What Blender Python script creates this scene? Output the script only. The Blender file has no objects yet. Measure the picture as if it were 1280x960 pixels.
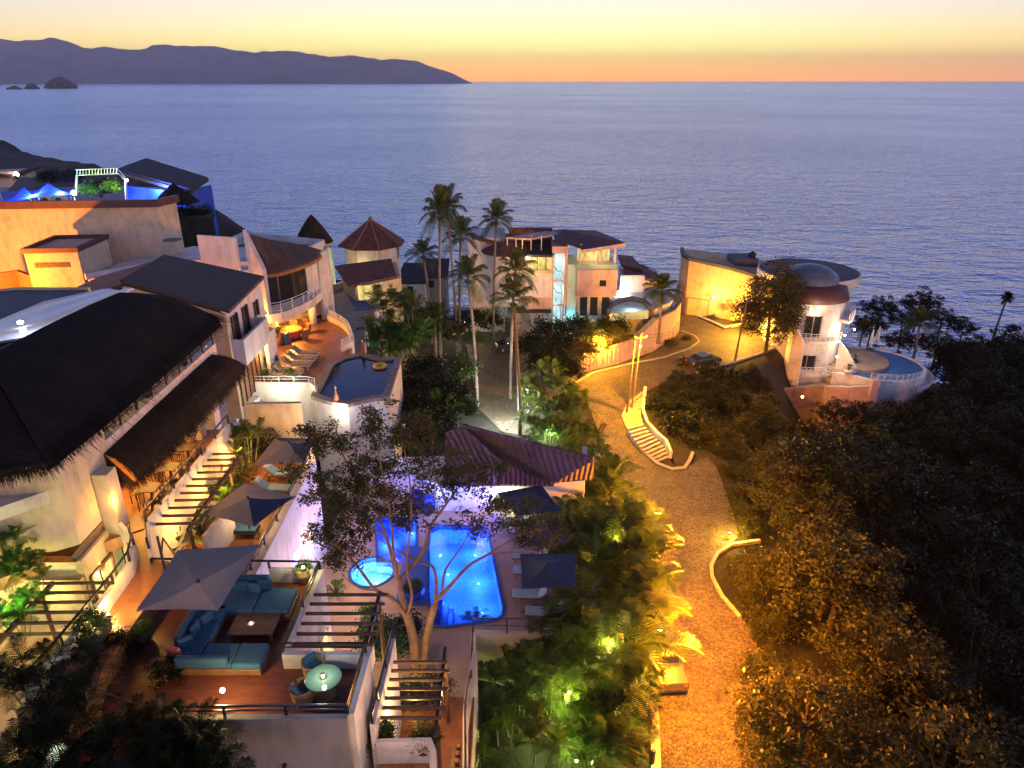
import bpy, bmesh, math, random
import numpy as np
from mathutils import Vector, Matrix
R = math.radians
SC = bpy.context.scene
COL = SC.collection
random.seed(7)
RNG = np.random.default_rng(11)

# ------------------------------------------------------------------ camera
CAM_H = 55.0                     # metres above the sea
FPX = 888.0
PITCH = math.atan(380 / FPX)
cd = bpy.data.cameras.new('camera')
cd.sensor_width = 36.0
cd.lens = 36.0 * FPX / 1280.0
cd.clip_start = 0.5
cd.clip_end = 200000
cam = bpy.data.objects.new('camera', cd)
COL.objects.link(cam)
cam.location = (0, 0, CAM_H)
cam.rotation_euler = (math.pi / 2 - PITCH, 0, 0)
SC.camera = cam

# ------------------------------------------------------------------ world: dusk sky
W = bpy.data.worlds.new('World')
SC.world = W
W.use_nodes = True
nt = W.node_tree
nt.nodes.clear()
N = nt.nodes.new
LK = nt.links.new


def wramp(stops):
    r = N('ShaderNodeValToRGB')
    e = r.color_ramp.elements
    while len(e) > 1:
        e.remove(e[-1])
    e[0].position = stops[0][0]
    e[0].color = (*stops[0][1], 1)
    for p, c in stops[1:]:
        k = e.new(p)
        k.color = (*c, 1)
    return r


out = N('ShaderNodeOutputWorld')
bg = N('ShaderNodeBackground')
bg2 = N('ShaderNodeBackground')
add = N('ShaderNodeAddShader')
sky = N('ShaderNodeTexSky')
sky.sky_type = 'NISHITA'
sky.sun_disc = False
sky.sun_elevation = R(1.0)
sky.sun_rotation = R(2.0)
sky.altitude = 60
bg2.inputs['Strength'].default_value = 0.004
LK(sky.outputs[0], bg2.inputs['Color'])
tc = N('ShaderNodeTexCoord')
sep = N('ShaderNodeSeparateXYZ')
LK(tc.outputs['Generated'], sep.inputs[0])
asn = N('ShaderNodeMath')
asn.operation = 'ARCSINE'
LK(sep.outputs['Z'], asn.inputs[0])
elev = N('ShaderNodeMapRange')          # 0 at the horizon, 1 at 45 degrees
elev.inputs['From Min'].default_value = 0
elev.inputs['From Max'].default_value = R(45)
LK(asn.outputs[0], elev.inputs['Value'])
d = 1 / 45.0
glow = wramp([(0, (3.1, 1.15, .06)), (.5 * d, (2.9, 1.25, .06)), (1.2 * d, (2.35, 1.42, .12)), (2.0 * d, (1.95, 1.72, .38)),
              (3.4 * d, (1.65, 1.54, .70)), (5.0 * d, (1.40, 1.18, .92)), (6.8 * d, (1.05, .95, 1.06)), (10 * d, (.85, .98, 1.65)),
              (19 * d, (.50, .66, 1.45)), (27 * d, (.11, .15, .40)), (1, (.040, .052, .14))])
side = wramp([(0, (2.8, 1.12, .14)), (.5 * d, (2.6, 1.12, .13)), (1.2 * d, (2.15, 1.15, .18)), (2.4 * d, (1.75, 1.20, .40)), (3.6 * d, (1.25, 1.0, .68)),
              (5.0 * d, (.92, .90, .90)), (6.6 * d, (.70, .80, .98)), (10 * d, (.62, .82, 1.50)),
              (19 * d, (.44, .60, 1.40)), (27 * d, (.10, .145, .39)), (1, (.038, .050, .14))])
LK(elev.outputs[0], glow.inputs[0])
LK(elev.outputs[0], side.inputs[0])
az = N('ShaderNodeMath')
az.operation = 'ARCTAN2'
LK(sep.outputs['X'], az.inputs[0])
LK(sep.outputs['Y'], az.inputs[1])
off = N('ShaderNodeMath')
off.operation = 'SUBTRACT'
LK(az.outputs[0], off.inputs[0])
off.inputs[1].default_value = R(1.0)
ab = N('ShaderNodeMath')
ab.operation = 'ABSOLUTE'
LK(off.outputs[0], ab.inputs[0])
azr = N('ShaderNodeMapRange')
azr.interpolation_type = 'SMOOTHSTEP'
azr.inputs['From Min'].default_value = R(4)
azr.inputs['From Max'].default_value = R(46)
LK(ab.outputs[0], azr.inputs['Value'])
mx = N('ShaderNodeMix')
mx.data_type = 'RGBA'
LK(azr.outputs[0], mx.inputs[0])
LK(glow.outputs[0], mx.inputs[6])
LK(side.outputs[0], mx.inputs[7])
LK(mx.outputs[2], bg.inputs['Color'])
bg.inputs['Strength'].default_value = 1.12
LK(bg.outputs[0], add.inputs[0])
LK(bg2.outputs[0], add.inputs[1])
LK(add.outputs[0], out.inputs['Surface'])

# the sun has just set: a faint warm afterglow from the west
sd = bpy.data.lights.new('sun', 'SUN')
sd.energy = 0.06
sd.angle = R(120)
sd.color = (1.0, .62, .40)
sd.specular_factor = 0.0
so = bpy.data.objects.new('sun', sd)
COL.objects.link(so)
so.rotation_euler = (R(-70), 0, R(-2))

SC.view_settings.view_transform = 'Standard'
SC.view_settings.look = 'None'
SC.view_settings.exposure = 0.0
SC.view_settings.gamma = 1.0
SC.view_settings.use_curve_mapping = False
cy = SC.cycles
cy.use_denoising = True
cy.max_bounces = 6
cy.diffuse_bounces = 3
cy.glossy_bounces = 3
cy.transmission_bounces = 4
cy.transparent_max_bounces = 16
cy.volume_bounces = 0
cy.sample_clamp_indirect = 2.5
cy.caustics_reflective = False
cy.caustics_refractive = False

# ------------------------------------------------------------------ pixel -> place
_c, _s = math.cos(PITCH), math.sin(PITCH)


def G(px, py, z):
    """the point of height z the photograph shows at (px, py)"""
    x = (px - 640) / FPX
    v = (480 - py) / FPX
    t = (z - CAM_H) / (-_s + v * _c)
    return (x * t, (_c + v * _s) * t, z)


def V(px, py, y):
    """the point at distance y the photograph shows at (px, py)"""
    x = (px - 640) / FPX
    v = (480 - py) / FPX
    t = y / (_c + v * _s)
    return (x * t, y, CAM_H + (-_s + v * _c) * t)


def G2(pts, z):
    return [G(a, b, z)[:2] for a, b in pts]


# ------------------------------------------------------------------ mesh builder
class MB:
    def __init__(s):
        s.v = []
        s.f = []

    def face(s, pts):
        n = len(s.v)
        s.v += [tuple(p) for p in pts]
        s.f.append(tuple(range(n, n + len(pts))))
        return s

    def add(s, vs, fs):
        n = len(s.v)
        s.v += [tuple(p) for p in vs]
        s.f += [tuple(i + n for i in f) for f in fs]
        return s

    def box(s, x0, y0, z0, x1, y1, z1):
        return s.prism([(x0, y0), (x1, y0), (x1, y1), (x0, y1)], z0, z1)

    def obox(s, c, sx, sy, sz, rz=0, ry=0):
        """box centred on c, turned about z (and first about y)"""
        m = Matrix.Rotation(rz, 3, 'Z') @ Matrix.Rotation(ry, 3, 'Y')
        vs = [Vector(c) + m @ Vector((sx * i / 2, sy * j / 2, sz * k / 2)) for i in (-1, 1) for j in (-1, 1) for k in (-1, 1)]
        return s.add(vs, [(0, 1, 3, 2), (4, 6, 7, 5), (0, 4, 5, 1), (2, 3, 7, 6), (0, 2, 6, 4), (1, 5, 7, 3)])

    def rbox(s, c, sx, sy, sz, r=.05, rz=0, ry=0):
        """soft edged box"""
        m = Matrix.Rotation(rz, 3, 'Z') @ Matrix.Rotation(ry, 3, 'Y')
        bm = bmesh.new()
        h = (sx / 2, sy / 2, sz / 2)
        r = min(r, min(h) * .9)
        for i in (-1, 1):
            for j in (-1, 1):
                for k in (-1, 1):
                    for q in ((0, r, r), (r, 0, r), (r, r, 0), (r * .3, r * .3, r * .3)):
                        p = Vector((i * (h[0] - q[0]), j * (h[1] - q[1]), k * (h[2] - q[2])))
                        bm.verts.new(Vector(c) + m @ p)
        bmesh.ops.convex_hull(bm, input=bm.verts)
        bm.verts.index_update()
        bm.verts.ensure_lookup_table()
        s.add([v.co[:] for v in bm.verts], [[v.index for v in f.verts] for f in bm.faces])
        bm.free()
        return s

    def prism(s, poly, z0, z1):
        """z0, z1: numbers or one height per corner"""
        n = len(poly)
        a0 = z0 if hasattr(z0, '__len__') else [z0] * n
        a1 = z1 if hasattr(z1, '__len__') else [z1] * n
        vs = [(p[0], p[1], a0[i]) for i, p in enumerate(poly)] + [(p[0], p[1], a1[i]) for i, p in enumerate(poly)]
        fs = [tuple(range(n)), tuple(range(n, 2 * n))] + [(i, (i + 1) % n, n + (i + 1) % n, n + i) for i in range(n)]
        return s.add(vs, fs)

    def slab(s, top, th):
        """a plate whose upper face is the 3D polygon top"""
        n = len(top)
        vs = [tuple(p) for p in top] + [(p[0], p[1], p[2] - th) for p in top]
        fs = [tuple(range(n)), tuple(range(n, 2 * n))] + [(i, (i + 1) % n, n + (i + 1) % n, n + i) for i in range(n)]
        return s.add(vs, fs)

    def wall(s, pts, z0, z1, t=.2, side=0, closed=False):
        """upright wall of thickness t along a plan polyline; z0/z1 numbers or per point"""
        n = len(pts)
        P = [Vector((p[0], p[1])) for p in pts]
        a0 = z0 if hasattr(z0, '__len__') else [z0] * n
        a1 = z1 if hasattr(z1, '__len__') else [z1] * n
        L, Rr = [], []
        for i in range(n):
            d1 = (P[i] - P[i - 1]) if (i > 0 or closed) else (P[i + 1] - P[i])
            d2 = (P[(i + 1) % n] - P[i]) if (i < n - 1 or closed) else d1
            d1 = d1.normalized()
            d2 = d2.normalized()
            n1 = Vector((-d1.y, d1.x))
            n2 = Vector((-d2.y, d2.x))
            nn = (n1 + n2)
            if nn.length < .05:
                nn = n1
            nn = nn.normalized()
            k = 1 / max(.4, nn.dot(n1))
            L.append(P[i] + nn * k * t * (.5 + side * .5))
            Rr.append(P[i] - nn * k * t * (.5 - side * .5))
        vs = []
        for i in range(n):
            vs += [(L[i].x, L[i].y, a0[i]), (Rr[i].x, Rr[i].y, a0[i]), (Rr[i].x, Rr[i].y, a1[i]), (L[i].x, L[i].y, a1[i])]
        fs = []
        for i in range(n if closed else n - 1):
            a = 4 * i
            b = 4 * ((i + 1) % n)
            for k in range(4):
                fs.append((a + k, b + k, b + (k + 1) % 4, a + (k + 1) % 4))
        if not closed:
            fs += [(0, 1, 2, 3), (4 * n - 4, 4 * n - 3, 4 * n - 2, 4 * n - 1)]
        return s.add(vs, fs)

    def tube(s, pts, r, n=6):
        P = [Vector(p) for p in pts]
        m = len(P)
        rs = r if hasattr(r, '__len__') else [r] * m
        vs, fs = [], []
        ref = None
        for i in range(m):
            d_ = (P[min(i + 1, m - 1)] - P[max(i - 1, 0)]).normalized()
            if ref is None:
                ref = Vector((0, 0, 1)) if abs(d_.z) < .9 else Vector((1, 0, 0))
            a = d_.cross(ref)
            if a.length < 1e-4:
                a = d_.orthogonal()
            a.normalize()
            b = d_.cross(a)
            ref = -b if False else ref
            for k in range(n):
                t = 2 * math.pi * k / n
                vs.append(P[i] + (a * math.cos(t) + b * math.sin(t)) * rs[i])
        for i in range(m - 1):
            for k in range(n):
                fs.append((i * n + k, i * n + (k + 1) % n, (i + 1) * n + (k + 1) % n, (i + 1) * n + k))
        fs += [tuple(range(n)), tuple(range((m - 1) * n, m * n))]
        return s.add(vs, fs)

    def lathe(s, prof, c=(0, 0, 0), n=20, a0=0, a1=2 * math.pi):
        full = abs(a1 - a0 - 2 * math.pi) < 1e-6
        m = n if full else n + 1
        vs = []
        for (r, z) in prof:
            for k in range(m):
                t = a0 + (a1 - a0) * k / n
                vs.append((c[0] + r * math.cos(t), c[1] + r * math.sin(t), c[2] + z))
        fs = []
        for i in range(len(prof) - 1):
            for k in range(m if full else m - 1):
                fs.append((i * m + k, i * m + (k + 1) % m, (i + 1) * m + (k + 1) % m, (i + 1) * m + k))
        return s.add(vs, fs)

    def ring(s, outer, holes, z):
        """a flat sheet with holes"""
        bm = bmesh.new()
        ed = []
        for loop in [outer] + list(holes):
            vv = [bm.verts.new((p[0], p[1], z)) for p in loop]
            for i in range(len(vv)):
                ed.append(bm.edges.new((vv[i], vv[(i + 1) % len(vv)])))
        bmesh.ops.triangle_fill(bm, use_beauty=True, use_dissolve=False, edges=ed)
        bm.verts.index_update()
        s.add([v.co[:] for v in bm.verts], [[v.index for v in f.verts] for f in bm.faces])
        bm.free()
        return s

    def build(s, name, mat, parent=None, smooth=False, fix=True):
        o_ = Vector((0, 0, 0)) if parent is None else WLOC.get(parent.name, Vector((0, 0, 0)))
        me = bpy.data.meshes.new(name)
        me.from_pydata([(v[0] - o_.x, v[1] - o_.y, v[2] - o_.z) for v in s.v], [], s.f)
        if fix:
            bm = bmesh.new()
            bm.from_mesh(me)
            bmesh.ops.recalc_face_normals(bm, faces=bm.faces)
            bm.to_mesh(me)
            bm.free()
        if smooth:
            me.polygons.foreach_set('use_smooth', [True] * len(me.polygons))
        me.materials.append(mat)
        o = bpy.data.objects.new(name, me)
        COL.objects.link(o)
        if parent is not None:
            o.parent = parent
            WLOC[o.name] = o_
        return o


WLOC = {}


def tag(o, label=None, cat=None, group=None, kind=None):
    if label:
        o['label'] = label
    if cat:
        o['category'] = cat
    if group:
        o['group'] = group
    if kind:
        o['kind'] = kind
    return o


def T(name, label, cat, loc=(0, 0, 0), group=None):
    o = bpy.data.objects.new(name, None)
    o.empty_display_size = .2
    o.location = loc
    COL.objects.link(o)
    WLOC[o.name] = Vector(loc)
    return tag(o, label, cat, group)


def struct(o):
    o['kind'] = 'structure'
    return o


def dup(root, loc, rz=0, sc=1, label=None, group=None):
    r = root.copy()
    COL.objects.link(r)
    r.location = loc
    r.rotation_euler = (0, 0, rz)
    r.scale = (sc,) * 3 if not hasattr(sc, '__len__') else sc
    if label:
        r['label'] = label
    if group:
        r['group'] = group
    for ch in list(root.children):
        c_ = ch.copy()
        COL.objects.link(c_)
        c_.parent = r
        for g in list(ch.children):
            q = g.copy()
            COL.objects.link(q)
            q.parent = c_
    return r


class Proto:
    """first use moves the model itself, later uses copy it"""
    def __init__(s, root):
        s.root = root
        s.used = False

    def put(s, loc, rz=0, sc=1, label=None, group=None):
        if not s.used:
            s.used = True
            r = s.root
            r.location = loc
            r.rotation_euler = (0, 0, rz)
            r.scale = (sc,) * 3 if not hasattr(sc, '__len__') else sc
            if label:
                r['label'] = label
            if group:
                r['group'] = group
            return r
        return dup(s.root, loc, rz, sc, label, group)


def rail(name, pts, parent, mat, h=.95, bars=2, post=1.6, r=.03, base=None):
    """pipe railing along 3D points (at floor level)"""
    mb = MB()
    P = [Vector(p) for p in pts]
    for k in range(bars):
        zz = h * (1 - k * .5 / max(1, bars - 1)) if bars < 3 else h * (1 - k / bars)
        mb.tube([p + Vector((0, 0, zz)) for p in P], r if k == 0 else r * .7, 5)
    for i in range(len(P) - 1):
        L = (P[i + 1] - P[i]).length
        n = max(1, int(round(L / post)))
        for k in range(n + (1 if i == len(P) - 2 else 0)):
            p = P[i].lerp(P[i + 1], k / n)
            mb.tube([p, p + Vector((0, 0, h))], r * 1.1, 5)
    return mb.build(name, mat, parent)


LAMPS = 3.0          # one dimmer for every lamp of the place


def light(loc, col, energy, r=.12, kind='POINT', aim=None, spot=60, name='lamp_light', parent=None, blend=.5):
    ld = bpy.data.lights.new(name, kind)
    ld.energy = energy * LAMPS
    ld.color = col
    ld.shadow_soft_size = r
    if kind == 'SPOT':
        ld.spot_size = R(spot)
        ld.spot_blend = blend
    o = bpy.data.objects.new(name, ld)
    COL.objects.link(o)
    o.location = loc
    if aim is not None:
        o.rotation_euler = (Vector(aim) - Vector(loc)).to_track_quat('-Z', 'Y').to_euler()
    return o
# ------------------------------------------------------------------ materials
def newmat(name):
    m = bpy.data.materials.new(name)
    m.use_nodes = True
    t = m.node_tree
    b = t.nodes['Principled BSDF']
    return m, t, b


def pos(t, scale=(1, 1, 1), rot=(0, 0, 0), obj=False):
    mp = t.nodes.new('ShaderNodeMapping')
    mp.inputs['Scale'].default_value = scale
    mp.inputs['Rotation'].default_value = rot
    if obj:
        g = t.nodes.new('ShaderNodeTexCoord')
        t.links.new(g.outputs['Object'], mp.inputs['Vector'])
    else:
        g = t.nodes.new('ShaderNodeNewGeometry')
        t.links.new(g.outputs['Position'], mp.inputs['Vector'])
    return mp


def noise(t, vec, scale, detail=4, rough=.6):
    n = t.nodes.new('ShaderNodeTexNoise')
    n.inputs['Scale'].default_value = scale
    n.inputs['Detail'].default_value = detail
    n.inputs['Roughness'].default_value = rough
    t.links.new(vec.outputs[0], n.inputs['Vector'])
    return n


def ramp(t, src, stops):
    r = t.nodes.new('ShaderNodeValToRGB')
    e = r.color_ramp.elements
    e[0].position, e[0].color = stops[0][0], (*stops[0][1], 1)
    e[1].position, e[1].color = stops[-1][0], (*stops[-1][1], 1)
    for p, c in stops[1:-1]:
        e.new(p).color = (*c, 1)
    t.links.new(src, r.inputs[0])
    return r


def mixc(t, fac, a, b, mode='MIX'):
    m = t.nodes.new('ShaderNodeMix')
    m.data_type = 'RGBA'
    m.blend_type = mode
    if hasattr(fac, 'links'):
        t.links.new(fac, m.inputs[0])
    else:
        m.inputs[0].default_value = fac
    for i, q in ((6, a), (7, b)):
        if hasattr(q, 'links'):
            t.links.new(q, m.inputs[i])
        else:
            m.inputs[i].default_value = (*q, 1)
    return m.outputs[2]


def bump(t, b, h, strength=.3, dist=.02):
    n = t.nodes.new('ShaderNodeBump')
    n.inputs['Strength'].default_value = strength
    n.inputs['Distance'].default_value = dist
    t.links.new(h, n.inputs['Height'])
    t.links.new(n.outputs[0], b.inputs['Normal'])
    return n


def plain(name, c, rough=.6, var=.25, scale=1.2, bumps=.15, metal=0, spec=.5, fine=20, obj=False):
    """painted / plain surface with mottling, stains and a fine grain"""
    m, t, b = newmat(name)
    v = pos(t, obj=obj)
    n1 = noise(t, v, scale, 5, .65)
    lo = tuple(q * (1 - var) for q in c)
    hi = tuple(min(1, q * (1 + var * .6)) for q in c)
    r = ramp(t, n1.outputs[0], [(.3, lo), (.7, hi)])
    t.links.new(r.outputs[0], b.inputs['Base Color'])
    n2 = noise(t, v, fine, 3)
    bump(t, b, n2.outputs[0], bumps, .02)
    b.inputs['Roughness'].default_value = rough
    b.inputs['Metallic'].default_value = metal
    b.inputs['Specular IOR Level'].default_value = spec
    return m


def stucco(name, c):
    """painted render: rain streaks down the wall and blotches"""
    m, t, b = newmat(name)
    v = pos(t)
    vs = pos(t, (1.1, 1.1, .30))
    n1 = noise(t, v, .5, 6, .7)
    n2 = noise(t, vs, 1.6, 4, .6)
    r1 = ramp(t, n1.outputs[0], [(.34, tuple(q * .66 for q in c)), (.46, tuple(q * .9 for q in c)), (.62, c)])
    r2 = ramp(t, n2.outputs[0], [(.34, (.74, .71, .66)), (.54, (1, 1, 1))])
    t.links.new(mixc(t, .6, r1.outputs[0], r2.outputs[0], 'MULTIPLY'), b.inputs['Base Color'])
    n3 = noise(t, v, 14, 4)
    bump(t, b, n3.outputs[0], .25, .02)
    b.inputs['Roughness'].default_value = .85
    b.inputs['Specular IOR Level'].default_value = .25
    return m


def emis(name, c, s):
    m, t, b = newmat(name)
    b.inputs['Base Color'].default_value = (*c, 1)
    b.inputs['Emission Color'].default_value = (*c, 1)
    b.inputs['Emission Strength'].default_value = s
    return m


def litwin(name, c, s):
    """a lit room behind a pane: uneven glow with curtain folds"""
    m, t, b = newmat(name)
    v = pos(t, (1, 1, .25))
    n1 = noise(t, v, 3.0, 3)
    r = ramp(t, n1.outputs[0], [(.3, tuple(q * .35 for q in c)), (.6, c)])
    t.links.new(r.outputs[0], b.inputs['Emission Color'])
    b.inputs['Emission Strength'].default_value = s
    b.inputs['Base Color'].default_value = (.05, .05, .05, 1)
    b.inputs['Roughness'].default_value = .15
    return m


def tiles(name, c, grout, sx, sy, rough=.45, rz=0.0, var=.3):
    """floor tiles laid in the plan"""
    m, t, b = newmat(name)
    v = pos(t, (1, 1, 1), (0, 0, rz))
    br = t.nodes.new('ShaderNodeTexBrick')
    br.offset = .5
    br.inputs['Scale'].default_value = 1
    br.inputs['Brick Width'].default_value = sx
    br.inputs['Row Height'].default_value = sy
    br.inputs['Mortar Size'].default_value = .012
    br.inputs['Color1'].default_value = (*c, 1)
    br.inputs['Color2'].default_value = (*[q * (1 - var) for q in c], 1)
    br.inputs['Mortar'].default_value = (*grout, 1)
    t.links.new(v.outputs[0], br.inputs['Vector'])
    n1 = noise(t, v, .9, 5)
    r1 = ramp(t, n1.outputs[0], [(.3, (.62, .60, .58)), (.65, (1, 1, 1))])
    t.links.new(mixc(t, .8, br.outputs[0], r1.outputs[0], 'MULTIPLY'), b.inputs['Base Color'])
    bump(t, b, br.outputs['Fac'], -.3, .01)
    b.inputs['Roughness'].default_value = rough
    return m


def rooftile(name, c, rz=0.0, pitch=.30):
    """barrel tiles: ribs down the slope and rows across it"""
    m, t, b = newmat(name)
    v = pos(t, (1, 1, 1), (0, 0, rz))
    w1 = t.nodes.new('ShaderNodeTexWave')
    w1.bands_direction = 'X'
    w1.inputs['Scale'].default_value = .314 / pitch
    w1.inputs['Distortion'].default_value = .5
    w1.inputs['Detail'].default_value = 1
    t.links.new(v.outputs[0], w1.inputs['Vector'])
    w2 = t.nodes.new('ShaderNodeTexWave')
    w2.bands_direction = 'Y'
    w2.wave_profile = 'SAW'
    w2.inputs['Scale'].default_value = .314 / (pitch * 1.3)
    w2.inputs['Distortion'].default_value = .4
    t.links.new(v.outputs[0], w2.inputs['Vector'])
    n1 = noise(t, v, 1.1, 6, .75)
    n2 = noise(t, v, 5, 3, .6)
    r1 = ramp(t, n1.outputs[0], [(.3, tuple(q * .35 for q in c)), (.5, c), (.75, tuple(min(1, q * 1.35) for q in c))])
    r2 = ramp(t, n2.outputs[0], [(.35, (.55, .55, .55)), (.6, (1, 1, 1))])
    c1 = mixc(t, .7, r1.outputs[0], r2.outputs[0], 'MULTIPLY')
    t.links.new(c1, b.inputs['Base Color'])
    ad = t.nodes.new('ShaderNodeMath')
    ad.operation = 'MULTIPLY_ADD'
    t.links.new(w2.outputs['Fac'], ad.inputs[0])
    ad.inputs[1].default_value = .5
    t.links.new(w1.outputs['Fac'], ad.inputs[2])
    bump(t, b, ad.outputs[0], .9, .07)
    b.inputs['Roughness'].default_value = .75
    return m


def leafmat(name, c, c2, trans=.35, scale=1.5):
    m, t, b = newmat(name)
    v = pos(t)
    n1 = noise(t, v, scale, 3, .7)
    r = ramp(t, n1.outputs[0], [(.35, c), (.65, c2)])
    t.links.new(r.outputs[0], b.inputs['Base Color'])
    b.inputs['Roughness'].default_value = .45
    b.inputs['Specular IOR Level'].default_value = .18
    tr = t.nodes.new('ShaderNodeBsdfTranslucent')
    t.links.new(r.outputs[0], tr.inputs['Color'])
    mxs = t.nodes.new('ShaderNodeMixShader')
    mxs.inputs[0].default_value = trans
    t.links.new(b.outputs[0], mxs.inputs[1])
    t.links.new(tr.outputs[0], mxs.inputs[2])
    t.links.new(mxs.outputs[0], t.nodes['Material Output'].inputs['Surface'])
    return m


def water(name, tint, wave=6, strength=.25, keep=.9, gloss=.03):
    """clear pool water: lets the light under it through, mirrors a little"""
    m, t, b = newmat(name)
    t.nodes.remove(b)
    v = pos(t)
    n1 = noise(t, v, wave, 3)
    tr = t.nodes.new('ShaderNodeBsdfTransparent')
    tr.inputs[0].default_value = (*tint, 1)
    gl = t.nodes.new('ShaderNodeBsdfGlossy')
    gl.inputs['Roughness'].default_value = gloss
    bp = t.nodes.new('ShaderNodeBump')
    bp.inputs['Strength'].default_value = strength
    bp.inputs['Distance'].default_value = .05
    t.links.new(n1.outputs[0], bp.inputs['Height'])
    t.links.new(bp.outputs[0], gl.inputs['Normal'])
    fr = t.nodes.new('ShaderNodeFresnel')
    fr.inputs['IOR'].default_value = 1.33
    t.links.new(bp.outputs[0], fr.inputs['Normal'])
    mxs = t.nodes.new('ShaderNodeMixShader')
    t.links.new(fr.outputs[0], mxs.inputs[0])
    t.links.new(tr.outputs[0], mxs.inputs[1])
    t.links.new(gl.outputs[0], mxs.inputs[2])
    t.links.new(mxs.outputs[0], t.nodes['Material Output'].inputs['Surface'])
    return m


M = {}
M['white'] = stucco('white_stucco', (.72, .68, .64))
M['cream'] = stucco('cream_stucco', (.66, .56, .42))
M['pink'] = stucco('pink_stucco', (.62, .44, .36))
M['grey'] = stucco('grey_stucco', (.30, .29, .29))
M['stone'] = plain('stone_coping', (.26, .22, .19), .8, .45, 2.5, .4)
M['black'] = plain('black_metal', (.012, .012, .014), .4, .2, 3, .05)
M['whitemetal'] = plain('white_metal', (.75, .75, .75), .35, .1, 3, .03)
M['steel'] = plain('steel', (.45, .46, .48), .35, .2, 3, .05, .8)
M['wood'] = plain('brown_wood', (.13, .062, .03), .5, .45, 3, .3)
M['beam'] = plain('beam_wood', (.10, .052, .028), .65, .45, 2, .4)
M['teak'] = plain('teak', (.20, .10, .05), .5, .4, 3, .25)
M['darkwood'] = plain('dark_wood', (.05, .028, .018), .5, .4, 3, .25)
M['terracotta'] = tiles('terracotta_tiles', (.36, .15, .06), (.20, .10, .06), .42, .42, .4)
M['redtile'] = tiles('red_deck_tiles', (.20, .060, .034), (.12, .05, .035), .6, .14, .35)
M['pooldeck'] = plain('pool_deck_stone', (.34, .235, .165), .7, .22, .7, .2)
M['concrete'] = plain('concrete', (.34, .31, .28), .85, .35, .8, .3)
M['kerb'] = plain('kerb_concrete', (.42, .38, .32), .85, .3, 2, .3)
M['rooftile'] = rooftile('barrel_tiles', (.155, .060, .038))
M['rooftiler'] = rooftile('red_barrel_tiles', (.12, .036, .030))
M['rooftiley'] = rooftile('barrel_tiles_turned', (.155, .060, .038), R(90))
M['rooftiled'] = rooftile('weathered_tiles', (.065, .036, .026), R(90))
M['rooftilep'] = rooftile('pale_roof_tiles', (.115, .062, .058), R(-28))
M['darkroof'] = plain('dark_roofing', (.030, .026, .026), .8, .5, 1.2, .4)
M['greyroof'] = plain('grey_roofing', (.085, .088, .10), .8, .35, .8, .3)
M['bluedome'] = plain('dome_paint', (.12, .15, .20), .5, .3, 1, .1)
M['plum'] = plain('plum_paint', (.09, .035, .035), .6, .3, 1.2, .1)
M['taupe'] = plain('taupe_canvas', (.27, .225, .20), .85, .12, 2, .12)
M['navy'] = plain('navy_canvas', (.025, .040, .085), .85, .2, 2, .12)
M['bluefab'] = plain('blue_upholstery', (.028, .105, .19), .9, .15, 3, .2)
M['bluefab2'] = plain('blue_pillow_cloth', (.020, .075, .15), .9, .2, 5, .2)
M['coral'] = plain('coral_cloth', (.52, .12, .10), .9, .2, 5, .2)
M['palefab'] = plain('pale_blue_cushion', (.28, .42, .48), .9, .15, 3, .2)
M['canvasw'] = plain('cream_canvas', (.70, .66, .58), .9, .1, 3, .1)
M['redcloth'] = plain('red_tablecloth', (.72, .14, .045), .8, .2, 4, .15)
M['rattan'] = plain('rattan', (.30, .17, .08), .7, .4, 9, .5)
M['clay'] = plain('clay_pot', (.26, .11, .06), .75, .3, 3, .2)
M['darkpot'] = plain('dark_pot', (.05, .035, .03), .6, .4, 3, .25)
M['bluepot'] = plain('blue_glazed_pot', (.02, .05, .32), .2, .3, 3, .05)
M['yellowpot'] = plain('yellow_pot', (.42, .30, .10), .6, .2, 3, .1)
M['glassgreen'] = plain('green_glass', (.13, .24, .17), .12, .1, 2, .02)
M['glass'] = plain('dark_glass', (.02, .025, .03), .05, .2, 2, .01)
M['cyanwall'] = stucco('teal_lit_stucco', (.42, .66, .62))
M['yellowring'] = plain('yellow_vinyl', (.78, .50, .05), .35, .1, 3, .02)
M['binblue'] = plain('blue_plastic', (.02, .08, .22), .4, .15, 3, .03)
M['greenmetal'] = plain('green_paint', (.03, .14, .05), .5, .2, 3, .05)
M['carwhite'] = plain('grey_car_paint', (.10, .10, .10), .18, .05, 2, .0)
M['cardark'] = plain('dark_car_paint', (.03, .035, .045), .15, .05, 2, .0)
M['tyre'] = plain('tyre_rubber', (.012, .012, .012), .8, .2, 5, .2)
M['poletimber'] = plain('pole_timber', (.11, .085, .06), .85, .3, 3, .4)
M['rock'] = plain('rock', (.10, .075, .055), .9, .5, .9, .8)
M['soil'] = plain('garden_soil', (.10, .072, .045), .95, .5, 1.2, .6)
M['orangelit'] = stucco('orange_lit_white_stucco', (.74, .56, .36))  # white wall, with the orange lamp light tinted into its colour
M['ochrew'] = stucco('ochre_stucco', (.72, .52, .26))
M['sail_litwall'] = plain('blue_sail_and_lit_wall', (.04, .10, .55), .8, .15, 1, .05)
M['orangebr'] = plain('orange_brick', (.32, .13, .055), .8, .4, 4, .4)
M['membrane'] = plain('pvc_membrane', (.40, .39, .40), .28, .18, .8, .04)
M['trunk'] = plain('palm_trunk', (.17, .13, .10), .9, .4, 3, .5)
M['bark'] = plain('pale_bark', (.24, .145, .085), .8, .4, 3, .4)
M['barkd'] = plain('dark_bark', (.055, .04, .03), .9, .4, 3, .5)
M['bamboo'] = plain('cane_stem', (.22, .22, .09), .5, .3, 3, .1)
M['leaf_dark'] = leafmat('leaf_dark_green', (.004, .009, .003), (.014, .024, .007), .25)
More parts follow.
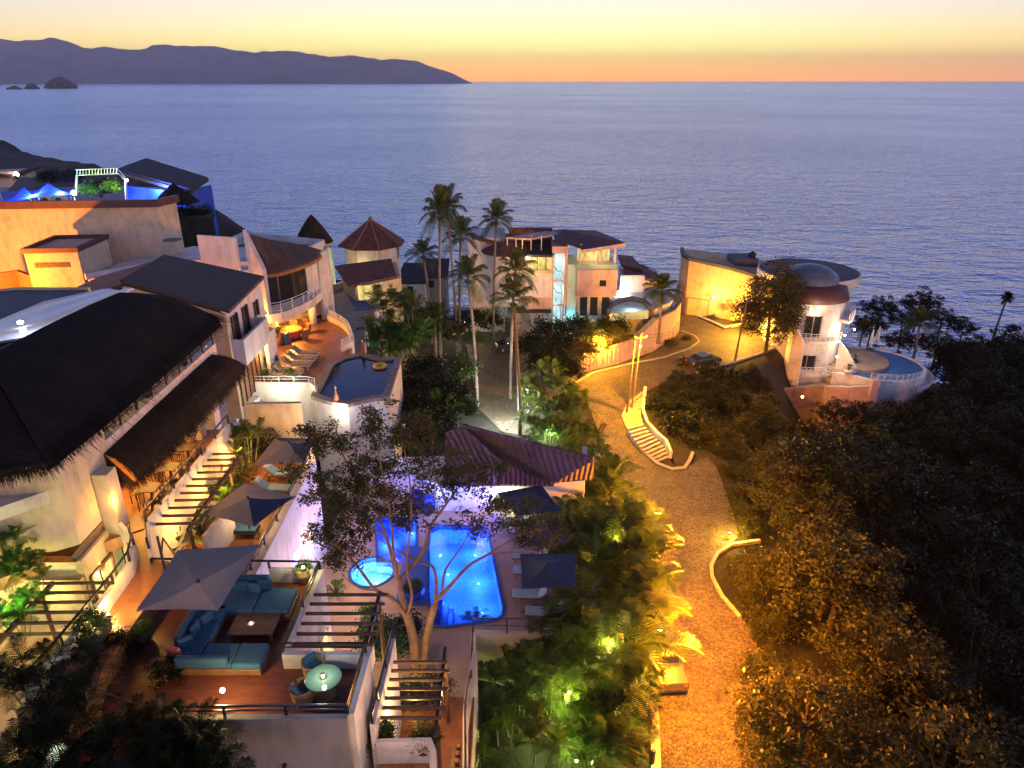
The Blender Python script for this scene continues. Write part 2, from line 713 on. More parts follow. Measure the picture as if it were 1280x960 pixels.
M['leaf_mid'] = leafmat('leaf_mid_green', (.020, .050, .012), (.050, .090, .022), .3)
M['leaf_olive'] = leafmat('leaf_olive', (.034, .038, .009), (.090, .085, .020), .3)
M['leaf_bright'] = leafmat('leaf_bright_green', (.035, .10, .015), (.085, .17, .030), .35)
M['leaf_palm'] = leafmat('leaf_palm', (.022, .046, .010), (.075, .095, .022), .3)
M['leaf_areca'] = leafmat('leaf_areca', (.035, .075, .012), (.11, .145, .028), .35)
M['flower'] = leafmat('flower_petal', (.50, .08, .05), (.62, .18, .10), .3)
M['w_warm'] = litwin('warm_lit_room', (1, .58, .20), 2.2)
M['w_yellow'] = litwin('yellow_lit_room', (1, .74, .22), 1.1)
M['w_cyan'] = litwin('cool_lit_stairwell', (.62, .95, 1.0), 1.05)
M['e_warm'] = emis('warm_bulb', (1, .78, .42), 40)
M['e_orange'] = emis('sodium_bulb', (1, .62, .18), 40)
M['e_white'] = emis('white_bulb', (.92, .97, 1), 40)
M['e_soft'] = emis('soft_glow', (1, .80, .50), 6)
M['e_green'] = emis('green_lamp', (.45, 1, .55), 12)
M['e_blue'] = emis('blue_lamp', (.2, .35, 1), 14)


def cobble():
    m, t, b = newmat('cobblestone')
    v = pos(t)
    vo = t.nodes.new('ShaderNodeTexVoronoi')
    vo.inputs['Scale'].default_value = 8.5
    t.links.new(v.outputs[0], vo.inputs['Vector'])
    vd = t.nodes.new('ShaderNodeTexVoronoi')
    vd.feature = 'DISTANCE_TO_EDGE'
    vd.inputs['Scale'].default_value = 8.5
    t.links.new(v.outputs[0], vd.inputs['Vector'])
    sp = t.nodes.new('ShaderNodeSeparateColor')
    t.links.new(vo.outputs['Color'], sp.inputs[0])
    r1 = ramp(t, sp.outputs[0], [(0, (.075, .058, .036)), (1, (.28, .215, .125))])
    r2 = ramp(t, vd.outputs['Distance'], [(.02, (.28, .27, .26)), (.12, (1, 1, 1))])
    n1 = noise(t, v, .30, 8, .78)
    r3 = ramp(t, n1.outputs[0], [(.36, (.30, .28, .27)), (.47, (.75, .73, .70)), (.64, (1.15, 1.12, 1.05))])
    c1 = mixc(t, 1, r1.outputs[0], r2.outputs[0], 'MULTIPLY')
    t.links.new(mixc(t, .9, c1, r3.outputs[0], 'MULTIPLY'), b.inputs['Base Color'])
    r4 = ramp(t, vd.outputs['Distance'], [(0, (0, 0, 0)), (.2, (1, 1, 1))])
    bump(t, b, r4.outputs[0], .9, .05)
    b.inputs['Roughness'].default_value = .62
    return m


M['cobble'] = cobble()


def sea():
    m, t, b = newmat('sea_water')
    g = t.nodes.new('ShaderNodeNewGeometry')
    mp = t.nodes.new('ShaderNodeMapping')
    mp.inputs['Rotation'].default_value = (0, 0, R(7))
    mp.inputs['Scale'].default_value = (.62, 1, 1)
    t.links.new(g.outputs['Position'], mp.inputs['Vector'])
    n1 = noise(t, mp, .15, 4, .68)
    n2 = noise(t, mp, .045, 3, .6)
    n3 = noise(t, mp, .0022, 4, .6)
    sm = t.nodes.new('ShaderNodeMath')
    sm.operation = 'MULTIPLY_ADD'
    t.links.new(n2.outputs[0], sm.inputs[0])
    sm.inputs[1].default_value = 1.5
    t.links.new(n1.outputs[0], sm.inputs[2])
    bp = bump(t, b, sm.outputs[0], 1.0, 3.0)
    # gusts: calmer and rougher patches
    r2 = ramp(t, n3.outputs[0], [(.3, (.55, .55, .55)), (.7, (1, 1, 1))])
    t.links.new(r2.outputs[0], bp.inputs['Strength'])
    b.inputs['Base Color'].default_value = (.055, .145, .47, 1)
    b.inputs['Roughness'].default_value = .3
    b.inputs['Specular IOR Level'].default_value = 0
    gl = t.nodes.new('ShaderNodeBsdfGlossy')
    gl.inputs['Color'].default_value = (.70, .84, 1, 1)
    gl.inputs['Roughness'].default_value = .12
    t.links.new(bp.outputs[0], gl.inputs['Normal'])
    fr = t.nodes.new('ShaderNodeFresnel')
    fr.inputs['IOR'].default_value = 1.5
    t.links.new(bp.outputs[0], fr.inputs['Normal'])
    mr = t.nodes.new('ShaderNodeMapRange')
    mr.inputs['From Max'].default_value = .6
    mr.inputs['To Min'].default_value = .10
    mr.inputs['To Max'].default_value = .80
    t.links.new(fr.outputs[0], mr.inputs['Value'])
    ms = t.nodes.new('ShaderNodeMixShader')
    t.links.new(mr.outputs[0], ms.inputs[0])
    t.links.new(b.outputs[0], ms.inputs[1])
    t.links.new(gl.outputs[0], ms.inputs[2])
    t.links.new(ms.outputs[0], t.nodes['Material Output'].inputs['Surface'])
    return m


M['sea'] = sea()


def ground():
    m, t, b = newmat('hillside_ground')
    v = pos(t)
    n1 = noise(t, v, .25, 6, .7)
    n2 = noise(t, v, 3.5, 4, .7)
    r1 = ramp(t, n1.outputs[0], [(.35, (.010, .013, .006)), (.5, (.024, .020, .011)), (.68, (.05, .036, .022))])
    r2 = ramp(t, n2.outputs[0], [(.3, (.5, .5, .5)), (.65, (1, 1, 1))])
    t.links.new(mixc(t, .8, r1.outputs[0], r2.outputs[0], 'MULTIPLY'), b.inputs['Base Color'])
    bump(t, b, n2.outputs[0], .8, .15)
    b.inputs['Roughness'].default_value = .95
    return m


M['ground'] = ground()


def thatch(name, c):
    m, t, b = newmat(name)
    v = pos(t, (3.0, 14, 3.0))
    n1 = noise(t, v, 1.0, 5, .7)
    v2 = pos(t)
    n2 = noise(t, v2, .7, 4, .6)
    r1 = ramp(t, n1.outputs[0], [(.3, tuple(q * .45 for q in c)), (.65, tuple(q * 1.2 for q in c))])
    r2 = ramp(t, n2.outputs[0], [(.3, (.6, .6, .6)), (.65, (1, 1, 1))])
    t.links.new(mixc(t, 1, r1.outputs[0], r2.outputs[0], 'MULTIPLY'), b.inputs['Base Color'])
    bump(t, b, n1.outputs[0], .9, .06)
    b.inputs['Roughness'].default_value = .95
    b.inputs['Specular IOR Level'].default_value = .1
    return m


M['thatch'] = thatch('dark_thatch', (.023, .020, .018))
M['thatchb'] = thatch('brown_thatch', (.045, .032, .022))
M['w_pool'] = water('pool_water', (.20, .43, 1.0), 5, .6)
M['w_deep'] = water('deep_blue_water', (.16, .30, 1.0))
M['w_tub'] = water('hot_tub_water', (.38, .62, 1.0), 9, .6)
M['w_plunge'] = water('plunge_water', (.72, .86, .80), 7, .6)
M['poolshell'] = tiles('pool_lining_tiles', (.40, .60, .86), (.20, .38, .70), .3, .3, .4, 0, .12)
M['pooltile'] = tiles('pool_mosaic', (.02, .09, .42), (.05, .10, .3), .1, .1, .3)
M['upoolshell'] = plain('upper_pool_plaster', (.02, .13, .36), .5, .15, 1, .05)
M['w_upool'] = water('upper_pool_water', (.45, .75, 1.0), 3, .15)
M['plungeshell'] = plain('plunge_plaster', (.55, .56, .47), .6, .25, 2, .1)
M['mount'] = plain('hazed_forest', (.28, .235, .27), 1, .35, .002, 0)  # forest colour paled and tinted to stand in for haze
# ------------------------------------------------------------------ the setting
def ss(a, b, x):
    t = min(1, max(0, (x - a) / (b - a)))
    return t * t * (3 - 2 * t)


def lerp(x, pts):
    if x <= pts[0][0]:
        return pts[0][1]
    for (a, p), (b, q) in zip(pts, pts[1:]):
        if x <= b:
            return p + (q - p) * (x - a) / (b - a)
    return pts[-1][1]


def hsh(x, y):
    return math.sin(x * .31 + 1.3) * math.cos(y * .27 - .4) + .5 * math.sin(x * .83 + y * .61)


def gz(x, y):
    """height of the hillside"""
    z = 21.9
    xl = lerp(y, [(0, 6.6), (44, 6.4), (52, 4), (60, -8.5), (100, -9.5), (130, -12)])
    wl = lerp(y, [(0, 8), (44, 8), (58, 7), (100, 14)])
    zl = lerp(y, [(0, 27), (40, 26.6), (50, 26.2), (60, 28), (130, 30)])
    z += (zl - z) * ss(xl, xl - wl, x)
    if x < -24:
        z += 5 * ss(-24, -50, x)
    xr = lerp(y, [(0, 13), (32, 15.8), (40, 17), (52, 19.5), (62, 18), (70, 19), (76, 22), (82, 29), (90, 35), (110, 38)])
    z -= lerp(y, [(0, 11), (60, 9), (90, 12)]) * ss(xr, xr + lerp(y, [(50, 28), (62, 15), (84, 12)]), x)
    z += .35 * hsh(x, y) * ss(2, 6, min(abs(x - xl) + 2, max(0, x - xr) + max(0, xl - x)))
    ys = 148 + 5 * math.sin(x * .05) + 1.1 * max(0, -x - 30) - .10 * max(0, x - 60)
    ys = min(ys, 330)
    t = ss(ys - 48, ys + 4, y)
    z = z * (1 - t) + (-3) * t
    return z


def terrain():
    xs = sorted(set([-420, -360, -300, -260] + list(range(-220, -60, 10)) + [x * .75 for x in range(-80, 80)] + list(range(60, 160, 5)) + list(range(160, 330, 15))))
    ys = sorted(set([-60, -40, -20, -10] + [y * 1.0 for y in range(0, 120)] + list(range(120, 350, 5))))
    vs = [(x, y, gz(x, y)) for y in ys for x in xs]
    w = len(xs)
    fs = [(j * w + i, j * w + i + 1, (j + 1) * w + i + 1, (j + 1) * w + i) for j in range(len(ys) - 1) for i in range(w - 1)]
    return struct(MB().add(vs, fs).build('hillside', M['ground'], smooth=True, fix=False))


terrain()
struct(MB().face([(-45000, -140, 0), (45000, -140, 0), (45000, 28000, 0), (-45000, 28000, 0)]).build('sea', M['sea'], fix=False))


# far mountains across the bay: a ridge with spurs running down to the water
from mathutils import noise as mnoise


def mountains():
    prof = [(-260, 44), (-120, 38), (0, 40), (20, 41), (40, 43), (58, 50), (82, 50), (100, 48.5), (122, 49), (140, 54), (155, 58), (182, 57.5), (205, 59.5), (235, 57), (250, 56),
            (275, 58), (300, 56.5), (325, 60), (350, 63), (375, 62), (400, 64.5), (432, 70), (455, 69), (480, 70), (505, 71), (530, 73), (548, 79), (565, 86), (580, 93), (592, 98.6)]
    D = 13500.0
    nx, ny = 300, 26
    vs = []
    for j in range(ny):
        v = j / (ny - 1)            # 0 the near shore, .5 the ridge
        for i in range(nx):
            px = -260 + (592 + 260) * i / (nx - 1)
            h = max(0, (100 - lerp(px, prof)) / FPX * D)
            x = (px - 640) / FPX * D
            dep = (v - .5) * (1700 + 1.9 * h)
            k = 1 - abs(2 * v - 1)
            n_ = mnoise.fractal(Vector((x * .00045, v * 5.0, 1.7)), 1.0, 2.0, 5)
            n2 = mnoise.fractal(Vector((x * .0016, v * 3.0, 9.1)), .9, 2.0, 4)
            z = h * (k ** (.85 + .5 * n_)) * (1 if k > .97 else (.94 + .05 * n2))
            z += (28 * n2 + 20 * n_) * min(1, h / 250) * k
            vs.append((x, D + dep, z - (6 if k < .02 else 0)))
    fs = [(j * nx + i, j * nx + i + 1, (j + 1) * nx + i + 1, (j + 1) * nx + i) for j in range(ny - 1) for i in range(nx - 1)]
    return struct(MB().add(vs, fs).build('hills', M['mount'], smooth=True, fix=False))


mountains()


def islet(px0, px1, py, hpx, label, s):
    D = 55 / math.tan(math.atan((py - 100) / FPX))
    rr = random.Random(s)
    cx = ((px0 + px1) / 2 - 640) / FPX * D
    w = (px1 - px0) / FPX * D / 2
    h = hpx / FPX * D
    nr, na = 6, 22
    vs = []
    for j in range(nr + 1):
        f = j / nr
        for k in range(na):
            a = 2 * math.pi * k / na
            q = w * (1 - f ** 1.8) * (1 + .16 * rr.uniform(-1, 1))
            vs.append((cx + q * math.cos(a) + w * .12 * f, D + q * .7 * math.sin(a), h * f ** .8 * (1 + .07 * rr.uniform(-1, 1)) - 3))
    fs = [(j * na + k, j * na + (k + 1) % na, (j + 1) * na + (k + 1) % na, (j + 1) * na + k) for j in range(nr) for k in range(na)]
    fs.append(tuple(range(nr * na, nr * na + na)))
    o = MB().add(vs, fs).build('rock_islet', M['rock'])
    return tag(o, label, 'islet', 'rock islets off the far shore')


islet(101, 136, 109, 13, 'largest dark rock islet, a humped dome rising from the sea', 1)
islet(78, 94, 109.5, 7, 'small dark rock islet just left of the humped one', 2)
islet(56, 75, 110, 4.5, 'lowest dark rock islet, flat in the gap beside the headland', 3)
islet(-30, 44, 109, 14, 'long dark rocky headland at the frame edge below the mountains', 4)


def far_house(px, py, s):
    D = 55 / math.tan(math.atan((py - 100.0) / FPX)) if py > 100.3 else 12600
    x = (px - 640) / FPX * D
    w = 34 * s
    root = T('shore_building', 'tiny lit hotel building along the foot of the far mountains', 'building', (x, D, 0), 'lit buildings on the far shore')
    MB().box(x - w, D, -2, x + w, D + 30, 22 * s).build('wall', M['white'], root)
    MB().box(x - w * .8, D - 1.0, 5, x + w * .8, D - .2, 16 * s).build('window', emis('far_lights', (1, .95, .8), 2.2 * s), root)


for q in ((47, 104, 1), (90, 103.6, .9), (259, 103.4, .8), (292, 103.4, .9), (325, 103.4, .7), (30, 106, .6), (160, 103.6, .5)):
    far_house(*q)

# air over the bay
hz = MB().box(-46000, -150, -4, 46000, 29000, 860)
ho = hz.build('haze', bpy.data.materials.new('sea_air'))
ho['kind'] = 'stuff'
hm = ho.data.materials[0]
hm.use_nodes = True
t_ = hm.node_tree
t_.nodes.remove(t_.nodes['Principled BSDF'])
pv = t_.nodes.new('ShaderNodeVolumePrincipled')
pv.inputs['Color'].default_value = (.95, .82, .86, 1)
pv.inputs['Density'].default_value = 0.000045
pv.inputs['Anisotropy'].default_value = .5
t_.links.new(pv.outputs[0], t_.nodes['Material Output'].inputs['Volume'])

# ------------------------------------------------------------------ road, kerbs
RZ = 22.0
left = [(800, 1060), (812, 960), (815, 900), (812, 860), (806, 800), (798, 740), (790, 680), (780, 620), (764, 572), (748, 540), (735, 505), (722, 478), (740, 467), (765, 461), (790, 455), (830, 447), (862, 435), (873, 427), (868, 420), (852, 414), (846, 404), (846, 389)]
right = [(1000, 1060), (965, 960), (952, 880), (946, 800), (925, 768), (902, 742), (890, 715), (894, 697), (908, 684), (922, 672), (921, 655), (912, 628), (903, 603), (895, 583), (885, 572), (875, 574), (862, 582), (845, 586), (818, 578), (800, 560), (788, 540), (779, 520), (786, 506), (803, 492), (830, 478), (870, 466), (920, 452), (956, 440), (985, 425), (940, 410), (905, 398), (880, 396)]
struct(MB().face([G(a, b, RZ) for a, b in left] + [G(a, b, RZ) for a, b in reversed(right)]).build('road', M['cobble'], fix=False))
struct(MB().face([G(a, b, RZ + .004) for a, b in [(590, 402), (612, 396), (650, 412), (662, 450), (735, 482), (735, 500), (690, 520), (660, 545), (628, 540), (600, 512), (590, 470), (583, 430)]]).build('driveway', M['cobble'], fix=False))


def kerb(px, h=.14, w=.22, name='kerb'):
    return struct(MB().wall([G(a, b, RZ)[:2] for a, b in px], RZ - .3, RZ + h, w).build(name, M['kerb']))


kerb([(718, 480), (740, 467), (765, 461), (790, 455), (830, 447), (862, 436), (874, 427), (868, 420), (850, 414)])
kerb([(819, 990), (820, 960), (819, 915), (817, 880)], w=.5)
kerb([(803, 492), (786, 505), (779, 520), (783, 532), (792, 548), (805, 566), (822, 580), (840, 587), (856, 585), (862, 576), (866, 566)], w=.32)
kerb([(950, 676), (915, 681), (897, 692), (889, 708), (890, 722), (902, 745), (925, 772)], w=.25)
kerb([(870, 466), (920, 452), (956, 440), (972, 432)])
# landings of the street steps
st = T('street_stair', 'curved flight of concrete street steps inside the kerb at the bend', 'steps', G(815, 560, RZ))
A_ = [(783, 541), (790, 552), (800, 563), (811, 572), (823, 579)]
B_ = [(803, 536), (812, 545), (822, 553), (832, 562), (839, 572)]
for i in range(11):
    f = i / 11

    def pt(L, f):
        k = f * (len(L) - 1)
        a = int(k)
        q = k - a
        a2 = min(a + 1, len(L) - 1)
        return (L[a][0] + (L[a2][0] - L[a][0]) * q, L[a][1] + (L[a2][1] - L[a][1]) * q)
    a0, a1 = pt(A_, f), pt(A_, f + .055)
    b0, b1 = pt(B_, f), pt(B_, f + .055)
    zz = RZ - .10 + .055 * (11 - i)
    MB().prism([G(*p, RZ)[:2] for p in (a0, a1, b1, b0)], RZ - .2, zz + .1).build('step', M['kerb'], st)
o = MB().wall(G2([(806, 492), (803, 520), (808, 536), (820, 548), (832, 558), (838, 572)], RZ), RZ - .3, [RZ + .9, RZ + .85, RZ + .9, RZ + .8, RZ + .75, RZ + .7], .3).build('stair_wall', M['white'])
tag(o, 'low stepped white wall along the inner side of the street steps', 'wall')
struct(MB().face([G(a, b, RZ + .06) for a, b in [(786, 508), (803, 494), (806, 520), (803, 537), (783, 532), (780, 520)]]).build('sidewalk', M['concrete'], fix=False))
# ------------------------------------------------------------------ plants
def leaf_quads(c, L, Wd, rng, up=.3, droop=0.0):
    """diamond leaves at points c (n,3)"""
    n = len(c)
    a = rng.normal(size=(n, 3))
    a[:, 2] = a[:, 2] * .5 - droop
    a /= np.linalg.norm(a, axis=1)[:, None]
    q = rng.normal(size=(n, 3))
    q[:, 2] += up
    b = np.cross(a, q)
    b /= np.linalg.norm(b, axis=1)[:, None] + 1e-6
    s = rng.uniform(.65, 1.35, (n, 1))
    p0, p1, p2, p3 = c - a * L * s / 2, c + b * Wd * s / 2, c + a * L * s / 2, c - b * Wd * s / 2
    return np.stack([p0, p1, p2, p3], 1).reshape(-1, 3)


def mesh_quads(name, v, mat, parent):
    me = bpy.data.meshes.new(name)
    n = len(v) // 4
    me.vertices.add(len(v))
    me.vertices.foreach_set('co', v.astype(np.float32).ravel())
    me.loops.add(4 * n)
    me.loops.foreach_set('vertex_index', np.arange(4 * n, dtype=np.int32))
    me.polygons.add(n)
    me.polygons.foreach_set('loop_start', np.arange(0, 4 * n, 4, dtype=np.int32))
    me.update(calc_edges=True)
    me.materials.append(mat)
    o = bpy.data.objects.new(name, me)
    COL.objects.link(o)
    o.parent = parent
    return o


def crown_pts(rng, clumps, per, rad, cl, flat=.75, base=0.0):
    """leaf positions: clumps on an uneven crown"""
    d_ = rng.normal(size=(clumps, 3))
    d_[:, 2] = np.abs(d_[:, 2]) * 1.0 + base
    d_ /= np.linalg.norm(d_, axis=1)[:, None]
    r = rad * rng.uniform(.35, 1.0, (clumps, 1)) ** .6
    r *= 1 + .25 * np.sin(d_[:, :1] * 3.1 + 1) * np.cos(d_[:, 1:2] * 4)
    cc = d_ * r
    cc[:, 2] *= flat
    sz = cl * rng.uniform(.5, 1.25, (clumps, 1, 1))
    p = cc[:, None, :] + rng.normal(size=(clumps, per, 3)) * sz * np.array([1, 1, .6])
    return p.reshape(-1, 3), cc


def make_tree(name, label, seed, h, rad, clumps, per, cl, L, Wd, mat, bark, trunk_r=.16, flat=.8, base=-.15, droop=0.0):
    rng = np.random.default_rng(seed)
    root = T(name, label, 'tree')
    p, cc = crown_pts(rng, clumps, per, rad, cl, flat, base)
    off = np.array([0, 0, h - rad * flat * .8])
    v = leaf_quads(p + off, L, Wd, rng, droop=droop)
    mesh_quads('crown', v, mat, root)
    mb = MB()
    top = Vector((rng.uniform(-.3, .3), rng.uniform(-.3, .3), h - rad * flat * .75))
    mb.tube([(0, 0, -.8), (top.x * .3 + .1, top.y * .4, top.z * .5), top], [trunk_r * 1.3, trunk_r, trunk_r * .75], 7)
    for k in range(0, len(cc), max(1, len(cc) // 14)):
        q = Vector(cc[k] + off)
        mid = top.lerp(q, .5) + Vector((0, 0, -.12 * rad))
        mb.tube([top - Vector((0, 0, .3)), mid, q], [trunk_r * .55, trunk_r * .33, trunk_r * .12], 5)
    mb.build('trunk', bark, root)
    return Proto(root)


def make_bush(name, label, seed, rad, clumps, per, cl, L, Wd, mat, flat=.8, cat='shrub', droop=0):
    rng = np.random.default_rng(seed)
    root = T(name, label, cat)
    p, cc = crown_pts(rng, clumps, per, rad, cl, flat, .1)
    v = leaf_quads(p + np.array([0, 0, rad * .15]), L, Wd, rng, droop=droop)
    mesh_quads('foliage', v, mat, root)
    mb = MB()
    for k in range(0, len(cc), max(1, len(cc) // 7)):
        mb.tube([(0, 0, -.3), Vector(cc[k]) * .5, Vector(cc[k])], [.05, .035, .015], 4)
    mb.build('stem', M['barkd'], root)
    return Proto(root)


def frond(rng, Lf, azi, elev, droop, nl, ll, lw, vee=.35, stem=.02, twist=0.0, sag=.45):
    """one feather leaf from the origin: quads of leaflets and a rib"""
    out = []
    ca, sa = math.cos(azi), math.sin(azi)
    fx = np.array([ca, sa, 0.0])
    fy = np.array([-sa, ca, 0.0])
    fz = np.array([0, 0, 1.0])

    def at(t):
        e = elev - droop * t * .5
        hx = Lf * t * math.cos(elev) * (1 - .22 * t * droop)
        hz = Lf * (t * math.sin(elev) - droop * .5 * t * t)
        return fx * hx + fz * hz
    prev = at(0)
    N_ = 7
    for i in range(1, N_ + 1):
        q = at(i / N_)
        w = stem * (1 - .8 * i / N_)
        out += [prev - fy * w, prev + fy * w, q + fy * w * .9, q - fy * w * .9]
        prev = q
    for i in range(nl):
        t = .14 + .86 * (i + .5) / nl
        c = at(t)
        tg = at(min(1, t + .02)) - at(t - .02)
        tg /= np.linalg.norm(tg)
        nrm = np.cross(tg, fy)
        nrm /= np.linalg.norm(nrm) + 1e-6
        if nrm[2] < 0:
            nrm = -nrm
        l = ll * (math.sin(math.pi * (.12 + .80 * t)) ** .7) * rng.uniform(.85, 1.12)
        for sgn in (-1, 1):
            d1 = tg * (.55 + .5 * t) + fy * sgn * 1.0 + nrm * vee
            d1 /= np.linalg.norm(d1)
            m = c + d1 * l * .5
            e = m + (d1 * l * .5 + np.array([0, 0, -sag * l * .5])) + rng.normal(size=3) * .02 * l
            wv = tg * lw * .5
            out += [c - wv * .6, c + wv * .6, m + wv, m - wv]
            out += [m - wv, m + wv, e + wv * .12, e - wv * .12]
    return np.array(out)


def make_coconut(name, label, seed, h, lean=(0, 0), mat='leaf_palm', fr=3.1, nf=24):
    rng = np.random.default_rng(seed)
    root = T(name, label, 'palm')
    top = np.array([lean[0], lean[1], h])
    vs = []
    for i in range(nf):
        az_ = i * 2.399 + rng.uniform(-.2, .2)
        f = i / nf
        el = R(78 - 92 * f + rng.uniform(-8, 8))
        vs.append(frond(rng, fr * rng.uniform(.85, 1.1), az_, el, .55 + .45 * f, 24, fr * .30, .075, .25, .035, sag=.9) + top)
    mesh_quads('crown', np.concatenate(vs), M[mat], root)
    mb = MB()
    pts = []
    for k in range(9):
        t = k / 8
        b_ = t * t
        pts.append((lean[0] * b_, lean[1] * b_, -.6 + (h + .6) * t))
    mb.tube(pts, [.26, .20] + [.165] * 3 + [.15] * 2 + [.14, .16], 8)
    mb.build('trunk', M['trunk'], root)
    cn = MB()
    for k in range(7):
        a = k * .9
        cn.lathe([(0, -.12), (.09, -.05), (.1, .03), (.05, .11), (0, .13)], (top[0] + .24 * math.cos(a), top[1] + .24 * math.sin(a), h - .22 - .08 * (k % 2)), 7)
    cn.build('coconuts', M['leaf_olive'], root)
    return Proto(root)


def make_areca(name, label, seed, h, ns, nf, fr, mat='leaf_areca', cat='palm clump', cane=.035, spread=.7):
    rng = np.random.default_rng(seed)
    root = T(name, label, cat)
    vs = []
    mb = MB()
    for s in range(ns):
        a = s * 2.4 + rng.uniform(-.4, .4)
        r0 = spread * math.sqrt((s + .5) / ns)
        hh = h * rng.uniform(.55, 1.0)
        b0 = np.array([r0 * math.cos(a) * .5, r0 * math.sin(a) * .5, -.3])
        t0 = np.array([r0 * math.cos(a) * 1.7, r0 * math.sin(a) * 1.7, hh])
        mb.tube([b0, (b0 + t0) / 2 + np.array([0, 0, .05 * h]), t0], [cane, cane * .8, cane * .6], 5)
        for i in range(nf):
            az_ = i * 2.399 + rng.uniform(-.3, .3)
            el = R(80 - 70 * i / nf + rng.uniform(-8, 8))
            vs.append(frond(rng, fr * rng.uniform(.75, 1.1), az_, el, .75, 15, fr * .30, .055, .45, .022, sag=.5) + t0)
    mesh_quads('fronds', np.concatenate(vs), M[mat], root)
    mb.build('cane', M['bamboo'], root)
    return Proto(root)


def make_banana(name, label, seed, h, n, L, Wd, mat='leaf_bright', cat='plant'):
    """broad paddle leaves on arching stalks"""
    rng = np.random.default_rng(seed)
    root = T(name, label, cat)
    vs = []
    mb = MB()
    for i in range(n):
        a = i * 2.399 + rng.uniform(-.3, .3)
        el = R(85 - 55 * i / n)
        d_ = np.array([math.cos(a) * math.cos(el), math.sin(a) * math.cos(el), math.sin(el)])
        base = d_ * h * rng.uniform(.45, .7)
        mb.tube([(0, 0, -.2), tuple(base * .6 + np.array([0, 0, .05])), tuple(base)], [.03, .025, .018], 5)
        side = np.array([-math.sin(a), math.cos(a), 0])
        prev = None
        K = 5
        for k in range(K + 1):
            t = k / K
            p = base + d_ * L * t + np.array([0, 0, -.45 * L * t * t])
            w = Wd * math.sin(math.pi * (.08 + .9 * t)) * .5
            lft, rgt = p - side * w + np.array([0, 0, w * .3]), p + side * w + np.array([0, 0, w * .3])
            if prev is not None:
                vs += [prev[0], prev[1], p, lft, prev[1], prev[2], rgt, p]
            prev = (lft, p, rgt)
    mesh_quads('leaves', np.array(vs), M[mat], root)
    mb.build('stem', M['leaf_mid'], root)
    return Proto(root)


# one model of each kind; positions come further down
P_DARK = make_tree('broadleaf_tree', 'x', 21, 7.5, 3.6, 80, 60, .42, .34, .15, M['leaf_dark'], M['barkd'], base=-.55)
P_DARK2 = make_tree('broadleaf_tree', 'x', 22, 6.2, 3.2, 110, 48, .32, .25, .12, M['leaf_dark'], M['barkd'], flat=.7, base=-.55)
P_OLIVE = make_tree('broadleaf_tree', 'x', 23, 6.5, 3.3, 120, 42, .38, .26, .13, M['leaf_olive'], M['barkd'], flat=.8, base=-.5)
P_OLIVE2 = make_tree('thin_tree', 'x', 24, 6.0, 2.8, 70, 45, .40, .17, .06, M['leaf_olive'], M['bark'], .09, flat=.9, base=-.3)
P_TALL = make_tree('broadleaf_tree', 'x', 25, 10.5, 3.7, 260, 80, .55, .27, .13, M['leaf_olive'], M['barkd'], .2, flat=1.35, base=-.8)
P_BUSH = make_bush('shrub', 'x', 31, 1.3, 55, 40, .22, .17, .09, M['leaf_mid'])
P_BUSHD = make_bush('shrub', 'x', 32, 1.6, 60, 45, .28, .17, .09, M['leaf_dark'])
P_BUSHO = make_bush('shrub', 'x', 33, 1.5, 60, 40, .28, .17, .07, M['leaf_olive'])
P_BUSHB = make_bush('shrub', 'x', 34, .9, 40, 36, .17, .13, .07, M['leaf_bright'])
P_ARECA = make_areca('areca_palm', 'x', 41, 3.2, 7, 7, 1.7)
P_ARECA2 = make_areca('areca_palm', 'x', 42, 4.2, 6, 8, 2.0)
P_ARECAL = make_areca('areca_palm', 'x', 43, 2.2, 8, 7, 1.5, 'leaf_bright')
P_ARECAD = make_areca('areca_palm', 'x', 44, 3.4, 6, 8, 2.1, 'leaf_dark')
P_THIN = make_areca('slender_palm', 'x', 45, 5.4, 3, 9, 1.5, 'leaf_areca', 'palm', .05, .55)
P_COCO = make_coconut('coconut_palm', 'x', 51, 12.5, (.5, .2))
P_COCO2 = make_coconut('coconut_palm', 'x', 52, 12.5, (-.7, .1), nf=20)
P_COCOS = make_coconut('coconut_palm', 'x', 53, 5.5, (.2, .0), nf=24, fr=2.9)
P_FAN = make_coconut('fan_palm', 'x', 54, 9.0, (.5, 0), 'leaf_dark', 1.25, 26)
P_BANANA = make_banana('broad_leaf_plant', 'x', 61, 1.2, 14, .9, .42)
P_BANANAD = make_banana('broad_leaf_plant', 'x', 62, 1.0, 12, .7, .34, 'leaf_mid')
# ------------------------------------------------------------------ the near villa (left)
def tuft(mb, rng, quad, n, L, w, over=.0, lift=.06):
    """straws lying down the slope of a 3D quad (top0, top1, low1, low0)"""
    q = [np.array(p) for p in quad]
    for _ in range(n):
        u, v = rng.random(), rng.random() ** .8
        a = q[0] + (q[1] - q[0]) * u
        b = q[3] + (q[2] - q[3]) * u
        p = a + (b - a) * v
        dn = (b - a) / np.linalg.norm(b - a)
        sd_ = (q[1] - q[0]) / np.linalg.norm(q[1] - q[0])
        dn = dn + sd_ * rng.normal() * .16
        l = L * rng.uniform(.6, 1.3)
        e = p + dn * l + np.array([0, 0, lift * rng.uniform(0, 1.3)])
        s_ = sd_ * w * rng.uniform(.5, 1.2)
        mb.face([p - s_, p + s_, e + s_ * .35, e - s_ * .35])


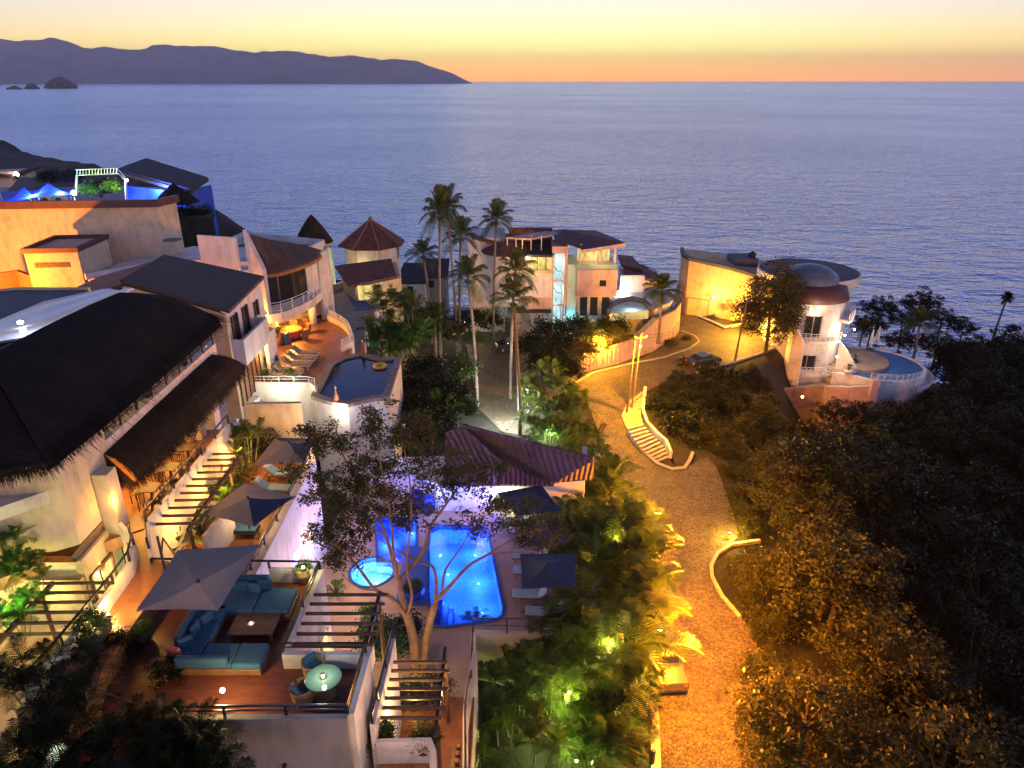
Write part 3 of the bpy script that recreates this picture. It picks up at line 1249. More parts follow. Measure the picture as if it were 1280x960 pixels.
def fringe(mb, rng, pts, per_m, L, w, outw):
    """hanging straw ends along an eave"""
    P = [np.array(p) for p in pts]
    for a, b in zip(P, P[1:]):
        n = int(np.linalg.norm(b - a) * per_m * 2.6)
        d_ = (b - a) / np.linalg.norm(b - a)
        for _ in range(n):
            p = a + (b - a) * rng.random()
            p = p + np.array([0, 0, rng.uniform(-.08, .12)])
            l = L * (.35 + .55 * rng.random() ** 1.5 + .3 * (rng.random() < .1))
            e = p + np.array([outw[0] * l * .6, outw[1] * l * .6, -l]) + d_ * rng.normal() * .1 * l
            s_ = d_ * w * .6
            mb.face([p - s_, p + s_, e + s_ * .3, e - s_ * .3])


rng5 = np.random.default_rng(5)
V1 = T('villa', 'large near villa with white walls, dark thatch roofs and tiled galleries', 'house', (-17, 26, 35))
# upper floor, gallery wall and slabs
FX = -16.6
MB().prism([(-30, 8), (FX, 22.6), (FX, 37.2), (-30, 37.2)], 40.75, 41.25).build('floor_slab', M['white'], V1)
MB().prism([(-30, 12), (-15.0, 24.75), (-15.0, 33.6), (-30, 33.6)], 37.5, 38.0).build('gallery_floor', M['terracotta'], V1)
MB().wall([(-19.9, 22.8), (-19.9, 37)], 38, 40.75, .3).build('gallery_wall', M['cream'], V1)
MB().wall([(-21.3, 22.5), (-21.3, 37)], 41.25, 44.5, .3).build('room_wall', M['wood'], V1)
MB().wall([(-30, 20.2), (-17.2, 22.2), (FX, 22.6), (FX, 25.6)], 38.7, [42.3, 42.3, 42.3, 42.1], .22).build('balcony_wall', M['cream'], V1)
MB().wall([(FX, 25.6), (FX, 37.2)], 40.8, 41.55, .22).build('gallery_kerb', M['white'], V1)
MB().box(-30, 19.8, 35.3, -19.2, 22.0, 42.0).build('end_wall', M['cream'], V1)
rail('railing', [(FX, y, 41.5) for y in (25.6, 28.5, 31.4, 34.3, 37.1)], V1, M['black'], .75, 2, 1.45, .045)
for y in (26.2, 30.5, 34.6):
    MB().tube([(-17.1, y, 41.2), (-17.1, y, 44.0)], .13, 8).build('post', M['darkwood'], V1)
px_, py_, _z = G(152, 655, 38)
MB().prism([(-16.45, 24.1), (-15.85, 24.1), (-15.85, 24.8), (-16.45, 24.8)], 37.5, 40.8).build('pillar', M['cream'], V1)
MB().prism([(-16.5, 32.4), (-15.9, 32.4), (-15.9, 33.0), (-16.5, 33.0)], 37.5, 40.8).build('pillar', M['cream'], V1)
# big thatch roof
E0, E1, E2 = G(-60, 585, 44.0), G(60, 580, 44.0), G(278, 400, 44.0)
R0, R1, R2 = (-18.2, 12, 46.4), (-18.0, 23.2, 46.3), (-18.0, 31.9, 46.0)
ev = [(-14.5, 12, 43.9), (-14.45, 19.6, 43.9), (-14.45, 27, 44), (-14.45, 33.9, 44.0)]
rd = [(-18.1, 12, 46.3), (-18.0, 22.5, 46.25), (-18.0, 27, 46.15), (-18.0, 31.8, 46.0)]
bk = [(-27, 12, 43.6), (-27, 22.5, 43.6), (-27, 27, 43.6), (-27, 34.5, 43.6)]
th = MB()
hipA = (-16.6, 33.6, 44.9)
# sloping front, hipped near end and back as one thick shell
top = []
near = [(-17.0, 18.6, 44.0), (-15.7, 18.9, 43.95), (-14.6, 19.5, 43.95)]
front = [near[2], (-14.4, 23, 44.0), (-14.42, 28.5, 44.02), (-14.5, 33.6, 44.0), (-15.2, 34.4, 44.1)]
ridge = [(-18.05, 22.6, 46.25), (-18.0, 24.5, 46.3), (-18.0, 27.5, 46.25), (-18.0, 31.6, 46.05), (-17.8, 32.6, 45.75)]
for i in range(4):
    a, b, c_, d_ = ridge[i], ridge[i + 1], front[i + 1], front[i]
    NN = 6
    for k in range(NN):
        f0, f1 = k / NN, (k + 1) / NN

        def L3(p, q, f):
            return (p[0] + (q[0] - p[0]) * f, p[1] + (q[1] - p[1]) * f, p[2] + (q[2] - p[2]) * f + .28 * math.sin(math.pi * f))
        th.face([L3(a, d_, f0), L3(b, c_, f0), L3(b, c_, f1), L3(a, d_, f1)])
        th.face([tuple(np.array(L3(a, d_, f0)) - [0, 0, .28]), tuple(np.array(L3(b, c_, f0)) - [0, 0, .28]), tuple(np.array(L3(b, c_, f1)) - [0, 0, .28]), tuple(np.array(L3(a, d_, f1)) - [0, 0, .28])])
th.face([ridge[0], near[2], near[1], near[0]])
th.face([ridge[0], near[0], (-27, 18.6, 44.0), (-27, 21, 46.2)])
th.face([ridge[4], front[4], (-27, 36.5, 43.2), (-27, 36, 43.4)])
th.face([(-18.05, 22.6, 46.25), (-18.0, 31.6, 46.05), (-18.4, 31.6, 45.9), (-18.4, 22.6, 46.1)])
th.face([(-18.4, 22.6, 46.1), (-18.4, 31.6, 45.9), (-25, 33, 43.2), (-25, 22, 43.2)])
for i in range(4):
    tuft(th, rng5, (ridge[i], ridge[i + 1], front[i + 1], front[i]), 900, .9, .022, lift=.22)
tuft(th, rng5, ((-18.05, 22.6, 46.3), (-18.05, 22.6, 46.3), near[0], near[2]), 350, .8, .022, lift=.2)
fringe(th, rng5, near[:2] + front, 60, .55, .018, (.5, -.1))
fringe(th, rng5, [(-25, 18.4, 43.95), near[0], near[1], near[2]], 45, .5, .018, (0, -.5))
tr_ = th.build('thatch_roof', M['thatch'], V1, fix=False)
# lower thatch awning over the gallery
aw = MB()
tp = [(-16.45, 25.2, 41.15), (-16.45, 29, 41.2), (-16.45, 33, 41.2), (-16.45, 36.4, 41.2)]
lw = [(-15.55, 25.35, 39.72), (-15.15, 28.2, 39.9), (-15.1, 33, 39.95), (-15.15, 37.3, 40.0)]
for i in range(3):
    a, b, c_, d_ = [np.array(q) for q in (tp[i], tp[i + 1], lw[i + 1], lw[i])]
    for k in range(4):
        f0, f1 = k / 4, (k + 1) / 4
        u0, u1 = .22 * math.sin(math.pi * f0 * .8), .22 * math.sin(math.pi * f1 * .8)
        z0, z1 = np.array([u0, 0, u0]), np.array([u1, 0, u1])
        aw.face([a + (d_ - a) * f0 + z0, b + (c_ - b) * f0 + z0, b + (c_ - b) * f1 + z1, a + (d_ - a) * f1 + z1])
    tuft(aw, rng5, (a + [.15, 0, .2], b + [.15, 0, .2], c_ + [.1, 0, .12], d_ + [.1, 0, .12]), 650, .6, .016, lift=.16)
aw.face([tp[0], lw[0], (-16.5, 25.3, 39.7)])
fringe(aw, rng5, [(-16.5, 25.2, 39.8)] + lw, 85, .5, .014, (.45, -.1))
aw.build('thatch_awning', M['thatchb'], V1, fix=False)
# gallery parapet with rail
gp = [G(196, 654, 38)[:2], G(180, 632, 39)[:2], G(205, 605, 39)[:2], G(235, 577, 39)[:2], G(272, 543, 39)[:2]]
gp = [(-13.95, 22.6), (-14.9, 24.4), (-14.9, 27), (-14.88, 30), (-14.85, 33.4)]
MB().wall(gp, 34.8, 38.45, .16).build('gallery_parapet', M['white'], V1)
rail('railing', [(*p, 38.45) for p in gp], V1, M['black'], .5, 1, 1.5, .045)
# walkway along the villa and the curved outer wall
wk = [(-16.2, 24.6), (-14.95, 24.6), (-13.95, 22.6), (-12.9, 22.4), (-12.9, 17.0), (-12.2, 14.9), (-14.6, 15.4), (-14.25, 17.5), (-14.15, 19.2), (-14.15, 21.6), (-14.6, 22.7), (-15.9, 24.2)]
MB().prism(wk, 37.0, 37.95).build('walkway_floor', M['terracotta'], V1)
cw = [(-15.95, 24.25), (-15.1, 23.5), (-14.55, 22.7), (-14.22, 21.7), (-14.15, 20.4), (-14.15, 19.0), (-14.2, 17.4), (-14.3, 15.6)]
MB().wall(cw, 34.6, 38.55, .16).build('walkway_wall', M['white'], V1)
rail('railing', [(*p, 38.55) for p in cw[1:]], V1, M['black'], .42, 1, 1.5, .045)
# white balcony block at the far end of the gallery
MB().box(-30, 37.2, 36.0, -17.3, 38.0, 41.2).build('party_wall', M['white'], V1)
# plunge pool terrace
MB().wall([(-16.45, 22.1), (-16.45, 24.6)], 35.2, 38.25, .25).build('pool_wall', M['cream'], V1)
for y in (22.6, 23.45):
    d0 = MB().obox((-16.30, y, 36.3), .06, .52, 2.0).build('glass_door', M['w_yellow'], V1)
    MB().wall([(-16.25, y - .30), (-16.25, y + .30)], 37.28, 37.42, .08).wall([(-16.25, y - .36), (-16.25, y - .27)], 35.3, 37.4, .08).wall([(-16.25, y + .27), (-16.25, y + .36)], 35.3, 37.4, .08).build('door_frame', M['wood'], d0)
MB().prism([(-26, 8), (-14.2, 8), (-14.2, 24.2), (-16.4, 24.2), (-16.4, 22.2), (-26, 22.2)], 34.9, 35.3).build('patio_floor', M['pooldeck'], V1)
MB().wall([(-26, 21.9), (-16.35, 21.9)], 35.2, 37.6, .25).build('patio_wall', M['cream'], V1)
# plunge pool
PP = T('plunge_pool', 'small pale green plunge pool with a stone rim beside the near villa', 'pool', (-17.6, 23.4, 38))
pl = [(-18.8, 22.35), (-16.75, 22.35), (-16.75, 24.55), (-18.9, 24.55)]
MB().ring([(-20.5, 22.0), (-16.45, 22.0), (-16.45, 24.8), (-20.5, 24.8)], [pl], 38.26).build('rim', M['terracotta'], PP, fix=False)
MB().prism(pl, 37.0, 37.1).wall(pl, 37.05, 38.25, .06, closed=True).build('basin', M['plungeshell'], PP)
MB().wall([(-16.62, 22.2), (-16.62, 24.68), (-18.9, 24.68)], 38.2, 38.4, .18).build('coping', M['stone'], PP)
MB().face([(x, y, 38.12) for x, y in pl]).build('water', M['w_plunge'], PP, fix=False)
light((-17.9, 23.5, 37.5), (.85, 1, .82), 22, .1)

# ------------------------------------------------------------------ sofa terrace
TZ = 37.2
TR = T('sofa_terrace', 'raised terrace with red brown deck, white parapets and black pipe rails', 'terrace', (-9, 19, TZ))
tA, tB, tC, tD, tE = (-4.86, 15.5), (-4.80, 17.95), (-7.5, 17.95), (-7.35, 22.2), (-12.9, 22.25)
deckp = [(-12.9, 14.2), (-9.9, 15.5), tA, tB, tC, tD, tE]
MB().prism(deckp, TZ - .5, TZ).build('deck', M['redtile'], TR)
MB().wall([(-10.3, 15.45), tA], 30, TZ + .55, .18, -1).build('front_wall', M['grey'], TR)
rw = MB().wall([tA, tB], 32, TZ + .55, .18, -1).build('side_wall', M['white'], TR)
MB().wall([tB, tC], 33.8, TZ + .6, .16, 1).wall([tC, tD], 29.8, TZ + .6, .16, -1).wall([tD, (-9.3, 22.25)], 34.8, TZ + .6, .16).build('parapet', M['white'], TR)
MB().wall([(-9.3, 22.25), (-13.85, 22.4)], 34.8, TZ + .02, .16).build('back_wall', M['white'], TR)
rail('railing', [(-10.3, 15.42, TZ + .55), (*tA, TZ + .55), (*tB, TZ + .55)], TR, M['black'], .36, 2, 2.0, .045)
rail('railing', [(*tB, TZ + .6), (*tC, TZ + .6), (*tD, TZ + .6)], TR, M['black'], .34, 2, 1.9, .045)
rail('railing', [(*tD, TZ + .6), (-9.3, 22.25, TZ + .6), (-13.85, 22.4, TZ + .6)], TR, M['black'], .34, 1, 2.2, .045)
for y in (16.0, 16.75, 17.4):
    g = MB().obox((-4.76, y, 34.9), .05, .50, 2.2).build('glass_door', M['w_yellow'], TR)
    MB().wall([(-4.73, y - .3), (-4.73, y - .24)], 33.7, 36.1, .1).wall([(-4.73, y + .24), (-4.73, y + .3)], 33.7, 36.1, .1).obox((-4.73, y, 36.06), .09, .6, .1).build('door_frame', M['wood'], g)
# lit rooms under the deck, towards the pool
for y in (18.6, 19.9, 21.2):
    g = MB().obox((-7.22, y, 34.3), .05, .85, 2.0).build('glass_door', M['w_warm'], TR)
    MB().wall([(-7.19, y - .5), (-7.19, y - .42)], 33.2, 35.4, .1).wall([(-7.19, y + .42), (-7.19, y + .5)], 33.2, 35.4, .1).build('door_frame', M['white'], g)

MB().tube([(-6.9, 15.36, 35.9), (-6.9, 15.1, 35.85)], .06, 8).build('drain_spout', M['black'], TR)
MB().tube([(-9.1, 15.35, 37.2), (-9.1, 15.35, 30)], .045, 8).build('downpipe', M['grey'], TR)

# side passage: orange tiles, its parapet with rail, the lower terrace
LT = T('lower_terrace', 'narrow orange tiled passage and little balcony below the sofa terrace', 'terrace', (-3.5, 18, 34.5))
MB().prism([(-4.75, 13.0), (-4.3, 13.0), (-4.3, 20.2), (-7.0, 20.2), (-7.0, 18.2), (-4.75, 18.2)], 33.2, 33.7).build('passage_floor', M['terracotta'], LT)
MB().wall([(-4.30, 20.0), (-4.38, 16.25)], 29.8, 36.45, .16).build('parapet', M['white'], LT)
rail('railing', [(-4.30, 20.0, 36.45), (-4.36, 17.2, 36.45), (-4.38, 16.3, 36.45)], LT, M['black'], .36, 1, 1.8, .04)
MB().prism([(-4.3, 13.2), (-2.5, 13.2), (-2.5, 16.2), (-4.3, 16.2)], 34.4, 34.8).build('balcony_floor', M['terracotta'], LT)
MB().wall([(-4.3, 16.25), (-2.62, 16.3), (-2.45, 15.9), (-2.35, 13.3)], 31, 35.75, .15).build('balcony_parapet', M['white'], LT)
MB().prism([(-4.3, 15.4), (-1.5, 15.4), (-1.5, 21.2), (-4.3, 21.2)], 31.9, 32.3).build('lower_floor', M['terracotta'], LT)
MB().wall([(-1.55, 22.9), (-1.75, 19.6), (-1.35, 13)], 25, [33.1, 33.4, 33.5], .18).build('outer_wall', M['cream'], LT)
rail('railing', [(-1.62, 21.3, 33.2), (-1.75, 19.6, 33.4), (-1.35, 14, 33.5)], LT, M['black'], .4, 1, 1.6, .04)

# ------------------------------------------------------------------ lounge deck with umbrellas (35.5)
LZ = 35.5
LD = T('lounge_deck', 'long terracotta lounge deck with a black rail above the pool', 'terrace', (-12.5, 29, LZ))
MB().prism([(-15.0, 22.5), (-10.95, 22.5), (-10.95, 33.8), (-11.9, 36.2), (-15.0, 36.2)], LZ - .5, LZ).build('deck', M['terracotta'], LD)
MB().wall([(-10.9, 22.4), (-10.9, 33.9), (-11.9, 36.3)], 29.8, LZ + .55, .42).build('parapet', M['white'], LD)
rail('railing', [(-10.98, 22.6, LZ + .55), (-10.98, 28, LZ + .55), (-10.98, 33.9, LZ + .55)], LD, M['black'], .4, 2, 1.9, .045)
MB().wall([(-13.1, 25.2), (-12.9, 27.7)], LZ, LZ + 1.7, .16).build('screen_wall', M['white'], LD)
MB().wall([(-15.0, 36.3), (-11.9, 36.4)], 29, LZ + 2.8, .25).build('end_wall', M['cream'], LD)

# ------------------------------------------------------------------ pergolas
def pergola(name, label, beams, posts, parent_loc, carrier=None, r=.065):
    p = T(name, label, 'pergola', parent_loc, 'timber pergolas of round beams')
    for a, b in beams:
        MB().tube([a, b], r, 7).build('beam', M['beam'], p)
    if carrier:
        MB().obox([(carrier[0][i] + carrier[1][i]) / 2 for i in range(3)], .12, math.dist(carrier[0], carrier[1]), .16, math.atan2(carrier[1][1] - carrier[0][1], carrier[1][0] - carrier[0][0]) - math.pi / 2).build('carrier', M['darkwood'], p)
    for a, b in posts:
        MB().tube([a, b], .075, 8).build('post', M['beam'], p)
    return p


pergola('pergola', 'pergola of thin beams over the lit plants below the gallery parapet',
        [((-14.95, 24.9 + .60 * i, 38.0), (-12.95 + .06 * (i % 2) - .02 * i, 24.9 + .60 * i, 38.05)) for i in range(11)],
        [((-13.4, 24.8, 35.5), (-13.4, 24.8, 37.9)), ((-13.45, 29.6, 35.5), (-13.45, 29.6, 37.9))], (-14, 28, 35.5), ((-13.4, 24.6, 37.88), (-13.5, 31.4, 37.88)))
pergola('pergola', 'pergola of bare beams below the sofa terrace, beside its purple lit wall',
        [((-7.35, 18.35 + .50 * i, 37.7), (-4.62 + .05 * (i % 3), 18.35 + .50 * i, 37.7)) for i in range(6)], [((-4.9, 20.9, 29.9), (-4.9, 20.9, 37.6))], (-6, 20, 34), ((-4.9, 18.05, 37.58), (-4.87, 21.1, 37.58)))
pergola('pergola', 'pergola of bare beams over the lower terrace in front of the tree trunk',
        [((-4.28, 17.0 + .40 * i, 35.9), (-2.3 + .12 * (i % 2), 17.0 + .40 * i, 35.9)) for i in range(7)], [((-2.45, 20.0, 32.2), (-2.45, 20.0, 35.8)), ((-2.4, 16.7, 32.2), (-2.4, 16.7, 35.8))], (-3.2, 18.5, 32.2), ((-2.45, 16.4, 35.78), (-2.45, 20.2, 35.78)))
pergola('pergola', 'pergola of bare beams over the brightly lit patio beside the plunge pool',
        [((-17.5 + .05 * i, 21.1 - .52 * i, 38.0), (-14.3, 21.1 - .52 * i, 38.05)) for i in range(6)], [((-17.0, 20.6, 35.3), (-17.0, 20.6, 37.9))], (-16, 19.5, 35.3), ((-17.0, 18.2, 37.88), (-17.0, 21.3, 37.88)))
# ------------------------------------------------------------------ pool deck and the lit pools
PZ = 30.0
main = [G(a, b, PZ)[:2] for a, b in [(541, 783), (560, 784), (618, 776), (628, 770), (630, 760), (610, 664), (604, 658), (548, 657), (537, 662), (536, 690), (535, 740)]]
kid = [G(a, b, PZ)[:2] for a, b in [(472, 703), (503, 703), (503, 684), (521, 684), (521, 648), (470, 648)]]
dx_, dy_, _ = G(465, 715, PZ)
tub = [(dx_ + 1.22 * math.cos(a), dy_ + 1.30 * math.sin(a)) for a in [i * math.pi / 14 for i in range(28)]]
dark = [G(a, b, PZ)[:2] for a, b in [(496, 757), (534, 757), (534, 688), (523, 688), (505, 690), (505, 706), (498, 728)]]
edge = [(-10.9, 38.0), (-10.9, 22.0), (-7.2, 22.3), (-4.3, 20.5), (-4.2, 22.9), (-1.7, 22.9), (-1.83, 24.56), (-1.89, 27.37), (1.4, 27.2), (4.3, 29.5), (4.6, 36.2), (-.8, 37.9), (-1.5, 41), (-10.9, 41)]
struct(MB().ring(edge, [main, kid, tub], PZ).build('pool_deck', M['pooldeck'], fix=False))
o = MB().wall([(-1.7, 22.9), (-1.83, 24.56), (-1.89, 27.37), (1.4, 27.2), (4.3, 29.5), (4.6, 36.2)], 25.5, PZ + .06, .25).build('retaining_wall', M['cream'])
tag(o, 'cream retaining wall that carries the pool deck above the palm garden', 'wall')
o = rail('deck_railing', [(-1.83, 22.9, PZ + .05), (-1.85, 24.56, PZ + .05), (-1.9, 27.3, PZ + .05), (1.4, 27.2, PZ + .05), (4.2, 29.4, PZ + .05)], None, M['black'], .9, 2, 1.7, .035)
tag(o, 'thin black pipe railing at the corner of the pool deck above the palms', 'railing')


def pool(name, label, loop, depth, shell, wmat, lz, lamps, curb=.16, wz=-.08):
    c = (sum(p[0] for p in loop) / len(loop), sum(p[1] for p in loop) / len(loop), PZ)
    r = T(name, label, 'pool', c)
    MB().wall(loop, PZ - depth, PZ + .02, .05, closed=True).face([(x, y, PZ - depth) for x, y in loop]).build('basin', M[shell], r, fix=False)
    MB().wall(loop, PZ - .25, PZ + .05, curb, closed=True).build('coping', M['pooltile'], r)
    MB().face([(x, y, PZ + wz) for x, y in loop]).build('water', M[wmat], r, fix=False)
    for (q, col, e) in lamps:
        lm = MB().lathe([(0, 0), (.06, 0), (.06, .03), (0, .04)], (q[0], q[1], PZ - depth + .02), 10).build('underwater_lamp', M['e_soft'], r)
        light((q[0], q[1], PZ - depth * .45), col, e * 1.05, .5)
    return r


BL = (.08, .24, 1)
mp_ = pool('swimming_pool', 'bright blue main swimming pool lit from under the water', main, 1.3, 'poolshell', 'w_pool', 0,
           [((-1.6, 30.2), BL, 120), ((-3.6, 30.2), BL, 110), ((-1.9, 32.6), BL, 120), ((-3.7, 33.4), BL, 120), ((-2.2, 35.2), BL, 105), ((-4.3, 35.2), (.12, .3, 1), 60)])
# steps in the near corner of the pool
for i, w in enumerate((1.05, .78, .5)):
    MB().box(-4.15, 28.15, PZ - 1.3, -4.15 + w, 30.2, PZ - 1.0 + .3 * i).build('pool_step', M['pooltile'], mp_)
pool('shallow_pool', 'deep blue shallow pool stepped around a platform beside the main pool', kid, .7, 'poolshell', 'w_deep', 0,
     [((-7.4, 35.4), (.14, .26, 1), 130), ((-6.1, 36.6), (.14, .28, 1), 110), ((-7.5, 33.2), (.12, .22, 1), 90)])
pool('hot_tub', 'round blue hot tub glowing white in the middle', tub, .9, 'poolshell', 'w_tub', 0,
     [((dx_ + .2, dy_ + .1), (.30, .62, 1), 100), ((dx_ - .5, dy_ + .5), (.16, .36, 1), 55)])
o = MB().wall([(dx_ - 1.75 * math.cos(a) , dy_ + 1.8 * math.sin(a)) for a in [R(-50 + 8 * i) for i in range(14)]], PZ, PZ + .06, .1).build('curved_step', M['concrete'])
struct(o)
plat = T('planter_platform', 'raised mosaic platform in deep blue between hot tub and main pool', 'platform', G(515, 730, PZ))
MB().prism(dark, PZ - .2, PZ + .25).build('mosaic_block', M['pooltile'], plat)

# ------------------------------------------------------------------ pool house
PH = T('pool_house', 'low pool house with lavender lit wall and red barrel tile roof', 'house', (-.8, 40, PZ))
ye = 37.95
x0, z0_ = V(548, 606, ye)[0], V(600, 606, ye)[2]
x1 = V(692, 606, ye)[0]
MB().wall([(-9.6, 41.5), (-4.6, ye + .25), (1.6, ye + .25), (4.4, ye + .6), (5.0, 43)], PZ - 2, z0_, .3).build('wall', M['white'], PH)
ap = G(627, 578, z0_ + 1.1)
eL, eR = (x0, ye, z0_), (x1, ye, z0_)
MB().slab([eL, eR, ap], .12).build('roof', M['rooftiler'], PH)
bk0, bk1, bk2, bk3 = G(577, 532, z0_ + 2.4), G(742, 573, z0_ + 1.7), G(742, 596, z0_ + .2), G(690, 603, z0_ + .05)
r2 = MB().slab([ap, (eR[0] + .02, eR[1] + .02, eR[2]), bk3, bk2, bk1, bk0], .14)
r2.slab([ap, bk0, G(556, 541, z0_ + 1.8), G(556, 592, z0_ + .3), (eL[0], eL[1] + .02, eL[2])], .14)
r2.build('roof_slope', M['rooftilep'], PH)
mb = MB()
mb.tube([(eL[0] * .5 + eR[0] * .5 - .1, ye, z0_ + .06), (ap[0], ap[1], ap[2] + .08)], .13, 7)
mb.tube([bk0, bk1], .14, 7).tube([ap, bk0], .09, 7)
mb.build('ridge_tiles', M['rooftilep'], PH)
MB().prism([(-9, 41.4), (-4.6, ye + .4), (3.6, 38.6), (3.4, 39.2), (-3.9, 41.8)], z0_ - .3, z0_ - .05).build('ceiling', M['white'], PH)
MB().tube([V(599, 634, ye - .02), V(599, 633, ye - .05)], .09, 8).build('vent', M['black'], PH)

# ------------------------------------------------------------------ terrace house with the upper pool (D, B, C)
DZ = 33.5
UD = T('upper_terrace', 'orange tiled terrace with white walls around the upper pool', 'terrace', (-16, 54, DZ))
up = [G(a, b, DZ + .15)[:2] for a, b in [(397, 495), (416, 457), (432, 449), (450, 445), (466, 449), (477, 452), (495, 451), (480, 496), (466, 497), (452, 500), (435, 504), (420, 502), (408, 499)]]
dk = [(-24, 47.4), (-19.6, 47.4), (-19.6, 48.9), (-14.7, 48.9)] + [(up[0][0] - .25, up[0][1] - .3), (up[1][0] - .3, up[1][1]), (up[2][0] - .2, up[2][1] + .45), (-14.0, 58.6), (-14.3, 60.5), (-15.3, 63.0), (-17.0, 65.2), (-18.6, 66.5), (-22, 68), (-26, 66)]
MB().prism(dk, DZ - 6, DZ).build('floor', M['terracotta'], UD)
MB().wall([(-19.6, 48.85), (-15.0, 48.85), (-14.4, 48.0)], DZ - 3.2, DZ + .75, .2).build('parapet', M['white'], UD)
MB().wall([(-19.9, 47.3), (-19.7, 44.8), (-14.5, 44.6)], DZ - 3.6, DZ - .6, .25).build('stair_wall', M['white'], UD)
for i in range(6):
    MB().box(-19.5 + .55 * i, 46.6, DZ - 3.0, -18.95 + .55 * i, 48.6, DZ - .25 - .42 * i).build('step', M['white'], UD)
MB().obox((-16.35, 48.70, DZ - 1.35), .55, .12, .9).build('window', M['glass'], UD)
ct = [(-18.0, 66.3), (-16.2, 64.2), (-15.2, 62.6), (-14.4, 60.4), (-14.1, 58.5), (-14.6, 57.4)]
MB().wall(ct, DZ - 3, DZ + .55, .35).build('curved_parapet', M['white'], UD)
rail('railing', [(-19.6, 48.85, DZ + .75), (-15.2, 48.85, DZ + .75), (-14.6, 48.4, DZ + .75)], UD, M['whitemetal'], .45, 2, 1.2, .03)
rail('railing', [(*p, DZ + .55) for p in ct], UD, M['whitemetal'], .5, 4, 1.0, .03)
UP = T('upper_pool', 'kidney ended dark blue pool with stone coping on the upper terrace', 'pool', (-12.5, 52, DZ))
if sum(up[i][0] * up[(i + 1) % 13][1] - up[(i + 1) % 13][0] * up[i][1] for i in range(13)) < 0:
    up = up[::-1]
cu = Vector((sum(p[0] for p in up) / len(up), sum(p[1] for p in up) / len(up)))
MB().wall(up, DZ - 7.5, DZ + .10, .35, side=-1, closed=True).build('pool_wall', M['white'], UP)
MB().wall(up, DZ + .02, DZ + .30, .55, side=-.6, closed=True).build('coping', M['stone'], UP)
MB().face([(x, y, DZ - 1.2) for x, y in up]).build('basin', M['upoolshell'], UP, fix=False)
MB().wall(up, DZ - 1.25, DZ + .12, .04, closed=True).build('lining', M['upoolshell'], UP, fix=False)
MB().face([(x, y, DZ + .14) for x, y in up]).build('water', M['w_upool'], UP, fix=False)
rg = MB()
qx, qy, _ = G(482, 453, DZ + .2)
n_ = 22
rg.lathe([(.42 + .16 * math.cos(k * math.pi / 4), .16 * math.sin(k * math.pi / 4)) for k in range(9)], (qx - .3, qy - .9, DZ + .24), n_)
tag(rg.build('swim_ring', M['yellowring'], smooth=True), 'yellow inflatable swim ring floating at the far corner of the upper pool', 'swim ring')

HB = T('tile_roof_house', 'white house with a brown mono pitch tile roof and a boxed balcony', 'house', (-22, 49, DZ))
MB().prism([(-19.5, 45.2), (-19.5, 53.8), (-27, 54), (-27, 46)], DZ - 3, [40.7, 40.7, 42.2, 42.2]).build('wall', M['white'], HB)
rf = [G(286, 388, 41), G(330, 345, 41), G(205, 318, 42.75), G(150, 350, 42.75)]
MB().slab(rf, .22).build('roof', M['rooftiled'], HB)
MB().slab([(-26, 46, 42.5), (-26.5, 54, 42.5), (-32, 54, 41), (-32, 46, 41)], .2).build('roof_back', M['rooftiled'], HB)
MB().wall([G(282, 391, 40.8)[:2], G(152, 354, 42.5)[:2]], 33, [40.7, 42.4], .2).build('end_wall', M['ochrew'], HB)
b0 = [(-19.4, 45.9), (-18.45, 46.0), (-18.45, 51.0), (-19.4, 51.0)]
bb = MB().wall([(-21.2, 46.2), (-18.5, 46.0), (-18.5, 51.0), (-19.4, 51.1)], 36.75, 38.6, .2)
bb.build('balcony', M['white'], HB)
MB().prism([(-21.2, 46.2), (-18.5, 46.0), (-18.5, 51.0), (-21, 51.1)], 36.76, 37.7).build('balcony_floor', M['wood'], HB)
for i, (y, w, h0, h1) in enumerate([(47.5, 1.0, 38.0, 39.9), (49.6, .9, 38.0, 39.9), (51.9, .7, 38.5, 39.6)]):
    g = MB().obox((-19.46, y, (h0 + h1) / 2), .1, w, h1 - h0).build('window', M['glass'], HB)
    MB().wall([(-19.42, y - w / 2 - .06), (-19.42, y - w / 2 + .04)], h0 - .05, h1 + .05, .16).wall([(-19.42, y + w / 2 - .04), (-19.42, y + w / 2 + .06)], h0 - .05, h1 + .05, .16).build('frame', M['wood'], g)
for i in range(6):
    y = 45.4 + i * .85
    g = MB().obox((-19.30, y + .4, DZ + 1.25), .08, .72, 2.4).build('slat_door', M['teak'], HB)
    MB().obox((-19.25, y + .82, DZ + 1.25), .12, .1, 2.5).build('door_frame', M['darkwood'], g)
MB().wall([(-19.0, 51.6), (-18.9, 53.4)], DZ, 37, .3).build('pier', M['white'], HB)

# round house with curved balcony
HC = T('curved_house', 'white house with a fan shaped brown roof over a curved balcony', 'house', (-22, 64, DZ))
curve36 = [G(a, b, 36.6)[:2] for a, b in [(324, 393), (338, 393), (352, 391), (366, 386), (380, 380), (392, 373), (401, 365), (406, 352)]]
inner = [(-24, 57), (-26, 62), (-24, 70), (-19, 70)]
MB().prism(curve36 + inner[::-1], 35.85, 36.6).build('balcony_slab', M['white'], HC)
rail('railing', [(*p, 36.6) for p in curve36], HC, M['whitemetal'], .95, 4, 1.1, .03)
cw36 = [(p[0] * .5 + q[0] * .5, p[1] * .5 + q[1] * .5) for p, q in zip(curve36, [(-23.5, 58.8)] + [(-22.6, 61.5)] * 2 + [(-21.6, 63)] * 2 + [(-20, 65.5)] * 3)]
wl_ = [(-22.9, 58.9), (-21.7, 59.9), (-20.6, 61.0), (-19.7, 62.3), (-19.0, 63.9), (-18.6, 65.6), (-18.4, 67.5)]
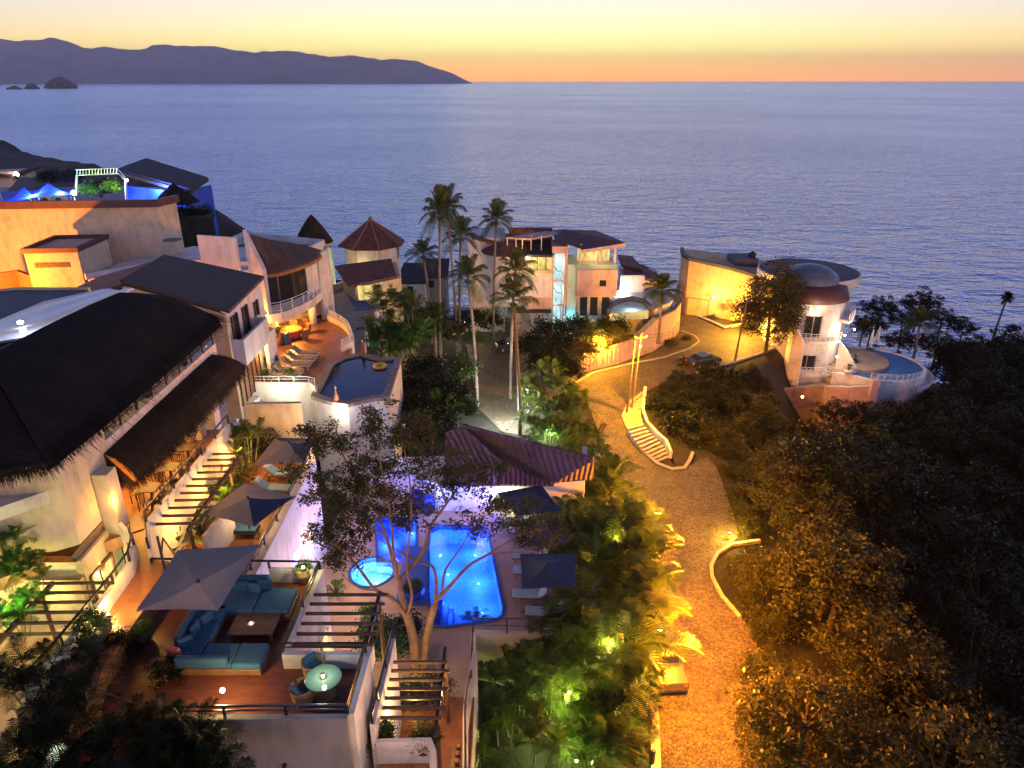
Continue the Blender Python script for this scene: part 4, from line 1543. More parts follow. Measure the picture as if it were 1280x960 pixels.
for w_, a_, b_ in ((wl_[:2], 36.6, 40.2), (wl_[4:], 36.6, 40), ([(-22.9, 58.9), (-26.5, 60)], 33, 43)):
    MB().wall(w_, a_, b_, .25).build('wall', M['white'], HC)
g = MB().wall(wl_[1:5], 36.7, 39.3, .08).build('glazing', M['glass'], HC)
MB().wall(wl_[1:5], 39.3, 40.2, .22).build('lintel', M['white'], HC)
for p in wl_[1:5]:
    MB().wall([(p[0] - .06, p[1]), (p[0] + .06, p[1] + .02)], 36.6, 39.4, .16).build('frame', M['wood'], g)
eave = [G(a, b, 39.9) for a, b in [(331, 341), (345, 339.5), (358, 336.5), (372, 332), (386, 326.5), (397, 321), (403, 315)]]
hi = [G(306, 291, 43.3), G(322, 295, 42.7), G(340, 300, 42.1), G(360, 303, 41.5), G(380, 306.5, 40.9), G(394, 310, 40.4), G(403, 313.5, 39.95)]
rb = MB()
for i in range(6):
    rb.slab([hi[i], hi[i + 1], eave[i + 1], eave[i]], .16)
rb.build('roof', M['rooftiled'], HC)
MB().wall([p[:2] for p in eave], 39.45, 39.74, .12).build('eave_trim', M['orangebr'], HC)
fin = [G(306, 290, 43.4), G(331, 342, 40.2)]
MB().wall([fin[0][:2], fin[1][:2]], [38.8, 36.6], [43.6, 40.6], .35).build('fin_wall', M['white'], HC)
for a, b in ((345, 421), (392, 406)):
    p = G(a, b, DZ)
    MB().tube([(p[0], p[1], DZ), (p[0], p[1], 36.1)], .34, 14).build('column', M['white'], HC, smooth=True)
MB().wall([(-24.5, 62), (-21.8, 66), (-18.6, 68.2), (-18.2, 67)], DZ, 36, .3).build('ground_floor_wall', M['cream'], HC)
MB().wall([(-18.4, 66.2), (-17.9, 67.6), (-18.3, 70)], 31, 40, .3).build('end_pier', M['white'], HC)

# ------------------------------------------------------------------ ochre lit building and the roofs behind the villa
OB = T('flat_roof_building', 'long flat roofed building with a wall lit orange by a street lamp', 'building', (-46, 80, 36))
ow = [(-66, 73.4), (-53.0, 75.0), (-37.6, 76.4), (-36.9, 79.6), (-66, 77.6)]
MB().prism(ow, 30, [42.6, 42.8, 43.0, 43.0, 42.8]).build('wall', M['orangelit'], OB)
MB().wall([(-66, 73.3), (-53.0, 74.9), (-37.4, 76.3), (-36.7, 79.6)], 42.7, 43.45, .5).build('roof_edge', M['plum'], OB)
OX = T('stair_block', 'small boxy annex with a row of vent slots in front of the long building', 'building', (-44, 68, 36))
bx = [(-46.3, 66.8), (-41.5, 67.3), (-41.9, 73.5), (-46.9, 73)]
MB().prism(bx, 31, 40.0).build('wall', M['orangelit'], OX)
MB().wall(bx, 39.9, 40.35, .35, closed=True).build('roof_edge', M['plum'], OX)
vg = MB()
for i in range(22):
    vg.obox((-45.55 + i * .145, 66.84 + i * .0150, 38.72), .08, .06, .5)
vg.build('vent_grille', M['darkwood'], OX)
GW = T('link_building', 'grey stucco wing with stepped flat roofs between the annex and the tile roof', 'building', (-34, 70, 34))
MB().prism([(-41.3, 67.5), (-30, 66.5), (-25.5, 71), (-27, 80), (-37, 82), (-41.3, 74)], 30, 37.3).build('wall', M['white'], GW)
MB().wall([(-41.3, 67.3), (-36, 73.6), (-27, 72.3)], 37.2, 37.8, .35).build('parapet', M['white'], GW)
MB().wall([(-34.5, 74.2), (-26.0, 76.2), (-25.6, 72.4)], 37.2, 37.9, .3).build('parapet', M['white'], GW)
MB().prism([(-40.9, 62), (-32, 60), (-27.3, 66.4), (-35.8, 73)], 33, 36.3).build('roof_terrace', M['terracotta'], GW)
MB().lathe([(0, 0), (.9, .1), (1.0, .2)], (-36.2, 75.6, 39.2), 14).build('dish', M['stone'], GW)
# pale buildings right of it
WB = T('white_annex', 'low pale building with a blue tarred roof behind the tile roof house', 'building', (-29, 84, 34))
MB().prism([(-35.5, 84), (-24.5, 80), (-23.2, 87), (-34.5, 92)], 28, 36.4).build('wall', M['white'], WB)
MB().wall([(-35.5, 84), (-24.5, 80), (-23.2, 87), (-34.5, 92)], 36.3, 37.0, .35, closed=True).build('parapet', M['white'], WB)
MB().obox((-29, 85.3, 36.5), 8.6, 4.2, .12, R(-18)).build('roof', M['greyroof'], WB)
# green walled box and its lattice
GB = T('ivy_box', 'boxy rooftop room covered in dark green creeper', 'building', (-43, 98, 34))
gb = [V(206, 302, 90)[:2], V(271, 302, 90)[:2], V(268, 280, 99)[:2], V(208, 280, 99)[:2]]
zt = V(206, 272, 90)[2]
MB().prism(gb, 26, zt).build('wall', plain('creeper_green', (.020, .030, .013), .9, .6, 1.2, .6), GB)
la = T('lattice_screen', 'white lattice balcony screen at the corner of the orange wall', 'screen', V(200, 300, 84))
lm = MB()
pA, pB = V(194, 302, 84), V(206, 302, 84)
hA = 2.7
for i in range(6):
    f = i / 5
    x, y = pA[0] + (pB[0] - pA[0]) * f, 84
    lm.obox((x, y, pA[2] + hA / 2), .06, .06, hA)
    lm.obox(((pA[0] + pB[0]) / 2, 84.05, pA[2] + hA * f), abs(pB[0] - pA[0]), .06, .06)
lm.build('lattice', M['whitemetal'], la)

# blue lit roof restaurant
BR = T('roof_restaurant', 'blue lit rooftop restaurant under a long sloping dark roof', 'building', (-55, 108, 36))
s0, s1 = V(146, 211, 104), V(239, 236, 96)
s2, s3 = V(215, 240, 100), V(150, 222, 110)
MB().slab([s0, s1, (s1[0] - .4, s1[1] + 7, s1[2] + .6), (s0[0], s0[1] + 9, s0[2] + .6)], .5).build('roof', M['darkroof'], BR)
MB().wall([s0[:2], s1[:2]], [s0[2] - .7, s1[2] - .75], [s0[2] - .25, s1[2] - .3], .4).build('fascia', M['beam'], BR)
b0, b1 = V(160, 250, 100), V(232, 262, 98)
MB().wall([b0[:2], b1[:2], (b1[0] + 1, b1[1] + 7)], 30, [V(160, 232, 100)[2], V(232, 240, 98)[2], V(232, 240, 98)[2]], .3).build('wall', M['sail_litwall'], BR)  # blue lamp light put into this wall's colour
MB().prism([V(0, 262, 92)[:2], V(230, 262, 96)[:2], V(215, 240, 118)[:2], V(-10, 240, 118)[:2]], 30, V(100, 247, 96)[2] - 1.6).build('floor', M['concrete'], BR)
cp = MB()
cc = V(212, 256, 93)
cp.lathe([(2.9, 0), (1.6, 1.25), (0, 2.5)], (cc[0], cc[1] + 2, cc[2]), 18)
cp.build('palm_roof', M['thatch'], BR)
for i, (pa, pb, pc, pd, ap_, lab) in enumerate([((4, 253), (48, 247), (40, 238), (0, 240), (30, 234), 'smaller blue tent canopy at the frame edge on the rooftop'), ((38, 247), (92, 243), (86, 236), (36, 238), (60, 229), 'larger blue tent canopy with a peaked top on the rooftop')]):
    q = [V(*pa, 96), V(*pb, 96), V(*pc, 103), V(*pd, 103)]
    a_ = V(*ap_, 99)
    r = T('tent_canopy', lab, 'tent', q[0], 'blue tents on the rooftop restaurant')
    t2 = MB()
    for k in range(4):
        A, B = np.array(q[k]), np.array(q[(k + 1) % 4])
        C = np.array(a_)
        m1, m2 = (A + C) / 2 - [0, 0, .35], (B + C) / 2 - [0, 0, .35]
        t2.face([A, B, m2, m1]).face([m1, m2, C])
    t2.build('cloth', M['sail_litwall'], r, fix=False)
    for k in range(4):
        MB().tube([q[k], (q[k][0], q[k][1], q[k][2] - 2.6)], .08, 6).build('pole', M['whitemetal'], r)
tp_ = T('truss_arch', 'white lattice truss arch strung over the rooftop restaurant', 'arch', V(100, 222, 97))
tm = MB()
for dz in (0, .7):
    tm.tube([(V(96, 219, 97)[0], 97, V(96, 219, 97)[2] + dz), (V(148, 217, 97)[0], 97, V(148, 217, 97)[2] + dz), (V(157, 226, 97)[0], 97, V(157, 226, 97)[2] + dz * .6)], .07, 5)
for i in range(14):
    a_, b_ = V(96 + i * 3.8, 219 - i * .15, 97), V(98 + i * 3.8, 219 - i * .15, 97)
    tm.tube([a_, (b_[0], 97, b_[2] + .7)], .05, 4)
tm.tube([V(96, 219, 97), V(95, 245, 97)], .15, 6).tube([V(157, 226, 97), V(158, 250, 97)], .15, 6)
tm.build('lattice', M['steel'], tp_)
for i, (a, b) in enumerate(((60, 250), (77, 250))):
    p = V(a, b, 77.5)
    r = T('air_conditioner', ['orange lit air conditioner box, the one nearer the frame edge on the parapet', 'orange lit air conditioner box, the one nearer the coloured plants on the parapet'][i], 'air conditioner', p, 'air conditioners on the long roof')
    MB().rbox((p[0], p[1], p[2]), 1.15, .55, .85, .05).build('casing', M['canvasw'], r)
    MB().lathe([(.32, 0), (.32, .05), (.1, .06), (0, .06)], (0, 0, 0), 14).build('fan', M['darkwood'], r)
    f = r.children[-1]
    f.rotation_euler = (R(90), 0, 0)
    f.location = (-p[0] * 0 - .15, -.29, 0)
# fan part was built around the world origin: bring its mesh to the casing
for r in [o for o in bpy.data.objects if o.name.startswith('fan') and o.parent and o.parent.name.startswith('air_cond')]:
    w_ = WLOC[r.name]
    r.data.transform(Matrix.Translation(w_))

# dark houses at the far left edge
LB = T('shore_house', 'dark tiled house on the shore at the frame edge with one lit window', 'house', V(5, 232, 135))
p = V(5, 234, 135)
MB().box(p[0] - 8, 133, 10, p[0] + 3.2, 140, p[2] + 3).build('wall', M['cream'], LB)
MB().slab([(p[0] - 9, 132, p[2] + 3), (p[0] + 4.5, 132, p[2] + 2.4), (p[0] + 4.2, 141, p[2] + 3.2), (p[0] - 9, 141, p[2] + 4)], .4).build('roof', M['darkroof'], LB)
DR = T('dark_roof_house', 'large dark sloping roof behind the blue tents', 'house', V(60, 236, 116))
MB().slab([V(8, 240, 108), V(44, 236, 108), V(76, 221, 118), V(24, 222, 122)], .4).build('roof', M['darkroof'], DR)
MB().box(V(8, 240, 112)[0], 110, 24, V(70, 236, 112)[0], 118, V(30, 240, 112)[2] - .8).build('wall', M['grey'], DR)

# pale membrane canopy and the dark roof next to the thatch
MC = T('membrane_canopy', 'grey ribbed membrane canopy with shiny water patches beside the thatch', 'canopy', (-25, 32, 44))
mz = [G(-60, 452, 45.6), G(0, 427, 45.5), G(56, 419, 45.55), G(166, 361, 45.2), G(130, 362, 45.0), G(55, 378, 44.9), G(0, 401, 44.9), G(-60, 425, 45)]
cm = MB()
lo_ = [Vector(mz[i]) for i in (0, 1, 2, 3)]
hi_ = [Vector(mz[i]) for i in (7, 6, 5, 4)]
for i in range(3):
    for k in range(8):
        f0, f1 = k / 8, (k + 1) / 8
        dz0, dz1 = .06 * math.sin(math.pi * 3 * f0), .06 * math.sin(math.pi * 3 * f1)
        cm.face([lo_[i].lerp(hi_[i], f0) + Vector((0, 0, dz0)), lo_[i + 1].lerp(hi_[i + 1], f0) + Vector((0, 0, dz0)), lo_[i + 1].lerp(hi_[i + 1], f1) + Vector((0, 0, dz1)), lo_[i].lerp(hi_[i], f1) + Vector((0, 0, dz1))])
cm.build('cloth', M['membrane'], MC, smooth=True, fix=False)
MB().tube([mz[0], mz[1], mz[2], mz[3]], .05, 6).tube([mz[7], mz[6], mz[5], mz[4]], .05, 6).build('edge_tube', M['whitemetal'], MC)
for a in (8, 22, 33):
    MB().tube([G(a, 424, 45.4), G(a + 3, 432, 44.9)], .03, 5).build('strut', M['whitemetal'], MC)
light(G(40, 398, 46.2), (.8, .95, 1), 55, .12)
lmp = T('canopy_lamp', 'small white lamp glaring over the grey membrane canopy', 'lamp', G(26, 405, 45.4))
q = G(26, 405, 45.4)
MB().lathe([(0, 0), (.10, .02), (.12, .10), (0, .16)], (q[0], q[1], q[2]), 10).build('bulb', M['e_white'], lmp)
DB = T('tarred_roof', 'dark tarred roof with a rounded pale edge behind the membrane canopy', 'roof', G(30, 385, 43))
dr = [G(-60, 440, 44.0), G(-60, 375, 44.0), G(0, 364, 44), G(20, 362, 44), G(60, 362, 44), G(112, 362, 44), G(60, 385, 44), G(0, 420, 44)]
MB().slab(dr, .3).build('roof', M['greyroof'], DB)
MB().wall([p[:2] for p in dr[1:6]], 43.6, 44.12, .2).build('roof_edge', M['ochrew'], DB)
EV = T('dark_yard_wall', 'shaded brown wall with a lit corner below the orange annex', 'wall', G(15, 350, 36))
MB().wall([G(-20, 352, 37)[:2], G(24, 345, 37)[:2], G(42, 352, 37)[:2]], 33, 37.6, .4).build('wall', M['orangebr'], EV)

# ------------------------------------------------------------------ behind the upper pool
TW = T('thatched_tower', 'slim blue lit tower with a conical thatch cap', 'tower', (-26, 95, 22))
cx_, _, zt_ = V(392, 299, 95)
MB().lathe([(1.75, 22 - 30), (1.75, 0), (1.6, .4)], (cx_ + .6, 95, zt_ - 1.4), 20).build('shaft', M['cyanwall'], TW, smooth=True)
MB().lathe([(2.1, -.1), (2.55, 0), (1.4, 1.9), (.5, 3.1), (0, 3.6)], (cx_, 95, zt_ - .3), 22).build('thatch_cap', M['thatchb'], TW, smooth=False)
rr5 = np.random.default_rng(9)
fr_ = MB()
cr = [(cx_ + 2.5 * math.cos(a), 95 + 2.5 * math.sin(a), zt_ - .2) for a in np.linspace(0, 2 * math.pi, 25)]
fringe(fr_, rr5, cr, 14, .5, .04, (0, 0))
fr_.build('straw_fringe', M['thatchb'], TW, fix=False)
MB().lathe([(1.9, -.75), (2.0, -.6), (2.0, -.35), (1.9, -.3)], (cx_ + .3, 95, zt_), 18).build('rim', M['ochrew'], TW)
OC = T('octagon_pavilion', 'octagonal pavilion with a ribbed brown tile roof by the sea', 'pavilion', (-20, 100, 24))
ox, _, oz = V(465, 304, 100)
P8 = [(ox + 4.7 * math.cos(R(22.5 + 45 * k)), 100 + 4.7 * math.sin(R(22.5 + 45 * k)), oz) for k in range(8)]
ro = MB()
for k in range(8):
    ro.slab([P8[k], P8[(k + 1) % 8], (ox, 100, oz + 3.3)], .12)
ro.build('roof', M['rooftile'], OC)
rs = MB()
for k in range(8):
    rs.tube([P8[k], (ox, 100, oz + 3.36)], .12, 5)
rs.lathe([(.25, 0), (.3, .2), (.1, .5), (0, .6)], (ox, 100, oz + 3.2), 8)
rs.build('hip_tiles', M['orangebr'], OC)
W8 = [(ox + 3.7 * math.cos(R(22.5 + 45 * k)), 100 + 3.7 * math.sin(R(22.5 + 45 * k))) for k in range(8)]
MB().wall(W8, 22, oz - .05, .3, closed=True).build('wall', M['white'], OC)
for k in (5, 6, 7):
    for f in (.3, .7):
        a, b = W8[k], W8[(k + 1) % 8]
        x, y = a[0] + (b[0] - a[0]) * f, a[1] + (b[1] - a[1]) * f
        an = math.atan2(b[1] - a[1], b[0] - a[0])
        if k == 7:
            MB().obox((x + .17 * math.sin(an), y - .17 * math.cos(an), oz - 1.2), .75, .12, 1.6, an).build('window', M['glass'], OC)
LR = T('low_tile_house', 'low house with a dark brown tile roof in front of the pavilion', 'house', (-18, 88, 30))
lr = [G(436, 357, 32.2), G(496, 345, 32.2), G(489, 323, 33.2), G(418, 332, 33.4)]
MB().slab(lr, .25).build('roof', M['rooftile'], LR)
MB().prism([(p[0] * .97, p[1] + .6) for p in (lr[0], lr[1], lr[2], lr[3])], 22, [31.8, 31.8, 32.6, 32.7]).build('wall', M['cream'], LR)
w0 = V(455, 368, 80)
MB().obox((w0[0], 80.6, w0[2]), 1.6, .2, 1.7).build('window', M['w_yellow'], LR)
NB = T('neighbour_terrace', 'pale concrete terrace with a narrow blue plunge pool below the balcony', 'terrace', (-15, 72, 28))
nb = [G(404, 448, 30), G(420, 385, 30), G(412, 366, 30), G(432, 358, 30), G(482, 390, 30), G(474, 402, 30), G(456, 402, 30), G(456, 440, 30)]
MB().prism([p[:2] for p in nb], 20, 30).build('floor', M['concrete'], NB)
MB().wall([G(412, 366, 30)[:2], G(432, 358, 30)[:2], G(478, 390, 30)[:2], G(470, 398, 30)[:2]], 29, 30.8, .3).build('parapet', M['white'], NB)
MB().prism([G(430, 363, 30)[:2], G(438, 361, 30)[:2], G(468, 386, 30)[:2], G(446, 389, 30)[:2]], 29.5, 30.06).build('pool_water', M['upoolshell'], NB)
GD = T('green_gate', 'small bright green garden gate in front of the lit palms', 'gate', G(468, 438, 26))
g0 = G(468, 436, 27.2)
MB().obox((g0[0], g0[1], 28.4), 1.1, .1, 2.4).build('panel', M['greenmetal'], GD)
MB().obox((g0[0] - .65, g0[1], 28.5), .15, .15, 2.8).obox((g0[0] + .65, g0[1], 28.5), .15, .15, 2.8).build('gate_post', M['white'], GD)
# shore houses between the palms
for i, (pa, pb, py0, yy, hh, lab, wm) in enumerate([(500, 530, 352, 112, 5, 'low dark roofed house behind the palms left of the driveway', 'white'), (527, 556, 345, 118, 4, 'pale low shore house between the slim palm trunks', 'grey')]):
    a, b = V(pa, py0, yy), V(pb, py0, yy)
    r = T('low_house', lab, 'house', (a[0], yy, 20))
    MB().box(a[0], yy, 12, b[0], yy + 6, a[2]).build('wall', M[wm], r)
    MB().slab([(a[0] - .6, yy - .6, a[2]), (b[0] + .6, yy - .6, a[2]), (b[0] + .3, yy + 7, a[2] + 1.4), (a[0] - .3, yy + 7, a[2] + 1.4)], .25).build('roof', M['darkroof'], r)
    MB().obox((a[0] + 1.6, yy - .06, a[2] - 1.4), .9, .1, 1.2).build('window', M['glass'], r)

# ------------------------------------------------------------------ three storey white house by the sea (middle)
MH = T('seaside_villa', 'three storey white seaside villa with a teal lit stairwell and brown hip roof', 'house', (4, 95, RZ))
Y = 92.0


def fx(px, py, y=Y):
    q = V(px, py, y)
    return q[0], q[2]


# round left tower
tx, tz = fx(636, 330, 93)
MB().lathe([(3.0, 27.0 - 33), (3.0, 33.6 - 33)], (tx, 95.4, 33), 26).build('round_wall', M['white'], MH, smooth=True)
MB().lathe([(3.15, 0), (3.15, .28), (2.9, .3)], (tx, 95.4, 26.9), 26).build('round_base', M['white'], MH)
MB().lathe([(3.6, 0), (3.6, .14), (0, 1.7)], (tx - .1, 95.4, 33.7), 26).build('round_roof', M['rooftile'], MH)
MB().box(-6.0, 96, 20, -1.0, 103, 35.4).build('back_wing', M['white'], MH)
MB().slab([V(590, 296, 95), V(636, 309, 95), V(668, 297, 103), V(622, 290, 103)], .25).build('wing_roof', M['rooftile'], MH)
# main floors
MB().box(1.8, 93, 20, 5.3, 101, 30.9).build('wall', M['pink'], MH)
MB().box(1.8, 92.0, 28.2, 5.35, 93.2, 31.2).build('gallery_parapet', M['white'], MH)
MB().box(-.6, 92.5, 25.9, 5.3, 93.5, 26.3).build('ledge', M['darkroof'], MH)
MB().box(-.4, 94.0, 20, 2, 101, 26).build('lower_wall', M['pink'], MH)
MB().box(1.8, 96.2, 31.0, 5.3, 96.4, 34.2).build('lit_room', M['w_yellow'], MH)
for x in (2.2, 3.4, 4.6):
    MB().box(x, 96.0, 31.0, x + .12, 96.15, 34.2).build('mullion', M['darkwood'], MH)
MB().slab([V(652, 318, 92), V(690, 319, 92), V(706, 301, 99), V(660, 299, 99)], .3).build('terrace_roof', M['darkroof'], MH)
# stairwell tower
MB().box(5.3, 93.0, 20, 5.6, 97, 34.6).box(7.0, 92.6, 20, 7.35, 97, 34.6).box(5.3, 92.8, 34.0, 7.35, 97, 34.9).build('stair_tower', M['pink'], MH)
sw = MB().box(5.6, 95.0, 21, 7.0, 95.2, 34.0).build('stairwell', M['w_cyan'], MH)
MB().box(5.6, 93.4, 29.9, 7.0, 93.6, 30.2).box(5.6, 93.4, 26.6, 7.0, 93.6, 26.9).box(6.62, 93.3, 21, 6.72, 93.45, 34).build('stair_frame', M['whitemetal'], sw)
for (z, dx) in ((32.0, 0), (29.0, .1), (25.2, .0)):
    MB().tube([(5.7, 93.9, z), (6.1, 93.9, z - .6), (6.8, 93.9, z - .8)], .06, 5).build('stair_rail', M['black'], sw)
# right block with terrace
MB().box(8.6, 91.6, 28.55, 13.9, 98, 32.1).build('projecting_block', M['pink'], MH)
MB().box(7.35, 92.4, 20, 8.6, 98, 32.6).build('teal_lit_wall', M['cyanwall'], MH)  # teal light on this side is put into the wall colour
MB().obox((12.0, 91.55, 30.3), .85, .12, .8).build('window', M['glass'], MH)
MB().box(8.4, 91.8, 32.1, 13.8, 91.95, 32.75).build('glass_balustrade', plain('teal_glass', (.20, .42, .38), .15, .1, 2, .02), MH)
MB().box(9.0, 96.8, 32.1, 13.4, 97, 34.7).build('terrace_back', M['w_yellow'], MH)
for x in (8.9, 11.4, 13.4):
    MB().box(x, 92.4, 32.1, x + .28, 92.7, 35.3).build('post', M['white'], MH)
MB().box(8.6, 93, 20, 13.6, 98, 28.5).build('ground_wall', M['cream'], MH)
for x in (9.2, 10.6, 12.2):
    MB().box(x, 92.9, 25.4, x + 1.0, 93.05, 28.0).build('ground_window', M['glass'], MH)
ra = V(704, 286.5, 98)
q = [V(728, 312, 91.0), V(781, 303.5, 91.5), V(772, 299, 98), V(745, 288, 104), V(690, 288, 103), V(694, 300, 94)]
rf2 = MB()
for k in range(len(q)):
    rf2.face([q[k], q[(k + 1) % len(q)], ra])
rf2.build('hip_roof', M['rooftilep'], MH)
MB().wall([q[0][:2], q[1][:2], q[2][:2]], [q[0][2] - .45, q[1][2] - .45, q[2][2] - .45], [q[0][2] - .02, q[1][2] - .02, q[2][2] - .02], .25).build('fascia', M['pink'], MH)
fr = [V(632, 296.5, 93), V(662, 298.5, 93), V(712, 290, 99), V(682, 288.5, 99)]
MB().slab(fr, .2).build('flat_canopy', M['pink'], MH)
for a, b in ((634, 312), (645, 314), (653, 316), (664, 312), (677, 309)):
    u = V(a, 297 if a < 660 else 294, 94)
    MB().tube([(u[0], 94, u[2]), (u[0], 94, u[2] - 2.0)], .07, 6).build('canopy_post', M['whitemetal'], MH)
MB().box(V(636, 306, 99)[0], 99, 32, V(690, 306, 99)[0], 99.3, 36.2).build('roof_wall', M['plum'], MH)
for i, (a, b) in enumerate(((697, 306), (707, 306))):
    u = V(a, b, 96)
    r = T('air_conditioner', ['white air conditioner box on the seaside villa roof, the larger one', 'white air conditioner box on the seaside villa roof, the smaller one nearer the hip'][i], 'air conditioner', u, 'air conditioners on the seaside villa roof')
    MB().rbox(u, .9 - .1 * i, .5, .75, .05).build('casing', M['canvasw'], r)
    MB().tube([(u[0] - .1, u[1] - .27, u[2]), (u[0] - .1, u[1] - .24, u[2])], .25, 12).build('fan', M['darkwood'], r)

# house with roofs just right of it, terrace and arc pool
NH = T('brown_roof_house', 'brown tiled house stepping down to the sea beside the seaside villa', 'house', (18, 104, 22))
r0 = [V(780, 346, 100), V(832, 350, 100), V(812, 334, 108), V(778, 322, 108)]
MB().slab(r0, .3).build('roof', M['rooftile'], NH)
r1 = [V(776, 330, 104), V(806, 337, 104), V(790, 320, 112), V(772, 318, 112)]
MB().slab(r1, .3).build('upper_roof', M['rooftile'], NH)
MB().box(r0[0][0] + .3, 100.6, 18, r0[1][0] - .3, 107, r0[0][2] - .5).build('wall', M['white'], NH)
MB().wall([V(775, 352, 98)[:2], V(805, 356, 98)[:2]], 24, V(775, 344, 98)[2], .3).build('terrace_wall', M['white'], NH)
AP = T('arc_pool_terrace', 'raised terrace with a white lit arc pool above the road wall', 'pool', (17, 92, 26))
az_ = 27.2
pc = [G(a, b, az_)[:2] for a, b in [(760, 390), (764, 382), (775, 376), (790, 373.5), (806, 376), (818, 386), (838, 378), (842, 372), (800, 360), (770, 362)]]
MB().prism([p for p in pc], 22, az_).build('floor', M['white'], AP)
arc = [G(a, b, az_)[:2] for a, b in [(761, 391), (765, 383), (776, 377), (790, 375), (804, 378), (813, 387)]]
MB().wall(arc, az_ - .5, az_ + .5, .45).build('coping', M['greyroof'], AP)
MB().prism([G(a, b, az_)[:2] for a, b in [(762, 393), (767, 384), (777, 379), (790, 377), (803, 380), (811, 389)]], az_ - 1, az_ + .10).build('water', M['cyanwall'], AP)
WL = T('road_wall', 'tall brown stone wall with fluted panels around the road bend', 'wall', (15, 88, RZ))
wp = [G(a, b, RZ)[:2] for a, b in [(724, 466), (745, 459), (770, 453), (792, 446), (815, 438), (838, 426), (846, 415), (843, 405), (846, 392)]]
MB().wall(wp, RZ - .5, [24.2, 24.3, 24.4, 24.5, 26.3, 26.3, 26.4, 26.4, 26.4], .5).build('wall', M['pink'], WL)
fl = MB()
for i in range(1, 40):
    f = i / 40 * (len(wp) - 1)
    a = int(f)
    u, v_ = wp[a], wp[min(a + 1, len(wp) - 1)]
    x, y = u[0] + (v_[0] - u[0]) * (f - a), u[1] + (v_[1] - u[1]) * (f - a)
    fl.obox((x, y, RZ + 1.0), .22, .62, 2.0, math.atan2(v_[1] - u[1], v_[0] - u[0]))
fl.build('pilaster', M['pink'], WL)
MB().wall([(p[0], p[1]) for p in wp[3:]], [24.5, 26.3, 26.3, 26.4, 26.4, 26.4], [24.6, 26.5, 26.5, 26.6, 26.6, 26.6], .65).build('cap', M['stone'], WL)
struct(MB().prism([G(a, b, RZ)[:2] for a, b in [(792, 455), (830, 447), (862, 436), (873, 427), (868, 420), (850, 414), (843, 420), (820, 438)]], RZ - .3, RZ + .12).build('planting_bed', M['soil']))

# ------------------------------------------------------------------ ochre garage house
GH = T('garage_house', 'tall curved ochre walled house with a garage door at the road end', 'house', (28, 106, RZ))
gp2 = [V(845, 388, 112)[:2], V(847, 389, 107)[:2], V(855, 391, 104.6)[:2], V(905, 400, 101.4)[:2], V(940, 408, 98.5)[:2], V(975, 416, 96)[:2], (44, 104.5), (36, 111), (28.5, 113.5)]
ztop = [30.2, 30.3, 30.3, 29.7, 29.2, 28.9, 28.9, 29.6, 30.0]
MB().prism(gp2, RZ - 1, ztop).build('wall', M['ochrew'], GH)
MB().wall(gp2[:6] + [gp2[6]], [q_ - .02 for q_ in ztop[:7]], [q_ + .45 for q_ in ztop[:7]], .5).build('roof_edge', M['greyroof'], GH)
MB().slab([V(862, 327, 106), V(892, 318.5, 108), V(893, 325, 108), V(880, 330, 105)], .3).build('roof_ramp', M['ochrew'], GH)
MB().box(33, 104, 29.0, 36.5, 108, 30.6).build('roof_room', M['greyroof'], GH)
MB().lathe([(.5, 0), (.55, .8), (0, 1.1)], (36.0, 105.5, 30.4), 12).build('tank', M['black'], GH)
gd = V(868, 384, 103.4)
MB().wall([(gp2[2][0] + .3, gp2[2][1] - .25), (gp2[2][0] + 3.0, gp2[2][1] - 1.75)], RZ, RZ + 2.6, .12).build('garage_door', M['ochrew'], GH)
MB().wall([(gp2[2][0] + .2, gp2[2][1] - .33), (gp2[2][0] + .36, gp2[2][1] - .4)], RZ, RZ + 2.7, .1).wall([(gp2[2][0] + 3.0, gp2[2][1] - 1.85), (gp2[2][0] + 3.14, gp2[2][1] - 1.92)], RZ, RZ + 2.7, .1).wall([(gp2[2][0] + .2, gp2[2][1] - .36), (gp2[2][0] + 3.1, gp2[2][1] - 1.95)], RZ + 2.6, RZ + 2.72, .1).build('door_frame', M['stone'], GH)
struct(MB().prism([G(a, b, RZ)[:2] for a, b in [(872, 397), (905, 412), (936, 404), (900, 396)]], RZ, RZ + .2).build('garden_bed', M['soil']))
struct(MB().wall([G(a, b, RZ)[:2] for a, b in [(871, 396), (888, 403), (905, 411), (940, 404)]], RZ, RZ + .35, .25).build('bed_kerb', M['white']))

# ------------------------------------------------------------------ white round house
RH = T('round_house', 'white cylindrical house with a blue dome, curved balconies and plum roof band', 'house', (39, 92, RZ))
rcx, rcy, rr_ = 39.6, 92.4, 4.9
MB().lathe([(rr_, 14), (rr_, 28.7)], (rcx, rcy, 0), 44).build('wall', M['white'], RH, smooth=True)
MB().lathe([(rr_ + .05, 28.55), (rr_ + .35, 28.6), (rr_ - .2, 30.2), (3.6, 30.5), (0, 30.5)], (rcx, rcy, 0), 44).build('roof_band', M['plum'], RH, smooth=True)
MB().lathe([(3.75, 30.3), (3.7, 30.75), (3.3, 31.4), (2.4, 32.05), (1.2, 32.45), (0, 32.55)], (rcx + .2, rcy + .4, 0), 36).build('dome', M['bluedome'], RH, smooth=True)
MB().lathe([(3.75, 30.3), (3.9, 30.7), (3.8, 31.3), (3.6, 31.7), (3.3, 31.5)], (rcx + .1, rcy + .3, 0), 30, R(40), R(195)).build('dome_rim', M['pink'], RH, smooth=True)
MB().lathe([(0, 29.6), (6.6, 29.6), (6.75, 29.7), (6.75, 30.75), (6.5, 30.8), (6.4, 30.2), (0, 30.2)], (rcx + 1.6, rcy + 4.6, 0), 50).build('back_roof_disc', M['white'], RH, smooth=False)
